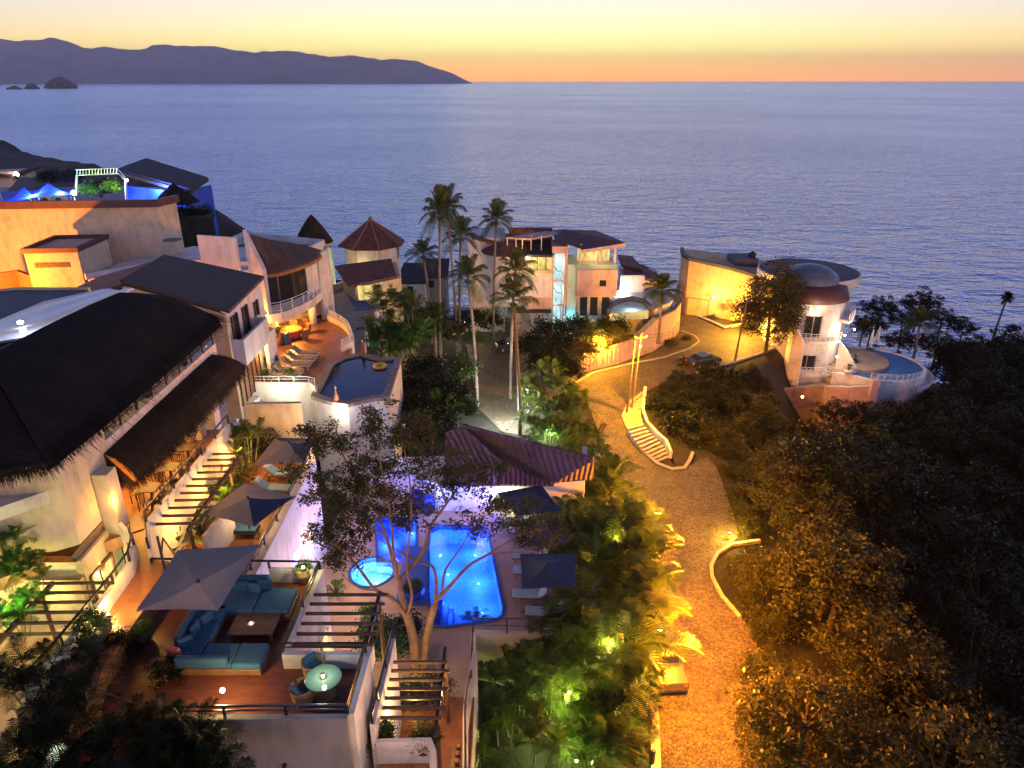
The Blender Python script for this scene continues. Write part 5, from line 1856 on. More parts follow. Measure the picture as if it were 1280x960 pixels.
MB().lathe([(0, 30.86), (6.35, 30.86)], (rcx + 1.6, rcy + 4.6, 0), 50).build('back_roof_top', M['greyroof'], RH)
MB().lathe([(5.9, 16), (5.9, 29.6)], (rcx + 1.6, rcy + 4.6, 0), 44).build('back_wall', M['white'], RH, smooth=True)
# the wing towards the road and the balconies


def cyl(r, a):
    return (rcx + r * math.cos(R(a)), rcy + r * math.sin(R(a)))


for (a, z0, z1, w, lab) in ((222, 24.4, 26.2, 15, 'window'), (262, 24.2, 27.0, 24, 'window'), (216, 19.8, 21.3, 13, 'window'), (262, 19.6, 21.6, 26, 'window')):
    seg = [cyl(rr_ + .03, a + w * (f - .5)) for f in (0, .25, .5, .75, 1)]
    g = MB().wall(seg, z0, z1, .1).build('window', M['glass'], RH)
    fm = MB()
    for p_ in (seg[0], seg[2], seg[4]):
        fm.obox((p_[0], p_[1], (z0 + z1) / 2), .14, .16, z1 - z0 + .1)
    fm.build('frame', M['stone'], g)
for (za, a0, a1) in ((24.0, 236, 300), (19.4, 246, 300)):
    seg = [cyl(rr_ + 1.25, a) for a in np.linspace(a0, a1, 12)]
    MB().prism(seg + [cyl(rr_ - .3, a) for a in np.linspace(a1, a0, 8)], za - .35, za).build('balcony_slab', M['white'], RH)
    rail('railing', [(*p_, za) for p_ in seg], RH, M['whitemetal'], 1.0, 4, .9, .035)
seg = [cyl(rr_ + 1.3, a) for a in np.linspace(-50, 30, 14)]
MB().prism(seg + [cyl(rr_ - .3, a) for a in np.linspace(30, -50, 8)], 25.9, 26.3).build('balcony_slab', M['white'], RH)
rail('railing', [(*p_, 26.3) for p_ in seg], RH, M['whitemetal'], 1.1, 4, .8, .04)
# swept buttress walls in front
bw = [cyl(rr_ + .2, 232), cyl(rr_ + 1.6, 240), cyl(rr_ + 2.6, 252)]
MB().wall(bw, 17, [28.3, 26.4, 24.0], .3).build('sweeping_wall', M['white'], RH)
bw = [cyl(rr_ + 1.2, 300), cyl(rr_ + 2.2, 305), cyl(rr_ + 3.6, 309)]
MB().wall(bw, 17, [23.8, 22.6, 20.5], .3).build('sweeping_wall', M['white'], RH)
# lower storeys and retaining walls
lw0 = [V(957, 470, 89)[:2], V(970, 484, 84.9)[:2], V(1031, 481, 84.4)[:2], V(1062, 478, 83.2)[:2], (46.5, 90), (36, 96), (33, 90)]
MB().prism(lw0, 9, 17.6).build('lower_storey', M['white'], RH)
rt = T('orange_retaining_wall', 'tall rough retaining wall lit orange below the round house', 'wall', V(1000, 500, 84))
MB().wall([V(954, 468, 89)[:2], V(968, 486, 84.5)[:2], V(1031, 481, 84)[:2]], 8, [V(954, 468, 89)[2], V(968, 486, 84.5)[2], V(1031, 481, 84)[2]], .5).build('wall', plain('rough_render', (.36, .25, .15), .9, .5, .9, .6), rt)
pk = T('pink_garden_wall', 'smooth pink garden wall below the pool terrace of the round house', 'wall', V(1060, 500, 82))
MB().wall([V(1031, 482, 83.8)[:2], V(1062, 480, 82.6)[:2], V(1092, 476, 81.8)[:2]], 8, [18.9, 19.3, 19.8], .5).build('wall', M['pink'], pk)
MB().obox((V(1092, 485, 81.4)[0], 81.5, 19), .9, .9, 3.4).build('gate_pier', M['pink'], pk)
# pool terrace
tcx, tcy = 48.6, 89.0
TP = T('round_pool_terrace', 'round beige terrace wrapped by a crescent blue pool', 'pool', (tcx, tcy, 20))
e_ = lambda r, a, k=1.0: (tcx + r * math.cos(R(a)), tcy + k * r * math.sin(R(a)))
MB().lathe([(4.5, 13), (4.5, 20.25), (0, 20.25)], (tcx - 2.3, tcy + 1.2, 0), 40).build('floor', M['pooldeck'], TP)
MB().lathe([(6.4, 12), (6.4, 20.0), (6.1, 20.0), (6.1, 19.6)], (tcx, tcy, 0), 50).build('pool_wall', M['white'], TP, smooth=False)
MB().lathe([(0, 19.82), (6.15, 19.82)], (tcx, tcy, 0), 50).build('water', M['upoolshell'], TP)
MB().lathe([(6.4, 18.4), (7.2, 18.6), (7.4, 19.2), (7.25, 19.2), (7.0, 18.8), (6.4, 18.7)], (tcx, tcy, 0), 40, R(-70), R(40)).build('overflow_basin', M['white'], TP)
rail('railing', [(tcx + 6.25 * math.cos(R(a)), tcy + 6.25 * math.sin(R(a)), 20.0) for a in np.linspace(-118, -40, 12)], TP, M['whitemetal'], .8, 4, .8, .035)
MB().wall([V(1040, 470, 86)[:2], V(1066, 468, 85)[:2]], 17.6, 19.9, .5).build('planter_wall', M['white'], TP)
# ------------------------------------------------------------------ parasols
def parasol(name, label, corners, apex, foot, cols, group, mast=None, loc=None):
    r = T(name, label, 'umbrella', foot, group)
    C = [np.array(c) for c in corners]
    A = np.array(apex)
    n = len(C)
    for k in range(n):
        a, b = C[k], C[(k + 1) % n]
        mid = (a + b) / 2 + (A - (a + b) / 2) * .03 + np.array([0, 0, .02])
        m = MB()
        S = 6
        for (p, q) in ((a, mid), (mid, b)):
            for i in range(S):
                f0, f1 = i / S, (i + 1) / S

                def pt(e, f):
                    return e + (A - e) * f - np.array([0, 0, .10 * math.sin(math.pi * f)])
                m.face([pt(p, f0), pt(q, f0), pt(q, f1), pt(p, f1)])
        m.build('canopy_panel', M[cols[k % len(cols)]], r, fix=False)
    rb = MB()
    for k in range(n):
        rb.tube([C[k] - [0, 0, .05], (C[k] + A) / 2 - [0, 0, .22], A - [0, 0, .16]], .014, 4)
        mid = (C[k] + C[(k + 1) % n]) / 2 - [0, 0, .03]
        rb.tube([mid - [0, 0, .04], (mid + A) / 2 - [0, 0, .24], A - [0, 0, .16]], .012, 4)
    rb.build('rib', M['black'], r)
    MB().lathe([(.06, -.02), (.05, .07), (0, .09)], tuple(A), 8).build('cap', M['black'], r)
    if mast:
        MB().tube([foot, (foot[0], foot[1], mast[2])], .05, 8).build('mast', M['black'], r)
        MB().tube([(foot[0], foot[1], foot[2] + 1.5), (mast[0] + .25, mast[1] - .1, mast[2]), (A[0], A[1], A[2] - .3)], .035, 6).build('arm', M['black'], r)
        MB().rbox((foot[0], foot[1], foot[2] + .06), .8, .8, .12, .03).build('base', M['darkpot'], r)
    else:
        MB().tube([foot, (A[0], A[1], A[2])], .028, 8).build('pole', M['darkwood'], r)
        MB().lathe([(0, 0), (.28, 0), (.28, .06), (.06, .12), (.05, .3)], foot, 14).build('base', M['darkpot'], r)
    return r


UG = 'square parasols of the villa terraces'
zc = 40.0
parasol('cantilever_umbrella', 'large taupe cantilever parasol over the blue sofas, nearest of all', [G(170, 763, zc), G(273, 763, zc), G(327, 680, zc + .05), G(222, 688, zc + .1)], G(248, 727, zc + .75), (-13.1, 21.9, TZ), ['taupe'], UG, mast=(-13.1, 21.9, zc - .5))
zc = 37.9
parasol('patio_umbrella', 'parasol with three taupe panels and one navy panel beside the blue lounger', [G(252, 643, zc), G(317, 659, zc), G(369, 621, zc), G(306, 604, zc)], G(310, 622, zc + .55), (*G(312, 668, LZ)[:2], LZ), ['taupe', 'navy', 'taupe', 'taupe'], UG)
parasol('patio_umbrella', 'taupe and navy parasol under the tree branches at the far end of the lounge deck', [G(316, 582, zc), G(380, 579, zc), G(396, 549, zc), G(344, 547, zc)], G(361, 553, zc + .6), (*G(362, 606, LZ)[:2], LZ), ['taupe', 'navy', 'navy', 'taupe'], UG)
zc = 32.45
PG = 'navy square parasols beside the main pool'
pf = [(1.35, 31.7), (1.9, 34.0), (1.2, 37.0)]
for i, (q, ap_, f, lab) in enumerate([
        ([(652, 736), (720, 735), (720, 692), (650, 692)], (684, 704), (684, 752), 'navy square parasol nearest the camera beside the main pool'),
        ([(647, 685), (711, 680), (704, 654), (640, 652)], (676, 661), (678, 700), 'navy and taupe square parasol, middle one of the three beside the main pool'),
        ([(646, 645), (702, 639), (677, 606), (621, 616)], (662, 622), (662, 662), 'dark square parasol nearest the pool house, beside a round lit planter')]):
    parasol('pool_umbrella', lab, [G(a, b, zc) for a, b in q], G(*ap_, zc + .5), (*G(*f, PZ)[:2], PZ), ['navy'] if i != 1 else ['navy', 'navy', 'navy', 'taupe'], PG)


# ------------------------------------------------------------------ loungers
def lounger(label, fabric, back=38, frame='teak', pillow=None):
    r = T('sun_lounger', label, 'sun lounger')
    f = MB()
    for s in (-1, 1):
        f.obox((0, s * .31, .26), 1.95, .05, .07)
    for x in (-.95, 0, .95):
        f.obox((x, 0, .26), .05, .62, .06)
    f.build('frame', M[frame], r)
    for x in (-.8, .75):
        for s in (-1, 1):
            MB().obox((x, s * .30, .12), .06, .06, .25).build('leg', M[frame], r)
    MB().rbox((-.28, 0, .36), 1.36, .62, .11, .04).build('mattress', M[fabric], r)
    a = R(back)
    MB().rbox((.40 + .36 * math.cos(a), 0, .36 + .36 * math.sin(a)), .76, .62, .11, .04, 0, -a).build('backrest', M[fabric], r)
    MB().rbox((.40 + .58 * math.cos(a) - .05, 0, .36 + .60 * math.sin(a) + .07), .22, .46, .10, .045, 0, -a).build('pillow', M[pillow or 'canvasw'], r)
    return Proto(r)


LB_ = lounger('x', 'bluefab')
LP_ = lounger('x', 'palefab')
LW_ = lounger('x', 'stone', 35, 'whitemetal', 'stone')
gl = 'sun loungers on the lounge deck'
x, y, _ = G(298, 668, LZ)
LB_.put((x, y, LZ), R(180), 1.0, 'bright blue lounger with raised back under the tri colour parasol', gl)
x, y, _ = G(348, 650, LZ)
LP_.put((*G(345, 617, LZ)[:2], LZ), R(178), 1.0, 'pale blue lounger half hidden behind the tri colour parasol', gl)
LP_.put((*G(356, 598, LZ)[:2], LZ), R(176), 1.0, 'pale blue lounger under the farther taupe and navy parasol', gl)
LB_.put((*G(320, 627, LZ)[:2], LZ), R(184), 1.0, 'blue lounger whose raised back shows above the tri colour parasol', gl)
gp_ = 'pale loungers along the main pool'
for (a, b, lab) in ((664, 749, 'pale blue lounger on the near side of the nearest pool parasol, with a rolled towel'), (680, 771, 'pale blue lounger closest to the palms at the pool deck corner'),
                    (664, 719, 'pale lounger shaded by the nearest pool parasol, its foot toward the pool'), (662, 700, 'pale lounger between the nearest and the middle pool parasol'), (655, 668, 'pale lounger shaded by the middle pool parasol'), (648, 652, 'pale lounger closest to the pool house')):
    LP_.put((*G(a, b, PZ)[:2], PZ), R(-4), 1.0, lab, gp_)
gu = 'weathered loungers on the upper terrace'
for i, (a, b, lab) in enumerate(((383, 446, 'weathered lounger nearest the dining table on the upper terrace'), (378, 453, 'weathered lounger, second from the dining table on the upper terrace'), (372, 460, 'weathered lounger with a white towel, middle of the row on the upper terrace'), (362, 469, 'weathered lounger beside the low bright plants on the upper terrace'), (355, 476, 'weathered lounger nearest the white parapet of the upper terrace'))):
    LW_.put((*G(a, b, DZ)[:2], DZ), R(178 + i * 2), 1.15, lab, gu)

# ------------------------------------------------------------------ sofa set on the terrace
sx = lambda a, b, z=TZ + .4: G(a, b, z)


def cushion_sofa(name, label, bases, seats, backs, pillows):
    r = T(name, label, 'sofa', (bases[0][0], bases[0][1], TZ), 'blue outdoor sofas on the terrace')
    for b in bases:
        MB().rbox(*b[2:], .03).build('base', M['teak'], r)
    for b in seats:
        MB().rbox(*b, .07).build('seat_cushion', M['bluefab'], r)
    for b in backs:
        MB().rbox(*b, .09).build('back_cushion', M['bluefab2'], r)
    for (c, s, rz_, mt) in pillows:
        MB().rbox(c, s, .16, s * .8, .09, rz_, .0).build('pillow', M[mt], r)
    return r


z0 = TZ
# far daybed
cushion_sofa('daybed', 'long blue daybed with a heap of blue pillows against the back parapet',
             [(-9.3, 20.0, (-9.2, 20.65, z0 + .14), 2.55, 1.25, .26)], [((-9.85, 20.65, z0 + .38), 1.25, 1.22, .24), ((-8.58, 20.65, z0 + .38), 1.25, 1.22, .24)],
             [((-9.75, 21.4, z0 + .68), 1.5, .3, .45)],
             [((-9.95, 21.07, z0 + .68), .55, R(8), 'bluefab2'), ((-9.45, 21.05, z0 + .66), .5, R(-12), 'bluefab'), ((-9.1, 21.17, z0 + .70), .55, R(4), 'bluefab2')])
# near corner sofa
cushion_sofa('corner_sofa', 'blue corner sofa with teak base, pillows and one coral pillow at its end',
             [(-10, 17, (-9.68, 17.95, z0 + .14), 3.1, .95, .26), (0, 0, (-10.68, 19.4, z0 + .14), 1.0, 1.95, .26)],
             [((-8.58, 17.95, z0 + .38), .95, 1.0, .26), ((-9.63, 17.97, z0 + .38), 1.12, .95, .24), ((-10.63, 18.25, z0 + .38), .85, .8, .24), ((-10.6, 19.05, z0 + .38), .85, .8, .24), ((-10.6, 19.9, z0 + .38), .85, .85, .24)],
             [((-9.98, 17.47, z0 + .62), 1.7, .24, .42), ((-11.1, 18.85, z0 + .66), .26, 1.2, .46), ((-11.1, 19.85, z0 + .64), .26, .85, .42)],
             [((-10.78, 18.95, z0 + .66), .5, R(80), 'bluefab2'), ((-10.58, 19.45, z0 + .64), .48, R(65), 'bluefab'), ((-10.83, 18.3, z0 + .66), .5, R(40), 'bluefab2'), ((-11.03, 17.85, z0 + .66), .52, R(-15), 'coral')])
r = T('coffee_table', 'low slatted wooden coffee table between the blue sofas', 'coffee table', (-8.98, 19.5, z0))
tb = MB()
for i in range(7):
    tb.obox((-8.98, 19.05 + .155 * i, z0 + .34), 1.55, .14, .05)
tb.build('table_top', M['teak'], r)
for i in (-1, 1):
    for j in (-1, 1):
        MB().obox((-8.98 + .68 * i, 19.51 + .45 * j, z0 + .16), .09, .09, .32).build('leg', M['teak'], r)
r = T('candle_dish', 'small pale dish with a candle on the coffee table', 'dish', (-9.08, 19.45, z0 + .365))
MB().lathe([(0, 0), (.09, .0), (.12, .04), (.10, .04), (0, .015)], (-9.08, 19.45, z0 + .37), 14).build('dish', M['canvasw'], r)
MB().tube([(-9.08, 19.45, z0 + .39), (-9.08, 19.45, z0 + .47)], .03, 8).build('candle', M['e_soft'], r)
# round glass table with two tub chairs
tcx_, tcy_, _ = G(404, 847, z0 + .74)
r = T('round_table', 'round pale green glass table lit by a small lamp in the terrace corner', 'table', (tcx_, tcy_, z0))
MB().lathe([(0, .72), (.55, .72), (.57, .735), (.55, .75), (0, .75)], (tcx_, tcy_, z0), 32).build('table_top', M['glassgreen'], r)
MB().lathe([(.34, 0), (.36, .05), (.16, .2), (.14, .5), (.3, .72)], (tcx_, tcy_, z0), 18).build('pedestal', M['rattan'], r)
r = T('table_lantern', 'small glowing lantern standing on the round green table', 'lantern', (tcx_, tcy_, z0 + .75))
MB().tube([(tcx_, tcy_, z0 + .76), (tcx_, tcy_, z0 + .92)], .055, 10).build('globe', M['e_soft'], r)
MB().lathe([(.08, 0), (.08, .02), (0, .02)], (tcx_, tcy_, z0 + .75), 12).lathe([(.075, .17), (.02, .22), (0, .22)], (tcx_, tcy_, z0 + .75), 12).build('cage', M['black'], r)
light((tcx_, tcy_ - .02, z0 + 1.15), (1, .93, .75), 9, .06)


def tub_chair(label, rz, loc):
    r = T('tub_chair', label, 'chair', loc, 'tub chairs at the round green table')
    m = MB()
    m.lathe([(.27, .05), (.33, .30), (.37, .72), (.33, .72), (.29, .40), (.0, .38)], (0, 0, 0), 20, R(100), R(440))
    o1 = m.build('shell', M['rattan'], r)
    MB().rbox((0, 0, .43), .52, .50, .14, .05).build('seat_cushion', M['bluefab'], r)
    MB().rbox((-.22, 0, .64), .12, .48, .36, .05).build('back_cushion', M['bluefab2'], r)
    for o in r.children:
        o.data.transform(Matrix.Translation(WLOC[r.name]))
        o.location = (0, 0, 0)
    r.rotation_euler = (0, 0, rz)
    return r


tub_chair('tub chair with blue cushions on the far side of the round table', R(-45), (*G(392, 836, z0 + .4)[:2], z0))
tub_chair('tub chair with blue cushions close to the front rail of the terrace', R(50), (*G(378, 868, z0 + .4)[:2], z0))

# ------------------------------------------------------------------ cafe gallery
def cafe_chair():
    r = T('cafe_chair', 'x', 'chair')
    MB().rbox((0, 0, .45), .42, .42, .05, .015).build('seat', M['rattan'], r)
    b = MB()
    for k in range(4):
        b.obox((-.20, -.15 + .1 * k, .70), .025, .03, .45)
    b.obox((-.20, 0, .93), .035, .42, .06)
    b.build('backrest', M['darkwood'], r)
    for i in (-1, 1):
        for j in (-1, 1):
            MB().obox((.18 * i, .18 * j, .22), .035, .035, .45).build('leg', M['darkwood'], r)
    return Proto(r)


def cafe_table(mat='darkwood'):
    r = T('cafe_table', 'x', 'table')
    MB().rbox((0, 0, .73), .8, .8, .04, .012).build('table_top', M[mat], r)
    MB().tube([(0, 0, 0), (0, 0, .72)], .04, 8).build('pedestal', M['black'], r)
    MB().lathe([(0, 0), (.25, 0), (.25, .03), (0, .05)], (0, 0, 0), 12).build('foot', M['black'], r)
    return Proto(r)


PCH, PTB = cafe_chair(), cafe_table()
for k, (y, tx_, where) in enumerate(((26.6, -15.75, 'nearest the pillar'), (28.4, -15.7, 'in the middle of the row'), (30.3, -15.7, 'farthest along the gallery'))):
    PTB.put((tx_, y, 38.0), 0, 1, 'square cafe table under the thatch awning, ' + where, 'cafe tables on the gallery')
    for dx, dy, rz, nm in ((.62, .05, 180, 'with its back to the parapet'), (-.62, 0, 0, 'on the house side'), (0, -.62, 90, 'on the near side'), (0, .62, -90, 'on the far side')):
        PCH.put((tx_ + dx, y + dy, 38.0), R(rz + 6 * k), 1, 'cafe chair %s, table %s' % (nm, where), 'cafe chairs on the gallery')
for k, (x, y, rz, lab) in enumerate(((-17.2, 27.2, 20, 'dark chair on the upper balcony left of the square table'), (-17.3, 29.2, -60, 'dark chair on the upper balcony by its middle post'), (-17.2, 32.2, 100, 'dark chair on the upper balcony near its far end'), (-17.4, 33.4, 10, 'dark chair in the far corner of the upper balcony'))):
    PCH.put((x, y, 41.25), R(rz), 1.05, lab, 'chairs on the upper balcony')
PTB.put((-17.25, 30.6, 41.25), .2, 1, 'small square table on the upper balcony beside the thatch eave', 'cafe tables on the gallery')

# dining group on the upper terrace
dx, dy, _ = G(363, 413, DZ + .6)
r = T('dining_table', 'round dining table draped in a glowing red orange cloth under the balcony', 'table', (dx, dy, DZ))
cl = MB()
n_ = 36
cl.lathe([(0, .76), (1.02, .76), (1.06, .72)], (dx, dy, DZ), n_)
for k in range(n_):
    a0, a1 = 2 * math.pi * k / n_, 2 * math.pi * (k + 1) / n_
    q0, q1 = 1.08 + .05 * math.sin(6 * a0), 1.08 + .05 * math.sin(6 * a1)
    cl.face([(dx + 1.06 * math.cos(a0), dy + 1.06 * math.sin(a0), DZ + .72), (dx + 1.06 * math.cos(a1), dy + 1.06 * math.sin(a1), DZ + .72), (dx + q1 * math.cos(a1), dy + q1 * math.sin(a1), DZ + .12), (dx + q0 * math.cos(a0), dy + q0 * math.sin(a0), DZ + .12)])
cl.build('tablecloth', M['redcloth'], r)
MB().tube([(dx, dy, DZ), (dx, dy, DZ + .74)], .1, 8).build('pedestal', M['darkwood'], r)


def arm_chair(label, loc, rz):
    r = T('rattan_chair', label, 'chair', loc, 'rattan chairs around the red table')
    MB().lathe([(.30, .05), (.33, .42), (0, .44)], (0, 0, 0), 16).build('seat', M['rattan'], r)
    MB().lathe([(.33, .40), (.40, .70), (.41, .95), (.36, .95), (.34, .68), (.29, .42)], (0, 0, 0), 18, R(95), R(265)).build('backrest', M['rattan'], r)
    for o in r.children:
        o.data.transform(Matrix.Translation(WLOC[r.name]))
    r.rotation_euler = (0, 0, rz)


cn = ['toward the white column', 'facing the pool', 'nearest the potted palm', 'toward the house wall', 'in the middle of the far side', 'toward the curved parapet']
for k in range(6):
    a = R(35 + 60 * k)
    arm_chair('rattan armchair at the red table, ' + cn[k], (dx + 1.55 * math.cos(a), dy + 1.55 * math.sin(a), DZ), a + math.pi)
q = G(336, 433, DZ)
r = T('side_table', 'small white side table beside the planter on the upper terrace', 'side table', q)
MB().rbox((q[0], q[1], DZ + .62), .75, .6, .05, .02).build('table_top', M['whitemetal'], r)
for i in (-1, 1):
    for j in (-1, 1):
        MB().obox((q[0] + .3 * i, q[1] + .24 * j, DZ + .3), .05, .05, .6).build('leg', M['darkwood'], r)
q = G(357, 430, DZ)
r = T('waste_bin', 'square dark blue bin beside the potted palm', 'bin', q)
MB().prism([(q[0] - .26, q[1] - .24), (q[0] + .26, q[1] - .24), (q[0] + .26, q[1] + .24), (q[0] - .26, q[1] + .24)], DZ, DZ + .95).build('body', M['binblue'], r)
MB().rbox((q[0], q[1], DZ + .98), .6, .56, .08, .03).build('lid', M['binblue'], r)
for i, (px, py, lab) in enumerate(((376 + 45, 501, 'brown bottle shaped ornament on the near pool coping'), (454, 441, 'brown ornament on the far pool coping'))):
    q = G(px, py, DZ + .3)
    r = T('ornament', lab, 'ornament', q, 'ornaments on the upper pool coping')
    MB().lathe([(0, 0), (.15, 0), (.2, .2), (.14, .5), (.06, .7), (.05, .95), (0, .97)], q, 12).build('body', M['clay'], r)
    MB().lathe([(.05, .95), (.08, 1.0), (.03, 1.15), (0, 1.18)], q, 10).build('tip', M['canvasw'], r)
# white daybeds on the lower terrace
q = G(492, 905, 32.5)
r = T('white_daybed', 'white cushioned daybed on the lower terrace behind the balcony parapet', 'daybed', (-3.4, 16.9, 32.3))
MB().rbox((-3.35, 16.85, 32.5), 1.7, .85, .36, .04).build('base', M['canvasw'], r)
MB().rbox((-3.3, 16.85, 32.74), 1.6, .8, .14, .06).build('mattress', M['canvasw'], r)
MB().rbox((-4.0, 16.95, 32.95), .3, .7, .35, .1).build('pillow', M['canvasw'], r)
q = G(460, 830, 33.7)
r = T('white_cabinet', 'small white cabinet beside the passage below the terrace corner', 'cabinet', (q[0], q[1], 33.7))
MB().rbox((q[0], q[1], 34.1), .5, .5, .8, .02).build('body', M['canvasw'], r)
MB().obox((q[0], q[1] - .26, 34.2), .3, .03, .12).build('handle', M['black'], r)
q = (-1.95, 18.1, 32.3)
r = T('console_shelf', 'narrow wooden shelf with small pots beside the lower terrace wall', 'shelf', q)
MB().obox((q[0], q[1], 32.75), .42, 1.1, .06).build('top', M['teak'], r)
for j in (-1, 1):
    MB().obox((q[0], q[1] + .45 * j, 32.52), .36, .06, .44).build('leg', M['teak'], r)
for i in range(3):
    o = MB().lathe([(0, 0), (.08, 0), (.11, .2), (.09, .22), (0, .2)], (q[0], q[1] - .32 + .3 * i, 32.78), 12).build('shelf_pot', M['clay'])
    tag(o, ['small clay pot at the near end of the wooden shelf', 'small clay pot in the middle of the wooden shelf', 'small clay pot at the far end of the wooden shelf'][i], 'pot', 'pots on the wooden shelf')
q = G(560, 930, 33)
o = MB().slab([(-1.9, 13.2, 33.35), (-1.05, 13.2, 33.3), (-1.05, 16.2, 33.3), (-1.75, 16.4, 33.35)], .12).build('screen_panel', M['black'])
tag(o, 'flat black panel roof leaning along the outer wall at the bottom edge', 'panel')
# patio table and chairs beside the pergola, towards the hot tub
for i, (a, b, lab) in enumerate(((375, 668, 'thin stool by the lit counter near the purple wall'), (387, 674, 'thin stool closest to the clay urn'))):
    q = G(a, b, PZ)
    r = T('bar_stool', lab, 'stool', q, 'thin stools below the lounge deck')
    MB().lathe([(0, .72), (.19, .72), (.19, .76), (0, .78)], q, 14).build('seat', M['rattan'], r)
    for k in range(4):
        a_ = k * math.pi / 2 + .6
        MB().tube([(q[0] + .2 * math.cos(a_), q[1] + .2 * math.sin(a_), PZ), (q[0] + .12 * math.cos(a_), q[1] + .12 * math.sin(a_), PZ + .72)], .015, 4).build('leg', M['black'], r)
q = G(378, 650, PZ)
r = T('bar_counter', 'brightly lit white counter with a wooden top against the lounge deck wall', 'counter', q)
MB().box(q[0] - .7, q[1] - .5, PZ, q[0] + .9, q[1] + .5, PZ + 1.0).build('body', M['white'], r)
MB().rbox((q[0] + .1, q[1], PZ + 1.04), 1.8, 1.2, .08, .02).build('top', M['teak'], r)
q = G(391, 672, PZ)
o = MB().lathe([(0, 0), (.22, 0), (.38, .35), (.36, .8), (.22, 1.05), (.26, 1.12), (.2, 1.12), (0, .9)], q, 20).build('clay_urn', M['pooldeck'], smooth=True)
tag(o, 'tall pale clay urn beside the bar counter', 'urn')
q = G(440, 722 + 60, 30.2)
r = T('garden_gate', 'dark low slatted garden gate lying in the light below the second pergola', 'gate', (-6.1, 21.9, 30))
gm = MB()
for i in range(6):
    gm.obox((-7.0 + .24 * i, 22.8, 30.6), .05, .05, 1.1)
gm.build('slats', M['darkwood'], r)
MB().obox((-6.4, 22.8, 31.1), 1.5, .07, .08).obox((-6.4, 22.8, 30.2), 1.5, .07, .08).build('frame', M['darkwood'], r)
for q, lab in ((G(535, 640, PZ), 'glazed blue jar closest to the pool house corner'), (G(522, 634, PZ), 'glazed blue jar behind the shallow pool')):
    o = MB().lathe([(0, 0), (.26, 0), (.46, .35), (.5, .7), (.34, 1.0), (.4, 1.1), (.3, 1.1), (0, .8)], q, 22).build('glazed_jar', M['bluepot'], smooth=True)
    tag(o, lab, 'jar', 'blue jars beside the shallow pool')


# ------------------------------------------------------------------ pots with plants
def pot_plant(px, py, z, rad, h, mat, plant, sc, label, cat='potted plant', bulge=.12):
    q = G(px, py, z)
    r = T('plant_pot', label, 'planter', q)
    MB().lathe([(0, 0), (rad * .72, 0), (rad * (1 + bulge), h * .6), (rad, h), (rad * .88, h), (rad * .85, h * .85), (0, h * .85)], q, 20).build('pot', M[mat], r, smooth=False)
    src = plant.root
    for ch in src.children:
        c_ = ch.copy()
        COL.objects.link(c_)
        c_.parent = r
        c_.location = (0, 0, h * .85)
        c_.scale = (sc,) * 3
        c_.rotation_euler = (0, 0, random.uniform(0, 6))
        WLOC[c_.name] = Vector(q)
    return r


pot_plant(381, 726, TZ, .30, .62, 'yellowpot', P_BUSHB, .42, 'lit bush in a yellow pot in the back corner of the sofa terrace')
pot_plant(117, 797, 37.95, .55, .42, 'darkpot', P_BUSH, .48, 'wide dark bowl planter with a bush at the walkway corner')
pot_plant(180, 803, TZ, .3, .5, 'darkpot', P_BUSHB, .45, 'bright green bush in a dark pot behind the corner sofa')
pot_plant(147, 822, TZ, .3, .5, 'darkpot', P_BUSHD, .40, 'dark leafy pot in shadow in front of the walkway')
pot_plant(477, 935, 34.8, .42, .55, 'darkpot', P_BUSH, .42, 'dark pot with a pink flecked bush at the house side of the little balcony')
pot_plant(531, 938, 34.8, .44, .55, 'darkpot', P_BUSHO, .40, 'dark pot with a fine leaved bush at the outer side of the little balcony')
pot_plant(349, 432, DZ, .32, .7, 'clay', P_ARECAL, .42, 'potted palm beside the blue bin on the upper terrace')
pot_plant(339, 466, DZ, .35, .9, 'darkpot', P_BUSHD, .5, 'tall dark planter by the slatted doors')
pot_plant(333, 479, DZ, .3, .35, 'clay', P_ARECAL, .28, 'small bright fern pot near the parapet corner')
pot_plant(363, 478, DZ, .3, .35, 'clay', P_ARECAL, .30, 'small bright fern pot beside the loungers')
pot_plant(383, 405, DZ, .35, .7, 'rattan', P_ARECAL, .48, 'potted palm behind the red table by the column')
pot_plant(517, 745, PZ + .25, .55, .55, 'bluepot', P_BUSHO, .38, 'blue bowl of red stemmed plants on the mosaic platform')
pot_plant(632, 650, PZ, .75, .6, 'concrete', P_ARECAL, .40, 'round stone planter of bright lit leaves beside the pool house')
pot_plant(238, 550, 38.0, .3, .55, 'canvasw', P_BUSH, .42, 'white pot with a climbing plant at the far gallery end')
pot_plant(90, 652, 38.3, .22, .30, 'clay', P_ARECAL, .22, 'small palm in a clay pot on the plunge pool rim')
pot_plant(1060, 466, 20.2, .5, .5, 'white', P_BANANAD, .8, 'spiky plant in a white tub at the pool terrace edge')
pot_plant(1068, 453, 20.25, .4, .4, 'darkpot', P_BANANAD, .75, 'spiky rosette plant on the round beige terrace')

# ------------------------------------------------------------------ closed parasols on the round terrace
for px, py, lab in ((1087, 437, 'closed cream parasol nearer the round house terrace edge'), (1095, 433, 'closed cream parasol standing next to the crescent water')):
    q = G(px, py, 20.25)
    r = T('closed_parasol', lab, 'umbrella', q, 'closed parasols on the round terrace')
    MB().lathe([(.03, 3.0), (.12, 2.7), (.26, 1.1), (.20, .9), (.05, .85)], q, 12).build('furled_cloth', M['canvasw'], r)
    MB().tube([q, (q[0], q[1], q[2] + .95)], .04, 6).build('pole', M['darkwood'], r)
    MB().lathe([(0, 0), (.5, 0), (.5, .12), (.1, .2), (0, .2)], q, 14).build('base', M['darkpot'], r)


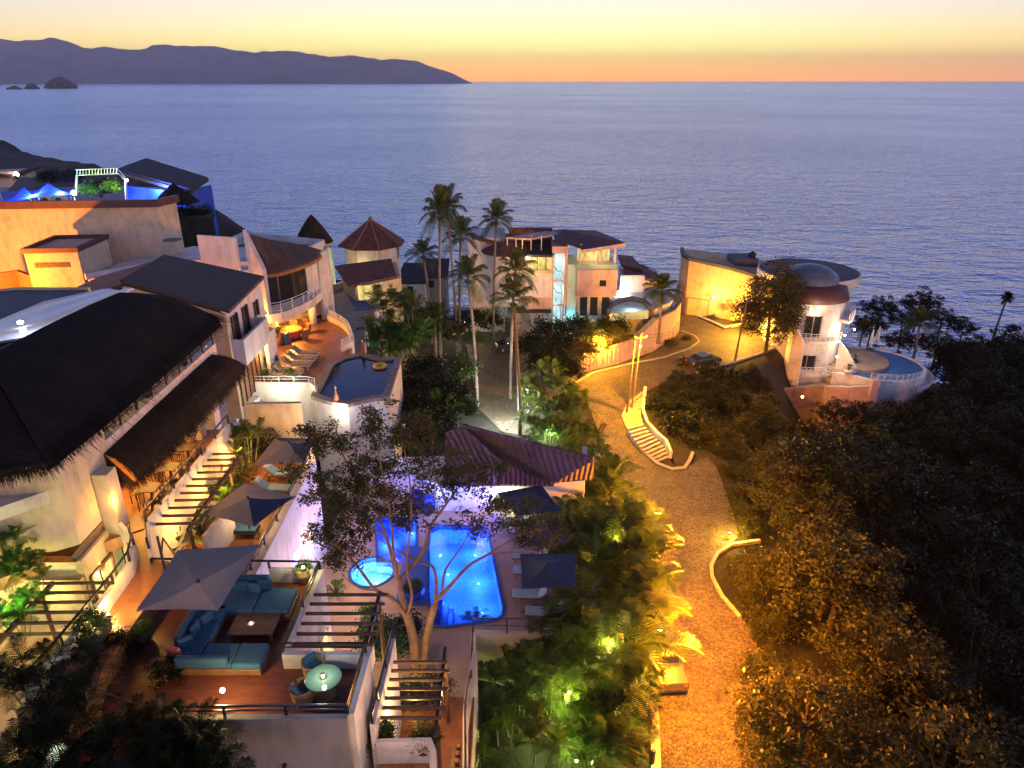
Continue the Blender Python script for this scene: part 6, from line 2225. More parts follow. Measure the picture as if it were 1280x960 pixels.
# ------------------------------------------------------------------ cars
def car(name, label, loc, rz, paint, pickup=False):
    r = T(name, label, 'car', loc)
    L_, Wd_ = 4.5, 1.78
    prof = [(-2.22, .42), (-2.25, .72), (-2.12, .98), (-1.55, 1.02), (-.95, 1.42), (.45, 1.45), (1.15, .98), (2.05, .84), (2.25, .62), (2.2, .36)]
    if pickup:
        prof = [(-2.25, .45), (-2.28, .98), (-.75, 1.0), (-.62, 1.50), (.45, 1.52), (1.05, 1.03), (2.05, .90), (2.26, .66), (2.2, .4)]
    m = MB()
    S = [(-1, .0), (-.93, 1), (.93, 1), (1, 0)]
    n = len(prof)
    rows = []
    for (k, top) in ((-.90, 1), (-1.0, 0), (1.0, 0), (.90, 1)):
        row = []
        for (x, z) in prof:
            tuck = .80 if z > 1.1 else (.97 if z > .9 else 1.0)
            row.append((x * (.985 if abs(k) < 1 else 1), math.copysign(1, k) * Wd_ / 2 * (tuck if abs(k) == 1 else tuck * .94), z + (.02 if abs(k) < 1 else 0)))
        rows.append(row)
    vs = rows[1] + rows[0] + rows[3] + rows[2]
    fs = []
    for j in range(3):
        for i in range(n - 1):
            fs.append((j * n + i, j * n + i + 1, (j + 1) * n + i + 1, (j + 1) * n + i))
    fs += [tuple(range(n)), tuple(range(3 * n, 4 * n))]
    fs += [(0, n, 2 * n, 3 * n), (n - 1, 2 * n - 1, 3 * n - 1, 4 * n - 1)]
    m.add(vs, fs)
    lp = [(p[0], p[1], p[2]) for p in m.v]
    MB().add(lp, m.f).build('body', M[paint], r)
    gk = MB()
    x0, x1 = (-.72, .60) if pickup else (-1.42, .62)
    for s in (-1, 1):
        y = s * Wd_ / 2 * .925
        gk.face([(x0 + .15, y, 1.06), (x1 + .35, y, 1.06), (x1 - .15, y * .93, 1.38), (x0 + .42, y * .93, 1.38)])
    y = Wd_ / 2 * .74
    gk.face([(1.12, -y, 1.045), (1.12, y, 1.045), (.50, y * .95, 1.475), (.50, -y * .95, 1.475)])
    xr = (-.76, -.66) if pickup else (-1.60, -1.0)
    gk.face([(xr[0], -y, 1.08), (xr[0], y, 1.08), (xr[1], y * .95, 1.43), (xr[1], -y * .95, 1.43)])
    gk.build('windows', M['glass'], r, fix=False)
    for x in (-1.42, 1.38):
        for s in (-1, 1):
            w = MB().tube([(x, s * .74, .33), (x, s * .92, .33)], .33, 16).build('wheel', M['tyre'], r)
            MB().tube([(x, s * .92, .33), (x, s * .935, .33)], .19, 12).build('rim', M['steel'], w)
    for s in (-1, 1):
        MB().obox((2.18, s * .62, .68), .1, .36, .16).build('headlight', M['canvasw'], r)
        MB().obox((-2.24, s * .70, .80), .06, .22, .2).build('tail_light', M['coral'], r)
    MB().obox((-2.27, 0, .48), .1, 1.7, .16).build('bumper', M['darkpot'], r)
    for o in r.children_recursive:
        o.data.transform(Matrix.Translation(Vector(loc)) if False else Matrix.Identity(4))
    r.rotation_euler = (0, 0, rz)
    return r


def settle(r):
    """the car was modelled around the world origin"""
    w = WLOC[r.name]
    for o in r.children_recursive:
        o.data.transform(Matrix.Translation(w))


_c1 = car('parked_car', 'grey pickup truck parked under the orange street lamp by the palms', (*G(829, 834, RZ)[:2], RZ), R(93), 'carwhite', True)
settle(_c1)
_c2 = car('parked_car', 'dark car parked at the kerb beside the round house wall', (*G(879, 456, RZ)[:2], RZ), R(28), 'cardark')
settle(_c2)
_c3 = car('parked_car', 'dark car half hidden by palm trunks in the driveway of the seaside villa', (*G(640, 437, RZ)[:2], RZ), R(12), 'cardark')
settle(_c3)


# ------------------------------------------------------------------ utility poles and wires
def pole(label, base, h, r0=.13, lean=(0, 0), arm=True, group='timber utility poles'):
    r = T('utility_pole', label, 'pole', base, group)
    top = (base[0] + lean[0], base[1] + lean[1], base[2] + h)
    MB().tube([(base[0], base[1], base[2] - .5), top], [r0, r0 * .7], 8).build('shaft', M['poletimber'], r)
    if arm:
        MB().obox((top[0], top[1], top[2] - .5), 1.5, .1, .12, .3).build('crossarm', M['poletimber'], r)
        for dx in (-.6, 0, .6):
            MB().lathe([(.05, 0), (.07, .08), (.03, .16), (0, .17)], (top[0] + dx, top[1] + dx * .3, top[2] - .44), 8).build('insulator', M['canvasw'], r)
    return top


pb = G(783, 516, RZ)
t1 = pole('thin leaning timber pole in the kerb bed at the street steps', pb, 8.2, .11, (.45, .2), False)
t2 = pole('pale timber pole right beside the leaning one at the street steps', (pb[0] + .75, pb[1] + 1.2, RZ), 8.6, .10, (.5, .2), True)
t3 = pole('tall timber utility pole in front of the round house tree', G(918, 452, RZ), 8.4, .15, (.6, 0), True)
wr = MB()
for (a, b) in ((t2, t3), (t2, V(700, 392, 66)), (t3, V(1040, 330, 92))):
    for dz in (-.3, -.6):
        a_, b_ = Vector(a) + Vector((0, 0, dz)), Vector(b) + Vector((0, 0, dz))
        pts = [a_.lerp(b_, i / 10) + Vector((0, 0, -1.1 * math.sin(math.pi * i / 10))) for i in range(11)]
        wr.tube(pts, .016, 4)
tag(wr.build('overhead_wire', M['black']), 'thin black overhead wires sagging between the timber poles', 'wire')
q = G(815, 955, RZ)
o = MB().tube([(q[0], q[1], RZ), (q[0], q[1], RZ + .9)], .12, 12).lathe([(.14, .9), (.1, 1.0), (0, 1.02)], (q[0], q[1], RZ), 12).build('bollard', M['black'])
tag(o, 'short black bollard on the kerb at the bottom edge', 'bollard')
# small far boat
D_ = 55 / math.tan(math.atan((114 - 100) / FPX))
r = T('motor_boat', 'tiny white motor boat far out on the sea', 'boat', ((917 - 640) / FPX * D_, D_, 0))
bx_ = (917 - 640) / FPX * D_
MB().prism([(bx_ - 7, D_ - 2), (bx_ + 5, D_ - 2.2), (bx_ + 9, D_), (bx_ + 5, D_ + 2.2), (bx_ - 7, D_ + 2)], -.3, 1.9).build('hull', M['whitemetal'], r)
MB().rbox((bx_ - 1, D_, 3), 7, 3, 2.4, .3).build('cabin', M['whitemetal'], r)
MB().tube([(bx_ - 1, D_, 4), (bx_ - 1, D_, 7.5)], .15, 6).build('mast', M['whitemetal'], r)
# ------------------------------------------------------------------ planting
rg8 = random.Random(3)


def proj(x, y, z):
    z -= CAM_H
    d_ = y * _c - z * _s
    return 640 + FPX * x / d_, 480 - FPX * (y * _s + z * _c) / d_, FPX / d_


def on_ground(P, px, py, label, group, sc=1.0, z=None, rz=None):
    """plant whose foot the photograph shows at (px, py)"""
    zz = RZ if z is None else z
    for _ in range(6):
        x, y, _q = G(px, py, zz)
        if z is None:
            zz = gz(x, y)
    return P.put((x, y, zz), rg8.uniform(0, 6.28) if rz is None else rz, sc, label, group)


def crown_at(P, px, py, y, hc, label, group, sc=1.0):
    """plant whose crown centre (height hc on the model) stands at (px, py), y metres away"""
    x, _y, zc = V(px, py, y)
    return P.put((x, y, zc - hc * sc), rg8.uniform(0, 6.28), sc, label, group)


# --- coconut palms round the driveway: (crown px, foot px)
GC = 'tall coconut palms round the driveway'
for (cx, cy2, bx, by, P, lab) in (
        (551, 268, 552, 462, P_COCO, 'tall coconut palm left of the twin crowned one, its head high over the sea'),
        (571, 262, 572, 444, P_COCO2, 'tallest coconut palm by the driveway, its head touching the crown below it'),
        (573, 296, 575, 440, P_COCO, 'coconut palm whose head sits right under the tallest crown'),
        (531, 318, 541, 432, P_COCO2, 'shorter coconut palm left of the tall slim pair'),
        (619, 276, 617, 428, P_COCO, 'slim coconut palm in front of the round white tower of the seaside villa'),
        (605, 348, 597, 512, P_COCO2, 'leaning coconut palm with an orange lit trunk left of the white pair'),
        (655, 340, 638, 498, P_COCO, 'pale trunked coconut palm in front of the gallery of the seaside villa'),
        (667, 376, 650, 543, P_COCO2, 'nearest coconut palm, its double lit trunk rising from the pool house roof edge')):
    fx_, fy_, _q = G(bx, by, RZ)
    x, _y, zc = V(cx, cy2, fy_)
    hh = zc - RZ
    P.put((fx_, fy_, RZ - .1), R(rg8.uniform(-8, 8)), (1, 1, hh / 12.5), lab, GC)
# the lean of each model is small; crowns keep their own proportions
crown_at(P_COCOS, 828, 366, 88, 5.4, 'bushy coconut palm behind the brown road wall', 'short palms', 1.15)
crown_at(P_COCOS, 543, 402, 73, 5.4, 'young feathery palm in the garden beside the slim trunks', 'short palms', .95)
crown_at(P_FAN, 1255, 372, 118, 9, 'thin fan palm alone against the sea near the frame edge', None, 1.15)
crown_at(P_COCOS, 1152, 405, 96, 5.4, 'drooping green palm beyond the round pool terrace', 'short palms', 1.2)
crown_at(P_COCOS, 1078, 412, 99, 5.4, 'lit palm right behind the railing of the round house', 'short palms', .8)

# --- garden between the upper terrace and the driveway
GA = 'garden plants by the driveway'
for (P, px, py, y, hc, sc, lab) in (
        (P_ARECA2, 484, 378, 71, 4, 1.35, 'big arching palm clump beside the neighbour terrace'),
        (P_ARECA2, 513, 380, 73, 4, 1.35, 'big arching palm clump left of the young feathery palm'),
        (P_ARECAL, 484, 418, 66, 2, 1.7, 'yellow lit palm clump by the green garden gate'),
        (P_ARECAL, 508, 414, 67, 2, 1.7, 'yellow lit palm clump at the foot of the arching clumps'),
        (P_ARECAL, 497, 436, 64, 1.6, 1.3, 'low lime lit palm clump beside the garden steps'),
        (P_BUSHD, 535, 455, 64, 1, 1.6, 'dark shrub beside the dead trunk in the garden'),
        (P_BUSHD, 556, 480, 60, 1, 1.7, 'dark shrub at the edge of the pale driveway'),
        (P_BUSH, 575, 452, 68, 1, 1.5, 'green shrub in the round driveway bed'),
        (P_BANANA, 545, 497, 56, 1, 2.0, 'broad leaved plant in the dark gap beside the pool house roof'),
        (P_BUSH, 582, 505, 60, .8, 1.1, 'shrub with red blooms at the bright driveway corner'),
        (P_BANANAD, 565, 510, 57, .8, 1.6, 'dark broad leaved plant below the driveway edge'),
        (P_BUSHD, 525, 505, 54, 1, 1.6, 'dark shrub against the tall white pool wall'),
        (P_BUSHD, 508, 480, 58, 1, 1.5, 'dark shrub in the slope right of the upper pool'),
        (P_BUSHD, 540, 530, 50, 1, 1.7, 'dark shrub behind the pool house roof'),
        (P_BUSHD, 585, 392, 90, 1, 1.6, 'dark shrub at the far end of the driveway'),
        (P_BUSHD, 560, 405, 84, 1, 1.7, 'dark shrub between the slim palm trunks'),
        (P_BUSH, 590, 420, 78, .8, 1.2, 'lamp lit shrub beside the driveway bollard'),
        (P_BUSHD, 525, 400, 82, 1.2, 1.9, 'dark shrub behind the yellow lit clumps'),
        (P_BUSHD, 610, 395, 94, 1, 1.5, 'dark shrub under the round white tower'),
        (P_BANANAD, 637, 400, 88, 1, 2.0, 'broad leaved plant by the car in the driveway')):
    crown_at(P, px, py, y, hc, lab, GA, sc)

# --- hedge in front of the seaside villa
GH_ = 'hedge plants in front of the seaside villa'
for i, (P, px, py, y, sc, w) in enumerate((
        (P_BUSHD, 670, 425, 80, 1.7, 'behind the nearest palm'), (P_BUSHD, 690, 408, 86, 1.9, 'under the teal stairwell'), (P_BUSHD, 705, 425, 82, 1.8, 'below the stairwell, on the road side'),
        (P_BUSHD, 722, 402, 87, 1.6, 'right of the stairwell foot'), (P_BUSH, 738, 412, 84, 1.5, 'around the yellow street lamp'), (P_BUSHO, 748, 425, 82, 1.3, 'just below the yellow street lamp'),
        (P_BUSHO, 728, 432, 80, 1.4, 'left of the yellow street lamp'), (P_BUSHD, 762, 402, 88, 1.6, 'under the arc pool'), (P_BUSHO, 772, 412, 86, 1.3, 'on top of the brown wall'), (P_BUSHD, 700, 450, 76, 1.9, 'at the road bend, left of the wall end'),
        (P_BUSHD, 682, 445, 76, 1.8, 'behind the green lit arecas'), (P_BUSHO, 715, 455, 76, 1.2, 'at the kerb where the brown wall ends'))):
    crown_at(P, px, py, y, 1, 'dense hedge shrub ' + w, GH_, sc)
# --- green lit arecas at the inner side of the bend
GB_ = 'green lit areca palms at the inner bend'
for i, (px, py, y, sc, w) in enumerate((
        (662, 478, 70, 1.2, 'beside the palm trunks'), (685, 470, 71, 1.2, 'at the top of the group'), (706, 478, 70, 1.15, 'nearest the road bend'), (672, 505, 66, 1.2, 'right of the nearest palm trunk'), (698, 503, 66, 1.25, 'in the heart of the group'),
        (722, 505, 66, 1.2, 'bulging over the road in the middle'), (684, 532, 62, 1.2, 'low, behind the roof ridge'), (708, 535, 62, 1.2, 'above the roof corner'), (732, 535, 61, 1.15, 'over the road near the roof corner'), (664, 530, 63, 1.1, 'below the nearest palm foot'), (744, 560, 57, .95, 'lowest, beside the road'), (718, 560, 58, .95, 'hugging the roof corner'))):
    crown_at((P_ARECA, P_ARECA2)[i % 2], px, py, y, 3.4, 'green lit areca palm ' + w, GB_, sc * (1 if i % 2 == 0 else .85))
crown_at(P_ARECAL, 738, 588, 51, 2.2, 'brightest lime lit areca at the end of the pool house roof', GB_, 1.25)
crown_at(P_ARECA, 700, 585, 44, 3.2, 'feathery palm standing up through the pool house eave', GB_, .8)

# --- palm garden between pool deck and road
GP = 'areca palms of the garden between pool and road'
k = 0
spots = []
for yy in np.arange(24.0, 47, 2.1):
    for xx in np.arange(.6, 8.2, 1.45):
        x, y = xx + rg8.uniform(-.6, .6), yy + rg8.uniform(-.7, .7)
        lim = lerp(y, [(24, 4.9), (30, 5.9), (34, 7.0), (38, 7.2), (44, 7.0), (48, 6.0)])
        low = lerp(y, [(24, 2.7), (27, 2.6), (29.5, 3.9), (36, 5.2), (38, 5.0), (42, 4.6), (48, 3.6)])
        if low < x < lim:
            spots.append((x, y))
kinds = [P_ARECA, P_ARECA2, P_ARECA, P_ARECAD, P_ARECA2, P_ARECAL]
for (x, y) in spots:
    P = kinds[k % 6]
    top = lerp(y, [(24, 29.2), (30, 33.0), (36, 34.4), (46, 31.8)]) + rg8.uniform(-.9, .7)
    if x > lerp(y, [(24, 3.6), (34, 5.8), (48, 5)]):
        top -= 1.6
    hP = {P_ARECA: 4.2, P_ARECA2: 5.4, P_ARECAD: 4.6, P_ARECAL: 3.0}[P]
    g_ = gz(x, y)
    s_ = min(1.9, max(.55, (top - g_) / hP))
    u, v_, _q = proj(x, y, top - 1)
    P.put((x, y, g_), rg8.uniform(0, 6.28), s_, ('dark ' if P is P_ARECAD else 'lime ' if P is P_ARECAL else '') + 'areca palm of the dense road garden, ' + ('up by the pool house' if v_ < 660 else 'beside the pool parasols' if v_ < 740 else 'behind the street lamp' if v_ < 830 else 'at the bottom edge') + (', on the road side' if u > 770 else ', on the pool side' if u < 690 else ', in the middle'), GP)
    k += 1
for (x, y, top, w) in ((1.9, 25.9, 31.2, 'nearest the deck corner'), (3.1, 26.6, 31.8, 'under the rail'), (4.4, 27.7, 32.4, 'at the bend of the rail'), (5.1, 29.3, 32.8, 'beside the nearest lounger'), (5.4, 31.2, 33.2, 'level with the nearest parasol'), (5.5, 33.4, 33.4, 'between two parasols'), (5.4, 35.6, 33.4, 'level with the far parasol')):
    P_ARECA2.put((x, y, gz(x, y)), rg8.uniform(0, 6), (top - gz(x, y)) / 5.6, 'tall palm against the pool deck wall, ' + w, GP)
for (px, py, y, sc, w) in ((808, 768, 34.5, .75, 'above the lamp'), (806, 800, 32.6, .75, 'over the truck roof'), (812, 832, 31.0, .7, 'beside the truck bed'), (800, 862, 29.8, .8, 'behind the truck'), (793, 905, 28.2, .8, 'lowest')):
    crown_at(P_ARECA, px, py, y, 3.4, 'palm hanging over the kerb by the street lamp, ' + w, GP, sc)
GS = 'slender palms below the pool deck corner'
for i, (bx, by, hh, w) in enumerate(((610, 925, .95, 'closest to the deck corner'), (628, 960, 1.0, 'with the longest bare canes'), (650, 945, 1.05, 'in the middle of the row'), (600, 985, .9, 'at the bottom edge by the lit steps'), (668, 990, 1.0, 'nearest the areca mass'), (640, 900, .85, 'behind the others under the rail'))):
    x, y, _q = G(bx, by, 25.4)
    P_THIN.put((x, y, 25.2), rg8.uniform(0, 6), hh, 'slender palm with thin bare canes, ' + w, GS)
crown_at(P_ARECA, 600, 775, 29.5, 3.0, 'small palm leaning over the near edge of the main pool', GS, .55)
o = MB().prism([(-1.4, 10), (4.2, 10), (2.4, 20), (1.2, 27), (-1.4, 27)], 24.0, 25.1).build('garden_path', M['pooldeck'])
struct(o)
MB_ = MB().wall([(.6, 13), (.9, 17.5), (1.6, 20.5)], 24.5, 26.4, .25).build('garden_wall', M['cream'])
tag(MB_, 'low cream garden wall below the slender palms', 'wall')

# --- terrace plants
GL = 'plants under the gallery pergola'
for (P, px, py, z, sc, w) in ((P_BANANA, 222, 690, LZ, .95, 'broad leaved plant lit teal below the sofa terrace corner'), (P_BANANAD, 252, 668, LZ, 1.15, 'large dark leaved plant beside the white screen wall'), (P_BANANA, 285, 640, LZ, 1.3, 'lit banana leaves in the middle of the gallery pergola'), (P_BANANA, 272, 618, LZ, 1.2, 'lit banana leaves at the far part of the gallery pergola'), (P_BUSHO, 290, 603, LZ, .8, 'airy shrub behind the pergola post'), (P_BUSH, 292, 580, LZ, 1.1, 'climbing shrub against the cream end wall'), (P_ARECA, 312, 590, LZ, .75, 'palm clump lit beside the far umbrella'), (P_BUSHO, 335, 562, LZ, .8, 'shrub behind the far umbrella')):
    on_ground(P, px, py, w, GL, sc, z)
GQ = 'plants around the lower pergolas'
for (P, px, py, z, sc, w) in ((P_BUSH, 470, 800, 32.0, .75, 'leafy shrub at the carrier beam of the second pergola'), (P_BUSH, 482, 818, 32, .7, 'leafy shrub next to the tree trunk foot'), (P_BUSHD, 500, 800, 30.2, .8, 'dark shrub in front of the tree trunk'), (P_BUSHB, 462, 772, 32, .7, 'bright shrub beside the dark carrier beam'), (P_BUSHB, 492, 880, 32.3, .5, 'bright shrub below the third pergola, house side'), (P_BUSH, 515, 872, 32.3, .6, 'shrub below the third pergola, at the trunk'), (P_BUSHO, 540, 868, 32.3, .6, 'fine shrub below the third pergola, outer side'), (P_BANANA, 420, 742, 30.0, .6, 'striped leaf plant beside the purple lit wall')):
    on_ground(P, px, py, w, GQ, sc, z)

# --- dark palms in front of the villa, bottom left
GF = 'dark palms in the near corner'
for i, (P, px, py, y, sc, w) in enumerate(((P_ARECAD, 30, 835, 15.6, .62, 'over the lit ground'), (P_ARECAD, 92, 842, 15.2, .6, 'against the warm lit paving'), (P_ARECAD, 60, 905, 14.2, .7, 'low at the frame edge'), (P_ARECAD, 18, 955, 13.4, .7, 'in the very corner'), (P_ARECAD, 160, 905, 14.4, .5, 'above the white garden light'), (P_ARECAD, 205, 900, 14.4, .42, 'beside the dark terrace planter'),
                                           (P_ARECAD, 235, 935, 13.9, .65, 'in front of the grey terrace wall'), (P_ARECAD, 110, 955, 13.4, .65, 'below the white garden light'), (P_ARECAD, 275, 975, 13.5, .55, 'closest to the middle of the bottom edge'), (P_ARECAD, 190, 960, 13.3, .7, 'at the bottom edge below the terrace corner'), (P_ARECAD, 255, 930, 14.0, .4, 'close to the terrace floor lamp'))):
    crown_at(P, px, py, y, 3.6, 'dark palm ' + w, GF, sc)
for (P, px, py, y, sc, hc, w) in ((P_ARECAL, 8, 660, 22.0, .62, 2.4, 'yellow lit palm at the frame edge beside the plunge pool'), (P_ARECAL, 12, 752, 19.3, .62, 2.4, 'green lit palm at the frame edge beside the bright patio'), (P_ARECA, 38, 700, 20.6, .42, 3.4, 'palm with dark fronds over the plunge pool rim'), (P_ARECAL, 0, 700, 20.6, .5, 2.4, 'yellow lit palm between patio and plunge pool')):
    crown_at(P, px, py, y, hc, w, 'lit palms at the frame edge', sc)
PB_, = (P_BUSHD,)
for (px, py, z, sc, w) in ((215, 842, TZ, .45, 'dark shrub in the terrace planter at the near edge'), (160, 812, TZ, .42, 'dark shrub at the step of the walkway')):
    on_ground(P_BUSHD, px, py, w, GF, sc, z)

# --- around the bend, right side
GR = 'hedge trees on the outer bend'
for i, (P, px, py, y, hc, sc, w) in enumerate((
        (P_DARK2, 852, 478, 77, 4.5, .62, 'rounded dark tree above the street steps'), (P_DARK2, 880, 490, 75, 4.5, .75, 'rounded dark tree in the middle of the bend hedge'), (P_DARK, 905, 505, 73, 5.3, .65, 'dark tree right of the bend hedge'), (P_BUSHD, 832, 505, 70, 1, 1.5, 'clipped dark shrub behind the stepped stair wall'),
        (P_BUSHD, 848, 525, 66, 1, 1.6, 'clipped dark shrub below the rounded trees'), (P_BUSHO, 862, 548, 63, 1, 1.5, 'olive shrub near the end of the curved kerb'), (P_OLIVE, 892, 540, 65, 4.5, .55, 'olive tree behind the curved kerb'), (P_DARK2, 925, 480, 79, 4.5, .6, 'dark tree against the lit retaining wall'), (P_BUSHD, 858, 455, 84, 1, 1.5, 'dark shrub beside the parked dark car'),
        (P_OLIVE, 930, 535, 67, 4.5, .7, 'olive tree left of the orange retaining wall'))):
    crown_at(P, px, py, y, hc, w, GR, sc)
for i, (px, py, y, P, hc, sc, w) in enumerate(((840, 492, 74, P_DARK2, 4.5, .62, 'left end, over the stepped wall'), (865, 505, 71, P_DARK2, 4.5, .75, 'second row, over the stair landing'), (893, 470, 80, P_DARK, 5.2, .6, 'back row by the dark car'), (915, 500, 74, P_DARK2, 4.5, .85, 'middle, below the plaza wall'), (935, 510, 72, P_OLIVE, 4.5, .85, 'right end, below the plaza wall'), (880, 530, 67, P_DARK2, 4.5, .75, 'front row, middle'), (905, 555, 63, P_OLIVE, 4.5, .75, 'front row, right'), (945, 545, 66, P_DARK2, 4.5, .85, 'below the lit retaining wall'), (870, 552, 63, P_DARK2, 4.5, .5, 'front row, at the kerb end'), (960, 520, 70, P_OLIVE, 4.5, .6, 'left foot of the lit wall'), (1045, 515, 72, P_DARK2, 4.5, .7, 'rounded, hiding the pink garden wall'), (1085, 520, 72, P_DARK2, 4.5, .8, 'rounded, below the pink gate pier'), (1000, 540, 68, P_DARK2, 4.5, .6, 'below the orange globe lamp'))):
    crown_at(P, px, py, y, hc, 'tree in the thick hedge of the bend, ' + w, GR, sc)
for (px, py, y, sc, w) in ((903, 562, 61, .42, 'lowest, at the corner of the road'), (914, 590, 57, .45, 'at the bulge of the road'), (926, 622, 53.5, .5, 'behind the thin leaning trees'), (938, 652, 50.5, .5, 'above the curved kerb'), (962, 672, 48.5, .5, 'at the top of the curved kerb'), (958, 620, 54, .65, 'between the thin trees and the lamp'), (970, 605, 56, .7, 'around the lamp in the wood'), (1008, 822, 37, .75, 'filling the gap opposite the truck'), (1045, 800, 38.5, .8, 'behind the one opposite the truck'), (985, 785, 39.5, .65, 'below the end of the curved kerb')):
    crown_at(P_OLIVE, px, py, y, 4.5, 'yellow lit tree of the wood edge, ' + w, 'yellow lit trees at the wood edge', sc)
for (px, py, y, sc, w) in ((938, 468, 82, .5, 'left, under the plaza wall'), (952, 484, 80, .5, 'right, under the plaza wall'), (920, 474, 80, .5, 'nearest the dark car'), (962, 505, 76, .5, 'by the foot of the lit wall')):
    crown_at(P_DARK2, px, py, y, 4.5, 'small dark tree on the bank, ' + w, 'small dark trees on the bank', sc)
x, y, _q = G(957, 441, RZ)
P_TALL.put((x, y, RZ - .2), 1.0, (1.1, 1.1, 1.08), 'tall dark tree in front of the white round house', None)
on_ground(P_OLIVE2, 910, 404, 'small airy tree lit by the wall lamp of the garage house', None, .62, RZ)
for (px, py, w, s_) in ((890, 400, 'low lit shrub in the kerbed bed of the garage house', .6), (925, 405, 'low lit shrub at the plaza edge near the garage house', .6), (838, 432, 'spiky low shrub in the bed round the wall corner', .7), (858, 425, 'low shrub at the tip of the corner bed', .5)):
    on_ground(P_BUSHO, px, py, w, 'low shrubs on the plaza', s_, RZ)
for i, (px, py, y, P, hc, sc, w) in enumerate(((1100, 385, 108, P_DARK2, 4.5, .9, 'right behind the round house'), (1130, 398, 106, P_DARK2, 4.5, .8, 'left of the tallest shore tree'), (1150, 378, 112, P_DARK, 5.3, .85, 'tallest on the shore right of the round house'), (1178, 398, 108, P_DARK2, 4.5, .75, 'right of the tallest shore tree'), (1205, 408, 106, P_DARK, 5.3, .6, 'alone, last before the open sea'), (1090, 405, 100, P_DARK2, 4.5, .8, 'touching the terrace palm'), (1125, 425, 98, P_DARK, 5.3, .7, 'below the shore trees'), (1172, 430, 98, P_DARK2, 4.5, .9, 'beyond the crescent pool'), (1215, 445, 96, P_DARK, 5.3, .8, 'left of the thin fan palm'), (1250, 450, 98, P_DARK2, 4.5, .9, 'at the foot of the thin fan palm'), (1280, 455, 96, P_DARK, 5.3, .9, 'at the frame edge by the sea'))):
    crown_at(P, px, py, y, hc, 'dark shore tree ' + w, 'dark trees along the shore', sc)

# --- the wooded slope, right
GW_ = 'trees of the wooded slope right of the road'


def bound(py):
    return lerp(py, [(500, 950), (560, 945), (600, 935), (640, 918), (680, 935), (720, 925), (770, 950), (830, 955), (880, 940), (960, 935)])


n = 0
cells = {}
for yy in np.arange(18, 116, 4.3):
    for xx in np.arange(13, 92, 4.4):
        x, y = xx + rg8.uniform(-1.6, 1.6), yy + rg8.uniform(-1.5, 1.5)
        g_ = gz(x, y)
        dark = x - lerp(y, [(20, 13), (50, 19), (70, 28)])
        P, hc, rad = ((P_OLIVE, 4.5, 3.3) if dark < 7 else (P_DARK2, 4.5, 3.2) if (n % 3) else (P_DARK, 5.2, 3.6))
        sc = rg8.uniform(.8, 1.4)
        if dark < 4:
            sc *= .72
        u, v_, q_ = proj(x, y, g_ + hc * sc)
        if u > 1330 or v_ > 1030 or v_ < (495 if u < 1110 else 412):
            continue
        if u - .80 * rad * sc * q_ < bound(v_):
            continue
        if v_ < 545 and 940 < u < 1110 or v_ < 500 and u < 1185:
            continue
        row = 'top' if v_ < 600 else 'upper' if v_ < 690 else 'middle' if v_ < 790 else 'lower'
        lab = ('olive tree in the street light' if P is P_OLIVE else 'dark tree of the unlit wood' if P is P_DARK2 else 'large leaved tree of the unlit wood') + ', %s belt' % row + (' by the road' if u < 1020 else ' halfway across' if u < 1150 else ' toward the frame edge')
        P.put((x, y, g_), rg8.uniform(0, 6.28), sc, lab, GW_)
        n += 1
for (px, py, y, sc, w) in ((985, 568, 62, .95, 'thin pale tree glowing next to the lamp in the wood'), (960, 585, 60, .8, 'thin olive tree lit yellow at the edge of the wood'), (1010, 625, 55, .9, 'thin tree below the lamp in the wood'), (1050, 640, 52, .9, 'thin tree right of the lamp in the wood')):
    crown_at(P_OLIVE2, px, py, y, 4.2, w, 'thin lit trees at the edge of the wood', sc)
for (px, py, sc, w) in ((922, 596, .8, 'first below the hedge of the bend'), (926, 622, .9, 'second below the hedge of the bend'), (931, 646, .9, 'third below the hedge of the bend'), (938, 665, .8, 'behind the top of the curved kerb'), (936, 728, .8, 'inside the bow of the curved kerb'), (955, 765, 1.1, 'between the curved kerb and the wood'), (975, 735, 1.1, 'deep behind the curved kerb'), (1015, 905, 1.3, 'in the gap low in the wood'), (1000, 870, 1.2, 'in the gap opposite the truck'), (1040, 930, 1.3, 'lowest in the wood gap')):
    on_ground(P_BUSHO, px, py, 'dry olive shrub, ' + w, 'dry olive shrubs of the verge', sc)
# undergrowth patches of the dark slope and the lit verge
for i, (px, py, sc, P, w) in enumerate(((925, 720, .9, P_BUSHO, 'dry lit shrub inside the curved kerb'), (945, 745, 1.0, P_BUSHO, 'dry lit shrub below the curved kerb'), (940, 700, .8, P_BUSHO, 'dry lit shrub at the top of the curved kerb'), (960, 790, 1.1, P_BUSHO, 'lit shrub at the road edge opposite the street lamp'), (955, 850, 1.1, P_BUSHO, 'lit shrub at the road edge opposite the pickup'), (950, 905, 1.1, P_BUSHO, 'lit shrub at the road edge below the pickup'), (960, 950, 1.1, P_BUSHO, 'lit shrub at the bottom of the road edge'))):
    on_ground(P, px, py, w, 'lit shrubs along the road edge', sc)


# ------------------------------------------------------------------ the fine tree over the pool
FT = T('poolside_tree', 'fine leaved tree with a forked golden trunk rising over the hot tub', 'tree', G(520, 845, 30))
tk = MB()


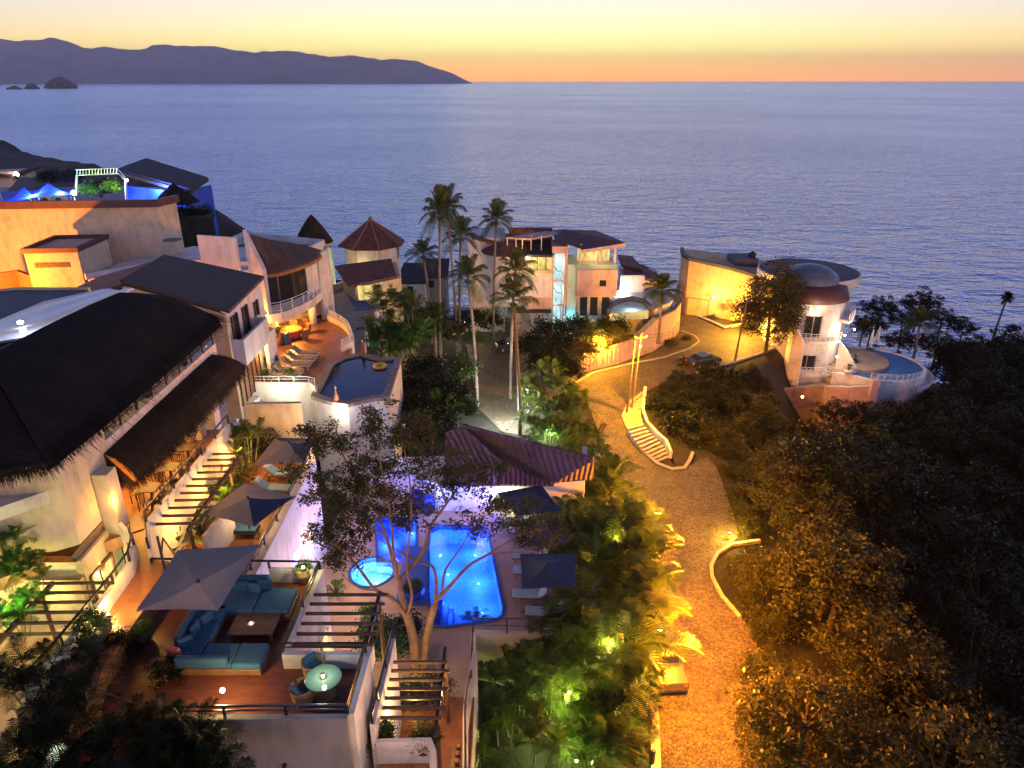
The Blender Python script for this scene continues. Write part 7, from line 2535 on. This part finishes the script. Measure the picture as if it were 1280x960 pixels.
def branch(pts, r0, r1):
    q = [V(a, b, y) for a, b, y in pts]
    P = [Vector(p) for p in q]
    S = []
    for i in range(len(P) - 1):
        p0, p1, p2, p3 = P[max(0, i - 1)], P[i], P[i + 1], P[min(len(P) - 1, i + 2)]
        for k in range(4):
            t = k / 4
            S.append(.5 * ((2 * p1) + (p2 - p0) * t + (2 * p0 - 5 * p1 + 4 * p2 - p3) * t * t + (3 * p1 - 3 * p2 + p3 - p0) * t ** 3))
    S.append(P[-1])
    n = len(S)
    tk.tube(S, [r0 + (r1 - r0) * i / (n - 1) for i in range(n)], 7)
    return S


B = []
B.append(branch([(521, 850, 24.2), (519, 815, 24.5), (515, 790, 24.8), (508, 765, 25.0)], .27, .19))
B.append(branch([(528, 850, 24.2), (531, 815, 24.6), (536, 785, 24.8), (544, 755, 25.0)], .22, .15))
B.append(branch([(508, 768, 25), (500, 735, 25.2), (494, 712, 25.4), (482, 668, 25.6), (470, 640, 25.8), (455, 600, 26)], .14, .03))
B.append(branch([(512, 778, 25), (490, 748, 24.6), (470, 738, 24.4), (445, 706, 24.2), (425, 685, 24), (408, 675, 24)], .11, .025))
B.append(branch([(506, 760, 25), (500, 728, 25.3), (520, 702, 25.8), (532, 682, 26), (540, 655, 26.3), (558, 630, 26.6), (577, 603, 27)], .13, .03))
B.append(branch([(544, 755, 25), (545, 735, 25.3), (542, 710, 25.6), (524, 702, 25.8), (500, 690, 26.3), (470, 672, 26.6)], .10, .025))
B.append(branch([(544, 752, 25), (560, 735, 25.2), (585, 708, 25.6), (608, 694, 26), (640, 675, 26.4), (685, 660, 26.8)], .11, .02))
B.append(branch([(552, 742, 25.1), (556, 715, 25.5), (565, 700, 25.8), (580, 678, 26.2), (590, 655, 26.5)], .07, .018))
B.append(branch([(500, 735, 25.2), (492, 690, 25), (488, 640, 24.9), (478, 590, 24.8), (470, 555, 24.8)], .08, .02))
B.append(branch([(508, 770, 24.9), (515, 745, 24.4), (508, 705, 24), (514, 650, 23.8), (512, 600, 23.8), (505, 560, 23.8)], .07, .02))
B.append(branch([(482, 668, 25.6), (455, 655, 25.5), (430, 625, 25.4), (412, 600, 25.3)], .05, .015))
B.append(branch([(470, 640, 25.8), (440, 590, 26.2), (425, 560, 26.4), (420, 530, 26.6)], .05, .015))
B.append(branch([(558, 630, 26.6), (545, 590, 26.8), (540, 560, 27), (545, 535, 27.2)], .05, .015))
B.append(branch([(608, 694, 26), (640, 690, 26.2), (670, 690, 26.4), (690, 680, 26.5)], .04, .012))
B.append(branch([(470, 738, 24.4), (450, 735, 24.2), (430, 720, 24), (418, 700, 24)], .04, .012))
ends = []
rngt = np.random.default_rng(77)
clumps = [(400, 560, 26), (420, 540, 26.4), (440, 560, 26.2), (405, 600, 25.5), (430, 600, 25.5), (455, 580, 26), (470, 550, 25), (480, 525, 25), (500, 545, 24), (510, 570, 24), (488, 590, 25), (465, 615, 25.6), (440, 635, 25.5), (412, 640, 25.2), (400, 665, 24.4), (425, 665, 24.6), (455, 655, 25.5), (480, 640, 25.3), (505, 615, 24.2), (515, 640, 24),
          (540, 540, 27), (555, 560, 27), (535, 580, 26.9), (560, 590, 26.9), (590, 585, 27.2), (575, 605, 27), (548, 610, 26.8), (530, 620, 26.6), (600, 600, 27.2), (615, 585, 27.4), (620, 640, 26.6), (640, 655, 26.6), (655, 670, 26.6), (680, 655, 26.8), (665, 640, 26.9), (640, 630, 27), (690, 675, 26.6), (600, 660, 26.6), (585, 650, 26.5), (430, 700, 24.1), (415, 690, 24), (445, 680, 24.3),
          (385, 585, 26), (378, 540, 26.5), (392, 620, 25.6), (460, 530, 25.4), (520, 530, 24.5), (505, 650, 24.2), (425, 620, 25.5), (446, 605, 25.8), (470, 590, 25.2)]
pts = []
tw = MB()
allS = [p for S in B[2:] for p in S]
for (a, b, y) in clumps:
    c_ = np.array(V(a, b, y))
    near = min(allS, key=lambda p: (p - Vector(c_)).length)
    tw.tube([near, near.lerp(Vector(c_), .55) + Vector((0, 0, .08)), c_], [.022, .014, .006], 4)
    for s_ in range(6):
        sub = c_ + rngt.normal(size=3) * np.array([.38, .38, .24])
        tw.tube([c_, sub], [.008, .004], 3)
        pts.append(sub + rngt.normal(size=(80, 3)) * np.array([.20, .20, .10]))
pts = np.concatenate(pts) - np.array(WLOC[FT.name])
tk.add(tw.v, tw.f)
tk.build('trunk', M['bark'], FT, smooth=True)
mesh_quads('crown', leaf_quads(pts, .15, .065, rngt), M['leaf_olive'], FT)
# ------------------------------------------------------------------ lamps: fixtures with their lights, plus bare lights without one
SOD = (1, .27, .012)
WARM = (1, .52, .14)
YEL = (1, .72, .22)
WHT = (.95, .97, 1)


def bulb_lamp(name, label, q, bulb, col, energy, r=.11, kind='ball', group=None, off=(0, 0, 0), foot=None, rad=None):
    t = T(name, label, 'lamp', q, group)
    if kind == 'ball':
        MB().lathe([(0, -r), (r * .7, -r * .7), (r, 0), (r * .7, r * .7), (0, r)], q, 12).build('bulb', M[bulb], t, smooth=True)
        MB().lathe([(r * .5, -r * 1.6), (r * .6, -r * .9), (0, -r * .8)], q, 10).build('socket', M['black'], t)
    elif kind == 'spike':          # garden spot on a spike
        MB().lathe([(0, .0), (r * .8, .02), (r, .14), (r * .8, .15), (0, .12)], q, 12).build('bulb', M[bulb], t)
        MB().tube([(q[0], q[1], q[2] - .35), q], .018, 5).lathe([(r * 1.1, -.02), (r * 1.25, .16), (r * 1.1, .16)], q, 12).build('housing', M['black'], t)
    elif kind == 'street':         # lamp on a bracket from a post
        MB().obox((q[0], q[1], q[2]), .36, .26, .10).build('bulb', M[bulb], t)
        f = foot
        MB().tube([f, (f[0], f[1], q[2] - .3), (f[0] * .6 + q[0] * .4, f[1] * .6 + q[1] * .4, q[2] + .2), (q[0], q[1], q[2] + .12)], [.09, .07, .05, .05], 8).build('post', M['poletimber'], t)
        MB().rbox((q[0], q[1], q[2] + .12), .62, .34, .14, .05).build('hood', M['steel'], t)
    if energy:
        light((q[0] + off[0], q[1] + off[1], q[2] + off[2]), col, energy, rad or max(.1, r * 1.3))
    return t


# street lamps (sodium)
q = G(826, 786, 28.6)
bulb_lamp('street_lamp', 'orange street lamp among palm fronds above the pickup truck', q, 'e_orange', SOD, 6800, kind='street', foot=(q[0] - 1.0, q[1] + .6, 22), off=(1.9, -.3, .1))
q = V(745, 426, 83)
bulb_lamp('street_lamp', 'yellow street lamp in the hedge at the road bend', q, 'e_orange', (1, .42, .022), 5400, r=.2, kind='street', foot=(q[0] - .2, q[1] + 1.0, 22), off=(.5, -.9, .1))
q = V(932, 390, 94)
bulb_lamp('street_lamp', 'street lamp glinting behind the tall tree by the round house', q, 'e_warm', (1, .46, .04), 3600, r=.16, kind='street', foot=(q[0] + .8, q[1] + .5, 22), off=(-.2, -.3, -.4))
q = V(1003, 496, 75.6)
bulb_lamp('bollard_lamp', 'orange globe lamp in front of the rough retaining wall', q, 'e_orange', SOD, 900, r=.14, off=(0, -.25, .2))
q = V(1008, 588, 56)
bulb_lamp('wood_lamp', 'yellow globe lamp glowing inside the wood right of the road', q, 'e_warm', (1, .50, .06), 4200, r=.16, off=(-.8, -.9, .9))
q = G(912, 668, 22.4)
bulb_lamp('garden_spot', 'added yellow uplight at the tip of the curved kerb', q, 'e_soft', (1, .55, .07), 500, r=.09, kind='spike', off=(.2, .1, .6), group='uplights in the palm garden')  # added uplight, brightens the foliage at the wood edge
q = G(822, 640, 30.0)
bulb_lamp('street_lamp', 'added orange street lamp in the palm garden, brightening the middle of the road', q, 'e_orange', (1, .30, .012), 6500, kind='street', foot=(q[0] - 1.6, q[1] + .8, 22), off=(1.4, 0, .1))  # lamp added to light the middle stretch of the road
# lamp added on the leaning timber pole to brighten the middle of the road
q = (t1[0] + .5, t1[1] - .4, t1[2] - .5)
bulb_lamp('added_pole_lamp', 'small added lamp at the head of the leaning timber pole', q, 'e_orange', (1, .40, .02), 7000, r=.1, kind='ball', off=(.7, -.9, -.2))
# floodlight on the long flat roofed building
q = (-50.5, 60.5, 36.6)
bulb_lamp('flood_lamp', 'low flood lamp in the yard below the orange lit wall', q, 'e_orange', (1, .25, .008), 9500, r=.2, kind='spike', off=(0, .2, .5))
# wall lamps
q = V(892, 372, 101.2)
bulb_lamp('wall_lamp', 'white wall lamp on the curved ochre wall', q, 'e_warm', (1, .60, .22), 260, r=.14, off=(0, -.8, .1))
q = V(1022, 388, 86.8)
bulb_lamp('wall_lamp', 'wall lamp high under the plum band of the round house', q, 'e_warm', (1, .76, .52), 60, r=.13, off=(0, -.4, -.2))
for px, py, w in ((1056, 419, 'nearer'), (1068, 412, 'farther')):
    q = V(px, py, 87.4)
    bulb_lamp('balcony_lamp', 'white balcony lamp of the round house above the pool terrace, the %s one' % w, q, 'e_warm', (1, .80, .55), 120, r=.12, off=(.3, -.7, -.2), group='balcony lamps of the round house')
q = V(1046, 446, 84.8)
bulb_lamp('entrance_lamp', 'bright strip lamp at the terrace door of the round house', q, 'e_warm', (1, .78, .48), 110, r=.12, off=(.3, -.6, .3))
# seaside villa
light((6.3, 94.2, 32.4), (.6, .95, 1), 60, .2)
light((6.3, 94.2, 28.4), (.6, .95, 1), 60, .2)
light((8.0, 91.6, 24.6), (.5, .95, .95), 120, .2)
light((3.6, 95.0, 33.4), (1, .78, .28), 130, .2)
light((11.2, 95.2, 34.3), (1, .75, .35), 90, .2)
q = V(659, 322, 91.6)
bulb_lamp('wall_lamp', 'warm wall lamp on the seaside villa gallery behind the palm heads', q, 'e_warm', WARM, 120, r=.16, off=(0, -.4, 0))
q = V(774, 365, 97)
bulb_lamp('terrace_lamp', 'cool white lamp on the small terrace right of the seaside villa', q, 'e_white', (.85, .96, 1), 90, r=.2, off=(.3, -.5, .2))
light(G(790, 383, 27.9), (.80, .88, 1), 45, .2)
q = V(643, 395, 90)
light((q[0], q[1], q[2]), (1, .85, .7), 60, .2)
# driveway
for a, b, w, e in ((570, 411, 'beside the slim palms', 150), (580, 402, 'at the far driveway end', 120)):
    q = G(a, b, 22.5)
    bulb_lamp('path_lamp', 'small warm path lamp ' + w, q, 'e_warm', (1, .72, .30), e, r=.15, group='path lamps of the driveway', off=(0, -.3, .4))
q = G(628, 503, 25.0)
light((q[0], q[1], q[2]), (.80, .93, 1), 1500, .2)
bulb_lamp('flood_lamp', 'white flood lamp at the near end of the pale driveway', (q[0] + .5, q[1] - 1.2, 22.6), 'e_white', WHT, 0, r=.13, kind='spike')
q = G(497, 428, 25.0)
bulb_lamp('garden_lamp', 'yellow garden lamp under the lit palm clumps by the gate', (q[0], q[1] - 1.5, 24.9), 'e_warm', YEL, 330, r=.12, kind='spike', off=(.1, -.6, .5))
for (a, b, w, e, c_) in ((690, 545, 'behind the pool house ridge', 260, (.62, 1, .42)), (738, 600, 'under the brightest areca', 150, (.80, 1, .25)), (655, 520, 'at the nearest palm foot', 150, (.75, .95, .9))):
    q = G(a, b, 22.8)
    bulb_lamp('garden_lamp', 'green tinted garden lamp ' + w, q, 'e_green', c_, e, r=.1, kind='spike', off=(-.2, -.9, .6), group='garden lamps at the inner bend')
# palm garden uplights
GG = 'uplights in the palm garden'
for (x, y, z, e, c_, w) in ((3.9, 28.2, 26.2, 150, (.95, .95, .2), 'below the pool deck rail'), (5.6, 33.0, 25.0, 160, (1, .82, .2), 'beside the pool parasols'), (6.0, 37.0, 25.4, 150, (1, .74, .2), 'near the pool house'), (4.6, 25.6, 24.4, 130, (.62, 1, .2), 'deep in the green fronds'), (6.3, 30.2, 24.0, 120, (1, .7, .2), 'close to the street lamp'), (5.2, 41.0, 26.4, 120, (1, .78, .25), 'behind the pool house eave'), (3.0, 23.6, 25.6, 90, (.7, 1, .25), 'near the bottom edge')):
    bulb_lamp('garden_spot', 'garden uplight ' + w, (x, y, z), 'e_soft', c_, e * 3.2, r=.1, kind='spike', group=GG, off=(0, 0, .9))
for (x, y, z, c_, e, w) in ((2.7, 24.9, 28.6, (.92, .95, .18), 130, 'over the fronds at the deck corner'), (4.9, 27.0, 29.6, (1, .80, .16), 130, 'over the fronds in the middle of the garden'), (6.3, 34.6, 30.2, (1, .70, .12), 120, 'over the fronds beside the far parasol')):  # lanterns added to brighten the dark fronds
    t = bulb_lamp('added_lantern', 'small added lantern on a thin post, ' + w, (x, y, z), 'e_soft', c_, e, r=.09, group='added lanterns of the palm garden', off=(-.3, -.5, .5))
    MB().tube([(x, y, 22.5), (x, y, z - .12)], .025, 5).build('post', M['black'], t)
q = G(638, 838, 27.0)
bulb_lamp('garden_spot', 'white uplight against the cream wall behind the slender palms', q, 'e_warm', (1, .72, .25), 420, r=.1, kind='spike', group=GG, off=(-.2, -.4, .3))
q = G(597, 925, 25.6)
bulb_lamp('garden_spot', 'warm uplight on the garden steps beside the black panel', q, 'e_warm', (1, .66, .22), 300, r=.1, kind='spike', group=GG, off=(.1, -.1, .35))
q = G(630, 632, PZ + .75)
light((q[0] + .2, q[1] + .2, q[2] + .5), (1, .86, .25), 75, .1)
# pool deck
light(G(600, 622, PZ + 1.6), (.20, .16, 1), 130, .2)  # this and the next: bare violet lights added as pool spill
light(G(485, 625, PZ + 2.2), (.22, .16, 1), 120, .2)
light(V(545, 620, 37.2), (.25, .33, 1), 60, .2)
q = G(655, 688, PZ + .4)
bulb_lamp('deck_lamp', 'low warm deck lamp beneath the pool parasols', (4.2, 32.4, PZ + .35), 'e_soft', WARM, 60, r=.08, kind='spike', off=(0, 0, .2))
q = G(420, 690, PZ + 2.4)
light((-8.4, 30.5, PZ + 2.7), (1, .60, .26), 110, .15)
light((-8.0, 26.2, PZ + 2.6), (1, .55, .20), 120, .15)
light((-10.35, 29, 33.2), (.30, .26, 1), 14, .15)
light((-10.35, 25.6, 33.2), (.30, .26, 1), 10, .15)
light((-6.6, 24.2, 34.6), (.45, .35, 1), 40, .15)
bulb_lamp('deck_spot', 'warm lamp on the wall by the bar counter', (-10.55, 31.3, 32.6), 'e_warm', WARM, 14, r=.06, off=(.5, 0, 0))
light((-7.5, 42.5, 33.2), (.50, .36, 1), 45, .3)
# second and third pergola
light((-6.3, 20.2, 33.4), (1, .60, .20), 210, .12)
light((-6.9, 18.9, 32.9), (1, .58, .18), 110, .12)
light((-3.4, 17.9, 35.2), (1, .56, .18), 75, .1)
light((-2.0, 18.9, 34.9), (1, .56, .2), 40, .1)
light((-3.4, 14.9, 37.0), (1, .55, .2), 28, .1)
light((-4.1, 22.4, 33.0), (1, .60, .24), 55, .1)
# sofa terrace
q = G(278, 863, TZ + .75)
bulb_lamp('floor_lamp', 'dazzling bare floor lamp by the front rail of the sofa terrace', q, 'e_warm', (1, .66, .24), 62, r=.075, off=(0, .05, .2))
q = G(379, 709, TZ + .9)
bulb_lamp('pot_spot', 'small warm spot lamp in the bush in the yellow pot', q, 'e_warm', (1, .82, .35), 16, r=.05, off=(0, -.1, .15))
# walkway and step lights
q = G(135, 768, 38.15)
bulb_lamp('step_lamp', 'bright step lamp at the foot of the curved walkway wall', q, 'e_warm', (1, .64, .2), 26, r=.05, off=(.1, 0, .25))
q = G(131, 751, 38.4)
bulb_lamp('step_lamp', 'small step lamp further along the curved walkway wall', q, 'e_soft', (1, .64, .2), 5, r=.04, off=(.1, 0, .1))
q = G(119, 784, 38.35)
bulb_lamp('bowl_spot', 'tiny spot lamp in the bowl planter at the walkway corner', q, 'e_warm', (1, .74, .25), 6, r=.035, off=(0, 0, .1))
q = G(81, 735, 36.8)
bulb_lamp('patio_lamp', 'glaring patio lamp on the wall under the plunge pool', q, 'e_warm', (1, .76, .26), 230, r=.15, off=(.1, -.45, 0))
light((-14.9, 22.9, 37.4), (1, .70, .24), 35, .1)
light((-16.1, 23.0, 36.9), (1, .72, .24), 30, .1)
q = V(10, 700, 21)
light((q[0] + .3, 20.6, 37.4), (1, .82, .2), 60, .1)
light(V(8, 745, 19.0), (.55, 1, .2), 40, .1)
# villa gallery and upper balcony
for y in (25.6, 27.6, 29.6, 31.8):
    light((-17.2, y, 40.3), (1, .46, .09), 120, .12)
for y in (27, 30, 33):
    light((-19.2, y, 43.4), (1, .56, .2), 40, .12)
light((-15.6, 24.0, 39.6), (1, .50, .10), 26, .1)
light((-13.6, 20.6, 39.2), (1, .46, .08), 45, .1)
# lounge deck
for y, e in ((26, 90), (29, 100), (32.4, 120)):
    light((-13.9, y, 37.2), (1, .50, .11), e * .7, .1)
light((-11.2, 34.5, 37.6), (1, .62, .24), 70, .1)
light((-12.1, 27.6, 36.9), (1, .60, .24), 25, .1)
q = G(214, 692, LZ + .2)
bulb_lamp('planter_lamp', 'teal green lamp in the plants below the sofa terrace corner', (q[0], q[1] - .05, q[2]), 'e_green', (.25, 1, .55), 26, r=.08, off=(0, .0, .25))
# upper terrace house
light((-20.2, 61.5, 35.7), (1, .42, .07), 480, .2)
light((-21.8, 57.0, 35.9), (1, .44, .07), 340, .2)
light((-18.9, 50.5, 36.2), (1, .52, .14), 150, .2)
light((-17.0, 47.3, 34.2), (1, .90, .62), 120, .12)
light((-19.6, 46.0, 33.6), (1, .80, .45), 60, .12)
light((-12.3, 45.4, 33.5), (1, .90, .70), 90, .2)
# thatched tower, shore
light((-24.6, 92.2, 33.5), (1, .66, .22), 130, .2)
light((-23.0, 90.0, 27), (.5, .85, 1), 480, .3)
light((-21, 95.4, 30.2), (1, .66, .3), 160, .2)
# roof restaurant
for (a, b, y, c_, e) in ((40, 242, 97, (.06, .12, 1), 2200), (75, 240, 97, (.06, .12, 1), 2200), (195, 238, 97.5, (.06, .12, 1), 2200), (215, 252, 95, (.12, .2, 1), 600)):
    light(V(a, b, y), c_, e, .3)
q = V(92, 241, 96)
bulb_lamp('stage_lamp', 'pink white stage lamp blazing beside the blue tents', q, 'e_white', (.9, .7, 1), 160, r=.32, off=(0, -.6, .3))
q = V(158, 225, 96.5)
bulb_lamp('truss_lamp', 'cool white lamp at the end of the truss arch', q, 'e_white', (.7, .85, 1), 60, r=.2, off=(0, -.5, 0))
light(V(112, 238, 95), (.35, 1, .35), 240, .2)
for (px, py, w) in ((112, 238, 'green lit plant under the truss arch, the larger one'), (142, 234, 'yellow lit plant hanging at the end of the truss arch')):
    x, y, z = V(px, py, 98)
    P_BUSHB.put((x, y, z - .5), 0, 1.7, w, 'lit plants at the rooftop restaurant')
light(V(142, 233, 96), (.9, 1, .2), 160, .2)
for (px, py, y, P, w) in ((125, 236, 104, P_BUSHD, 'dark plant row behind the truss arch, middle'), (88, 221, 104, P_BUSHD, 'dark bush at the near end of the truss arch'), (60, 222, 112, P_BUSHD, 'dark bush on the roof ridge behind the tents'), (206, 262, 92, P_BUSHD, 'dark potted bush above the lattice screen'), (228, 268, 92, P_BUSHD, 'dark hedge plant on the creeper covered box, left'), (250, 270, 93, P_BUSHD, 'dark hedge plant on the creeper covered box, right')):
    x, _y, z = V(px, py, y)
    P.put((x, y, z - .8), 1.0, 1.3, w, 'dark bushes on the far roofs')
q = V(20, 218, 133)
bulb_lamp('window_lamp', 'pinkish lamp on the dark shore house', q, 'e_soft', (1, .5, .4), 120, r=.5, off=(0, -1, 0))
# garden light at the bottom left
q = G(148, 915, 36.2)
bulb_lamp('garden_spot', 'cool white garden light behind the dark palms in the near corner', (q[0], q[1] + .4, q[2]), 'e_soft', (.85, .95, 1), 42, r=.12, kind='spike', group=GG, off=(0, .1, .4))
light((q[0] - .1, q[1] - .6, q[2] - .4), (.4, 1, .3), 26, .1)
light((-15.6, 17.2, 36.9), (1, .78, .3), 60, .1)
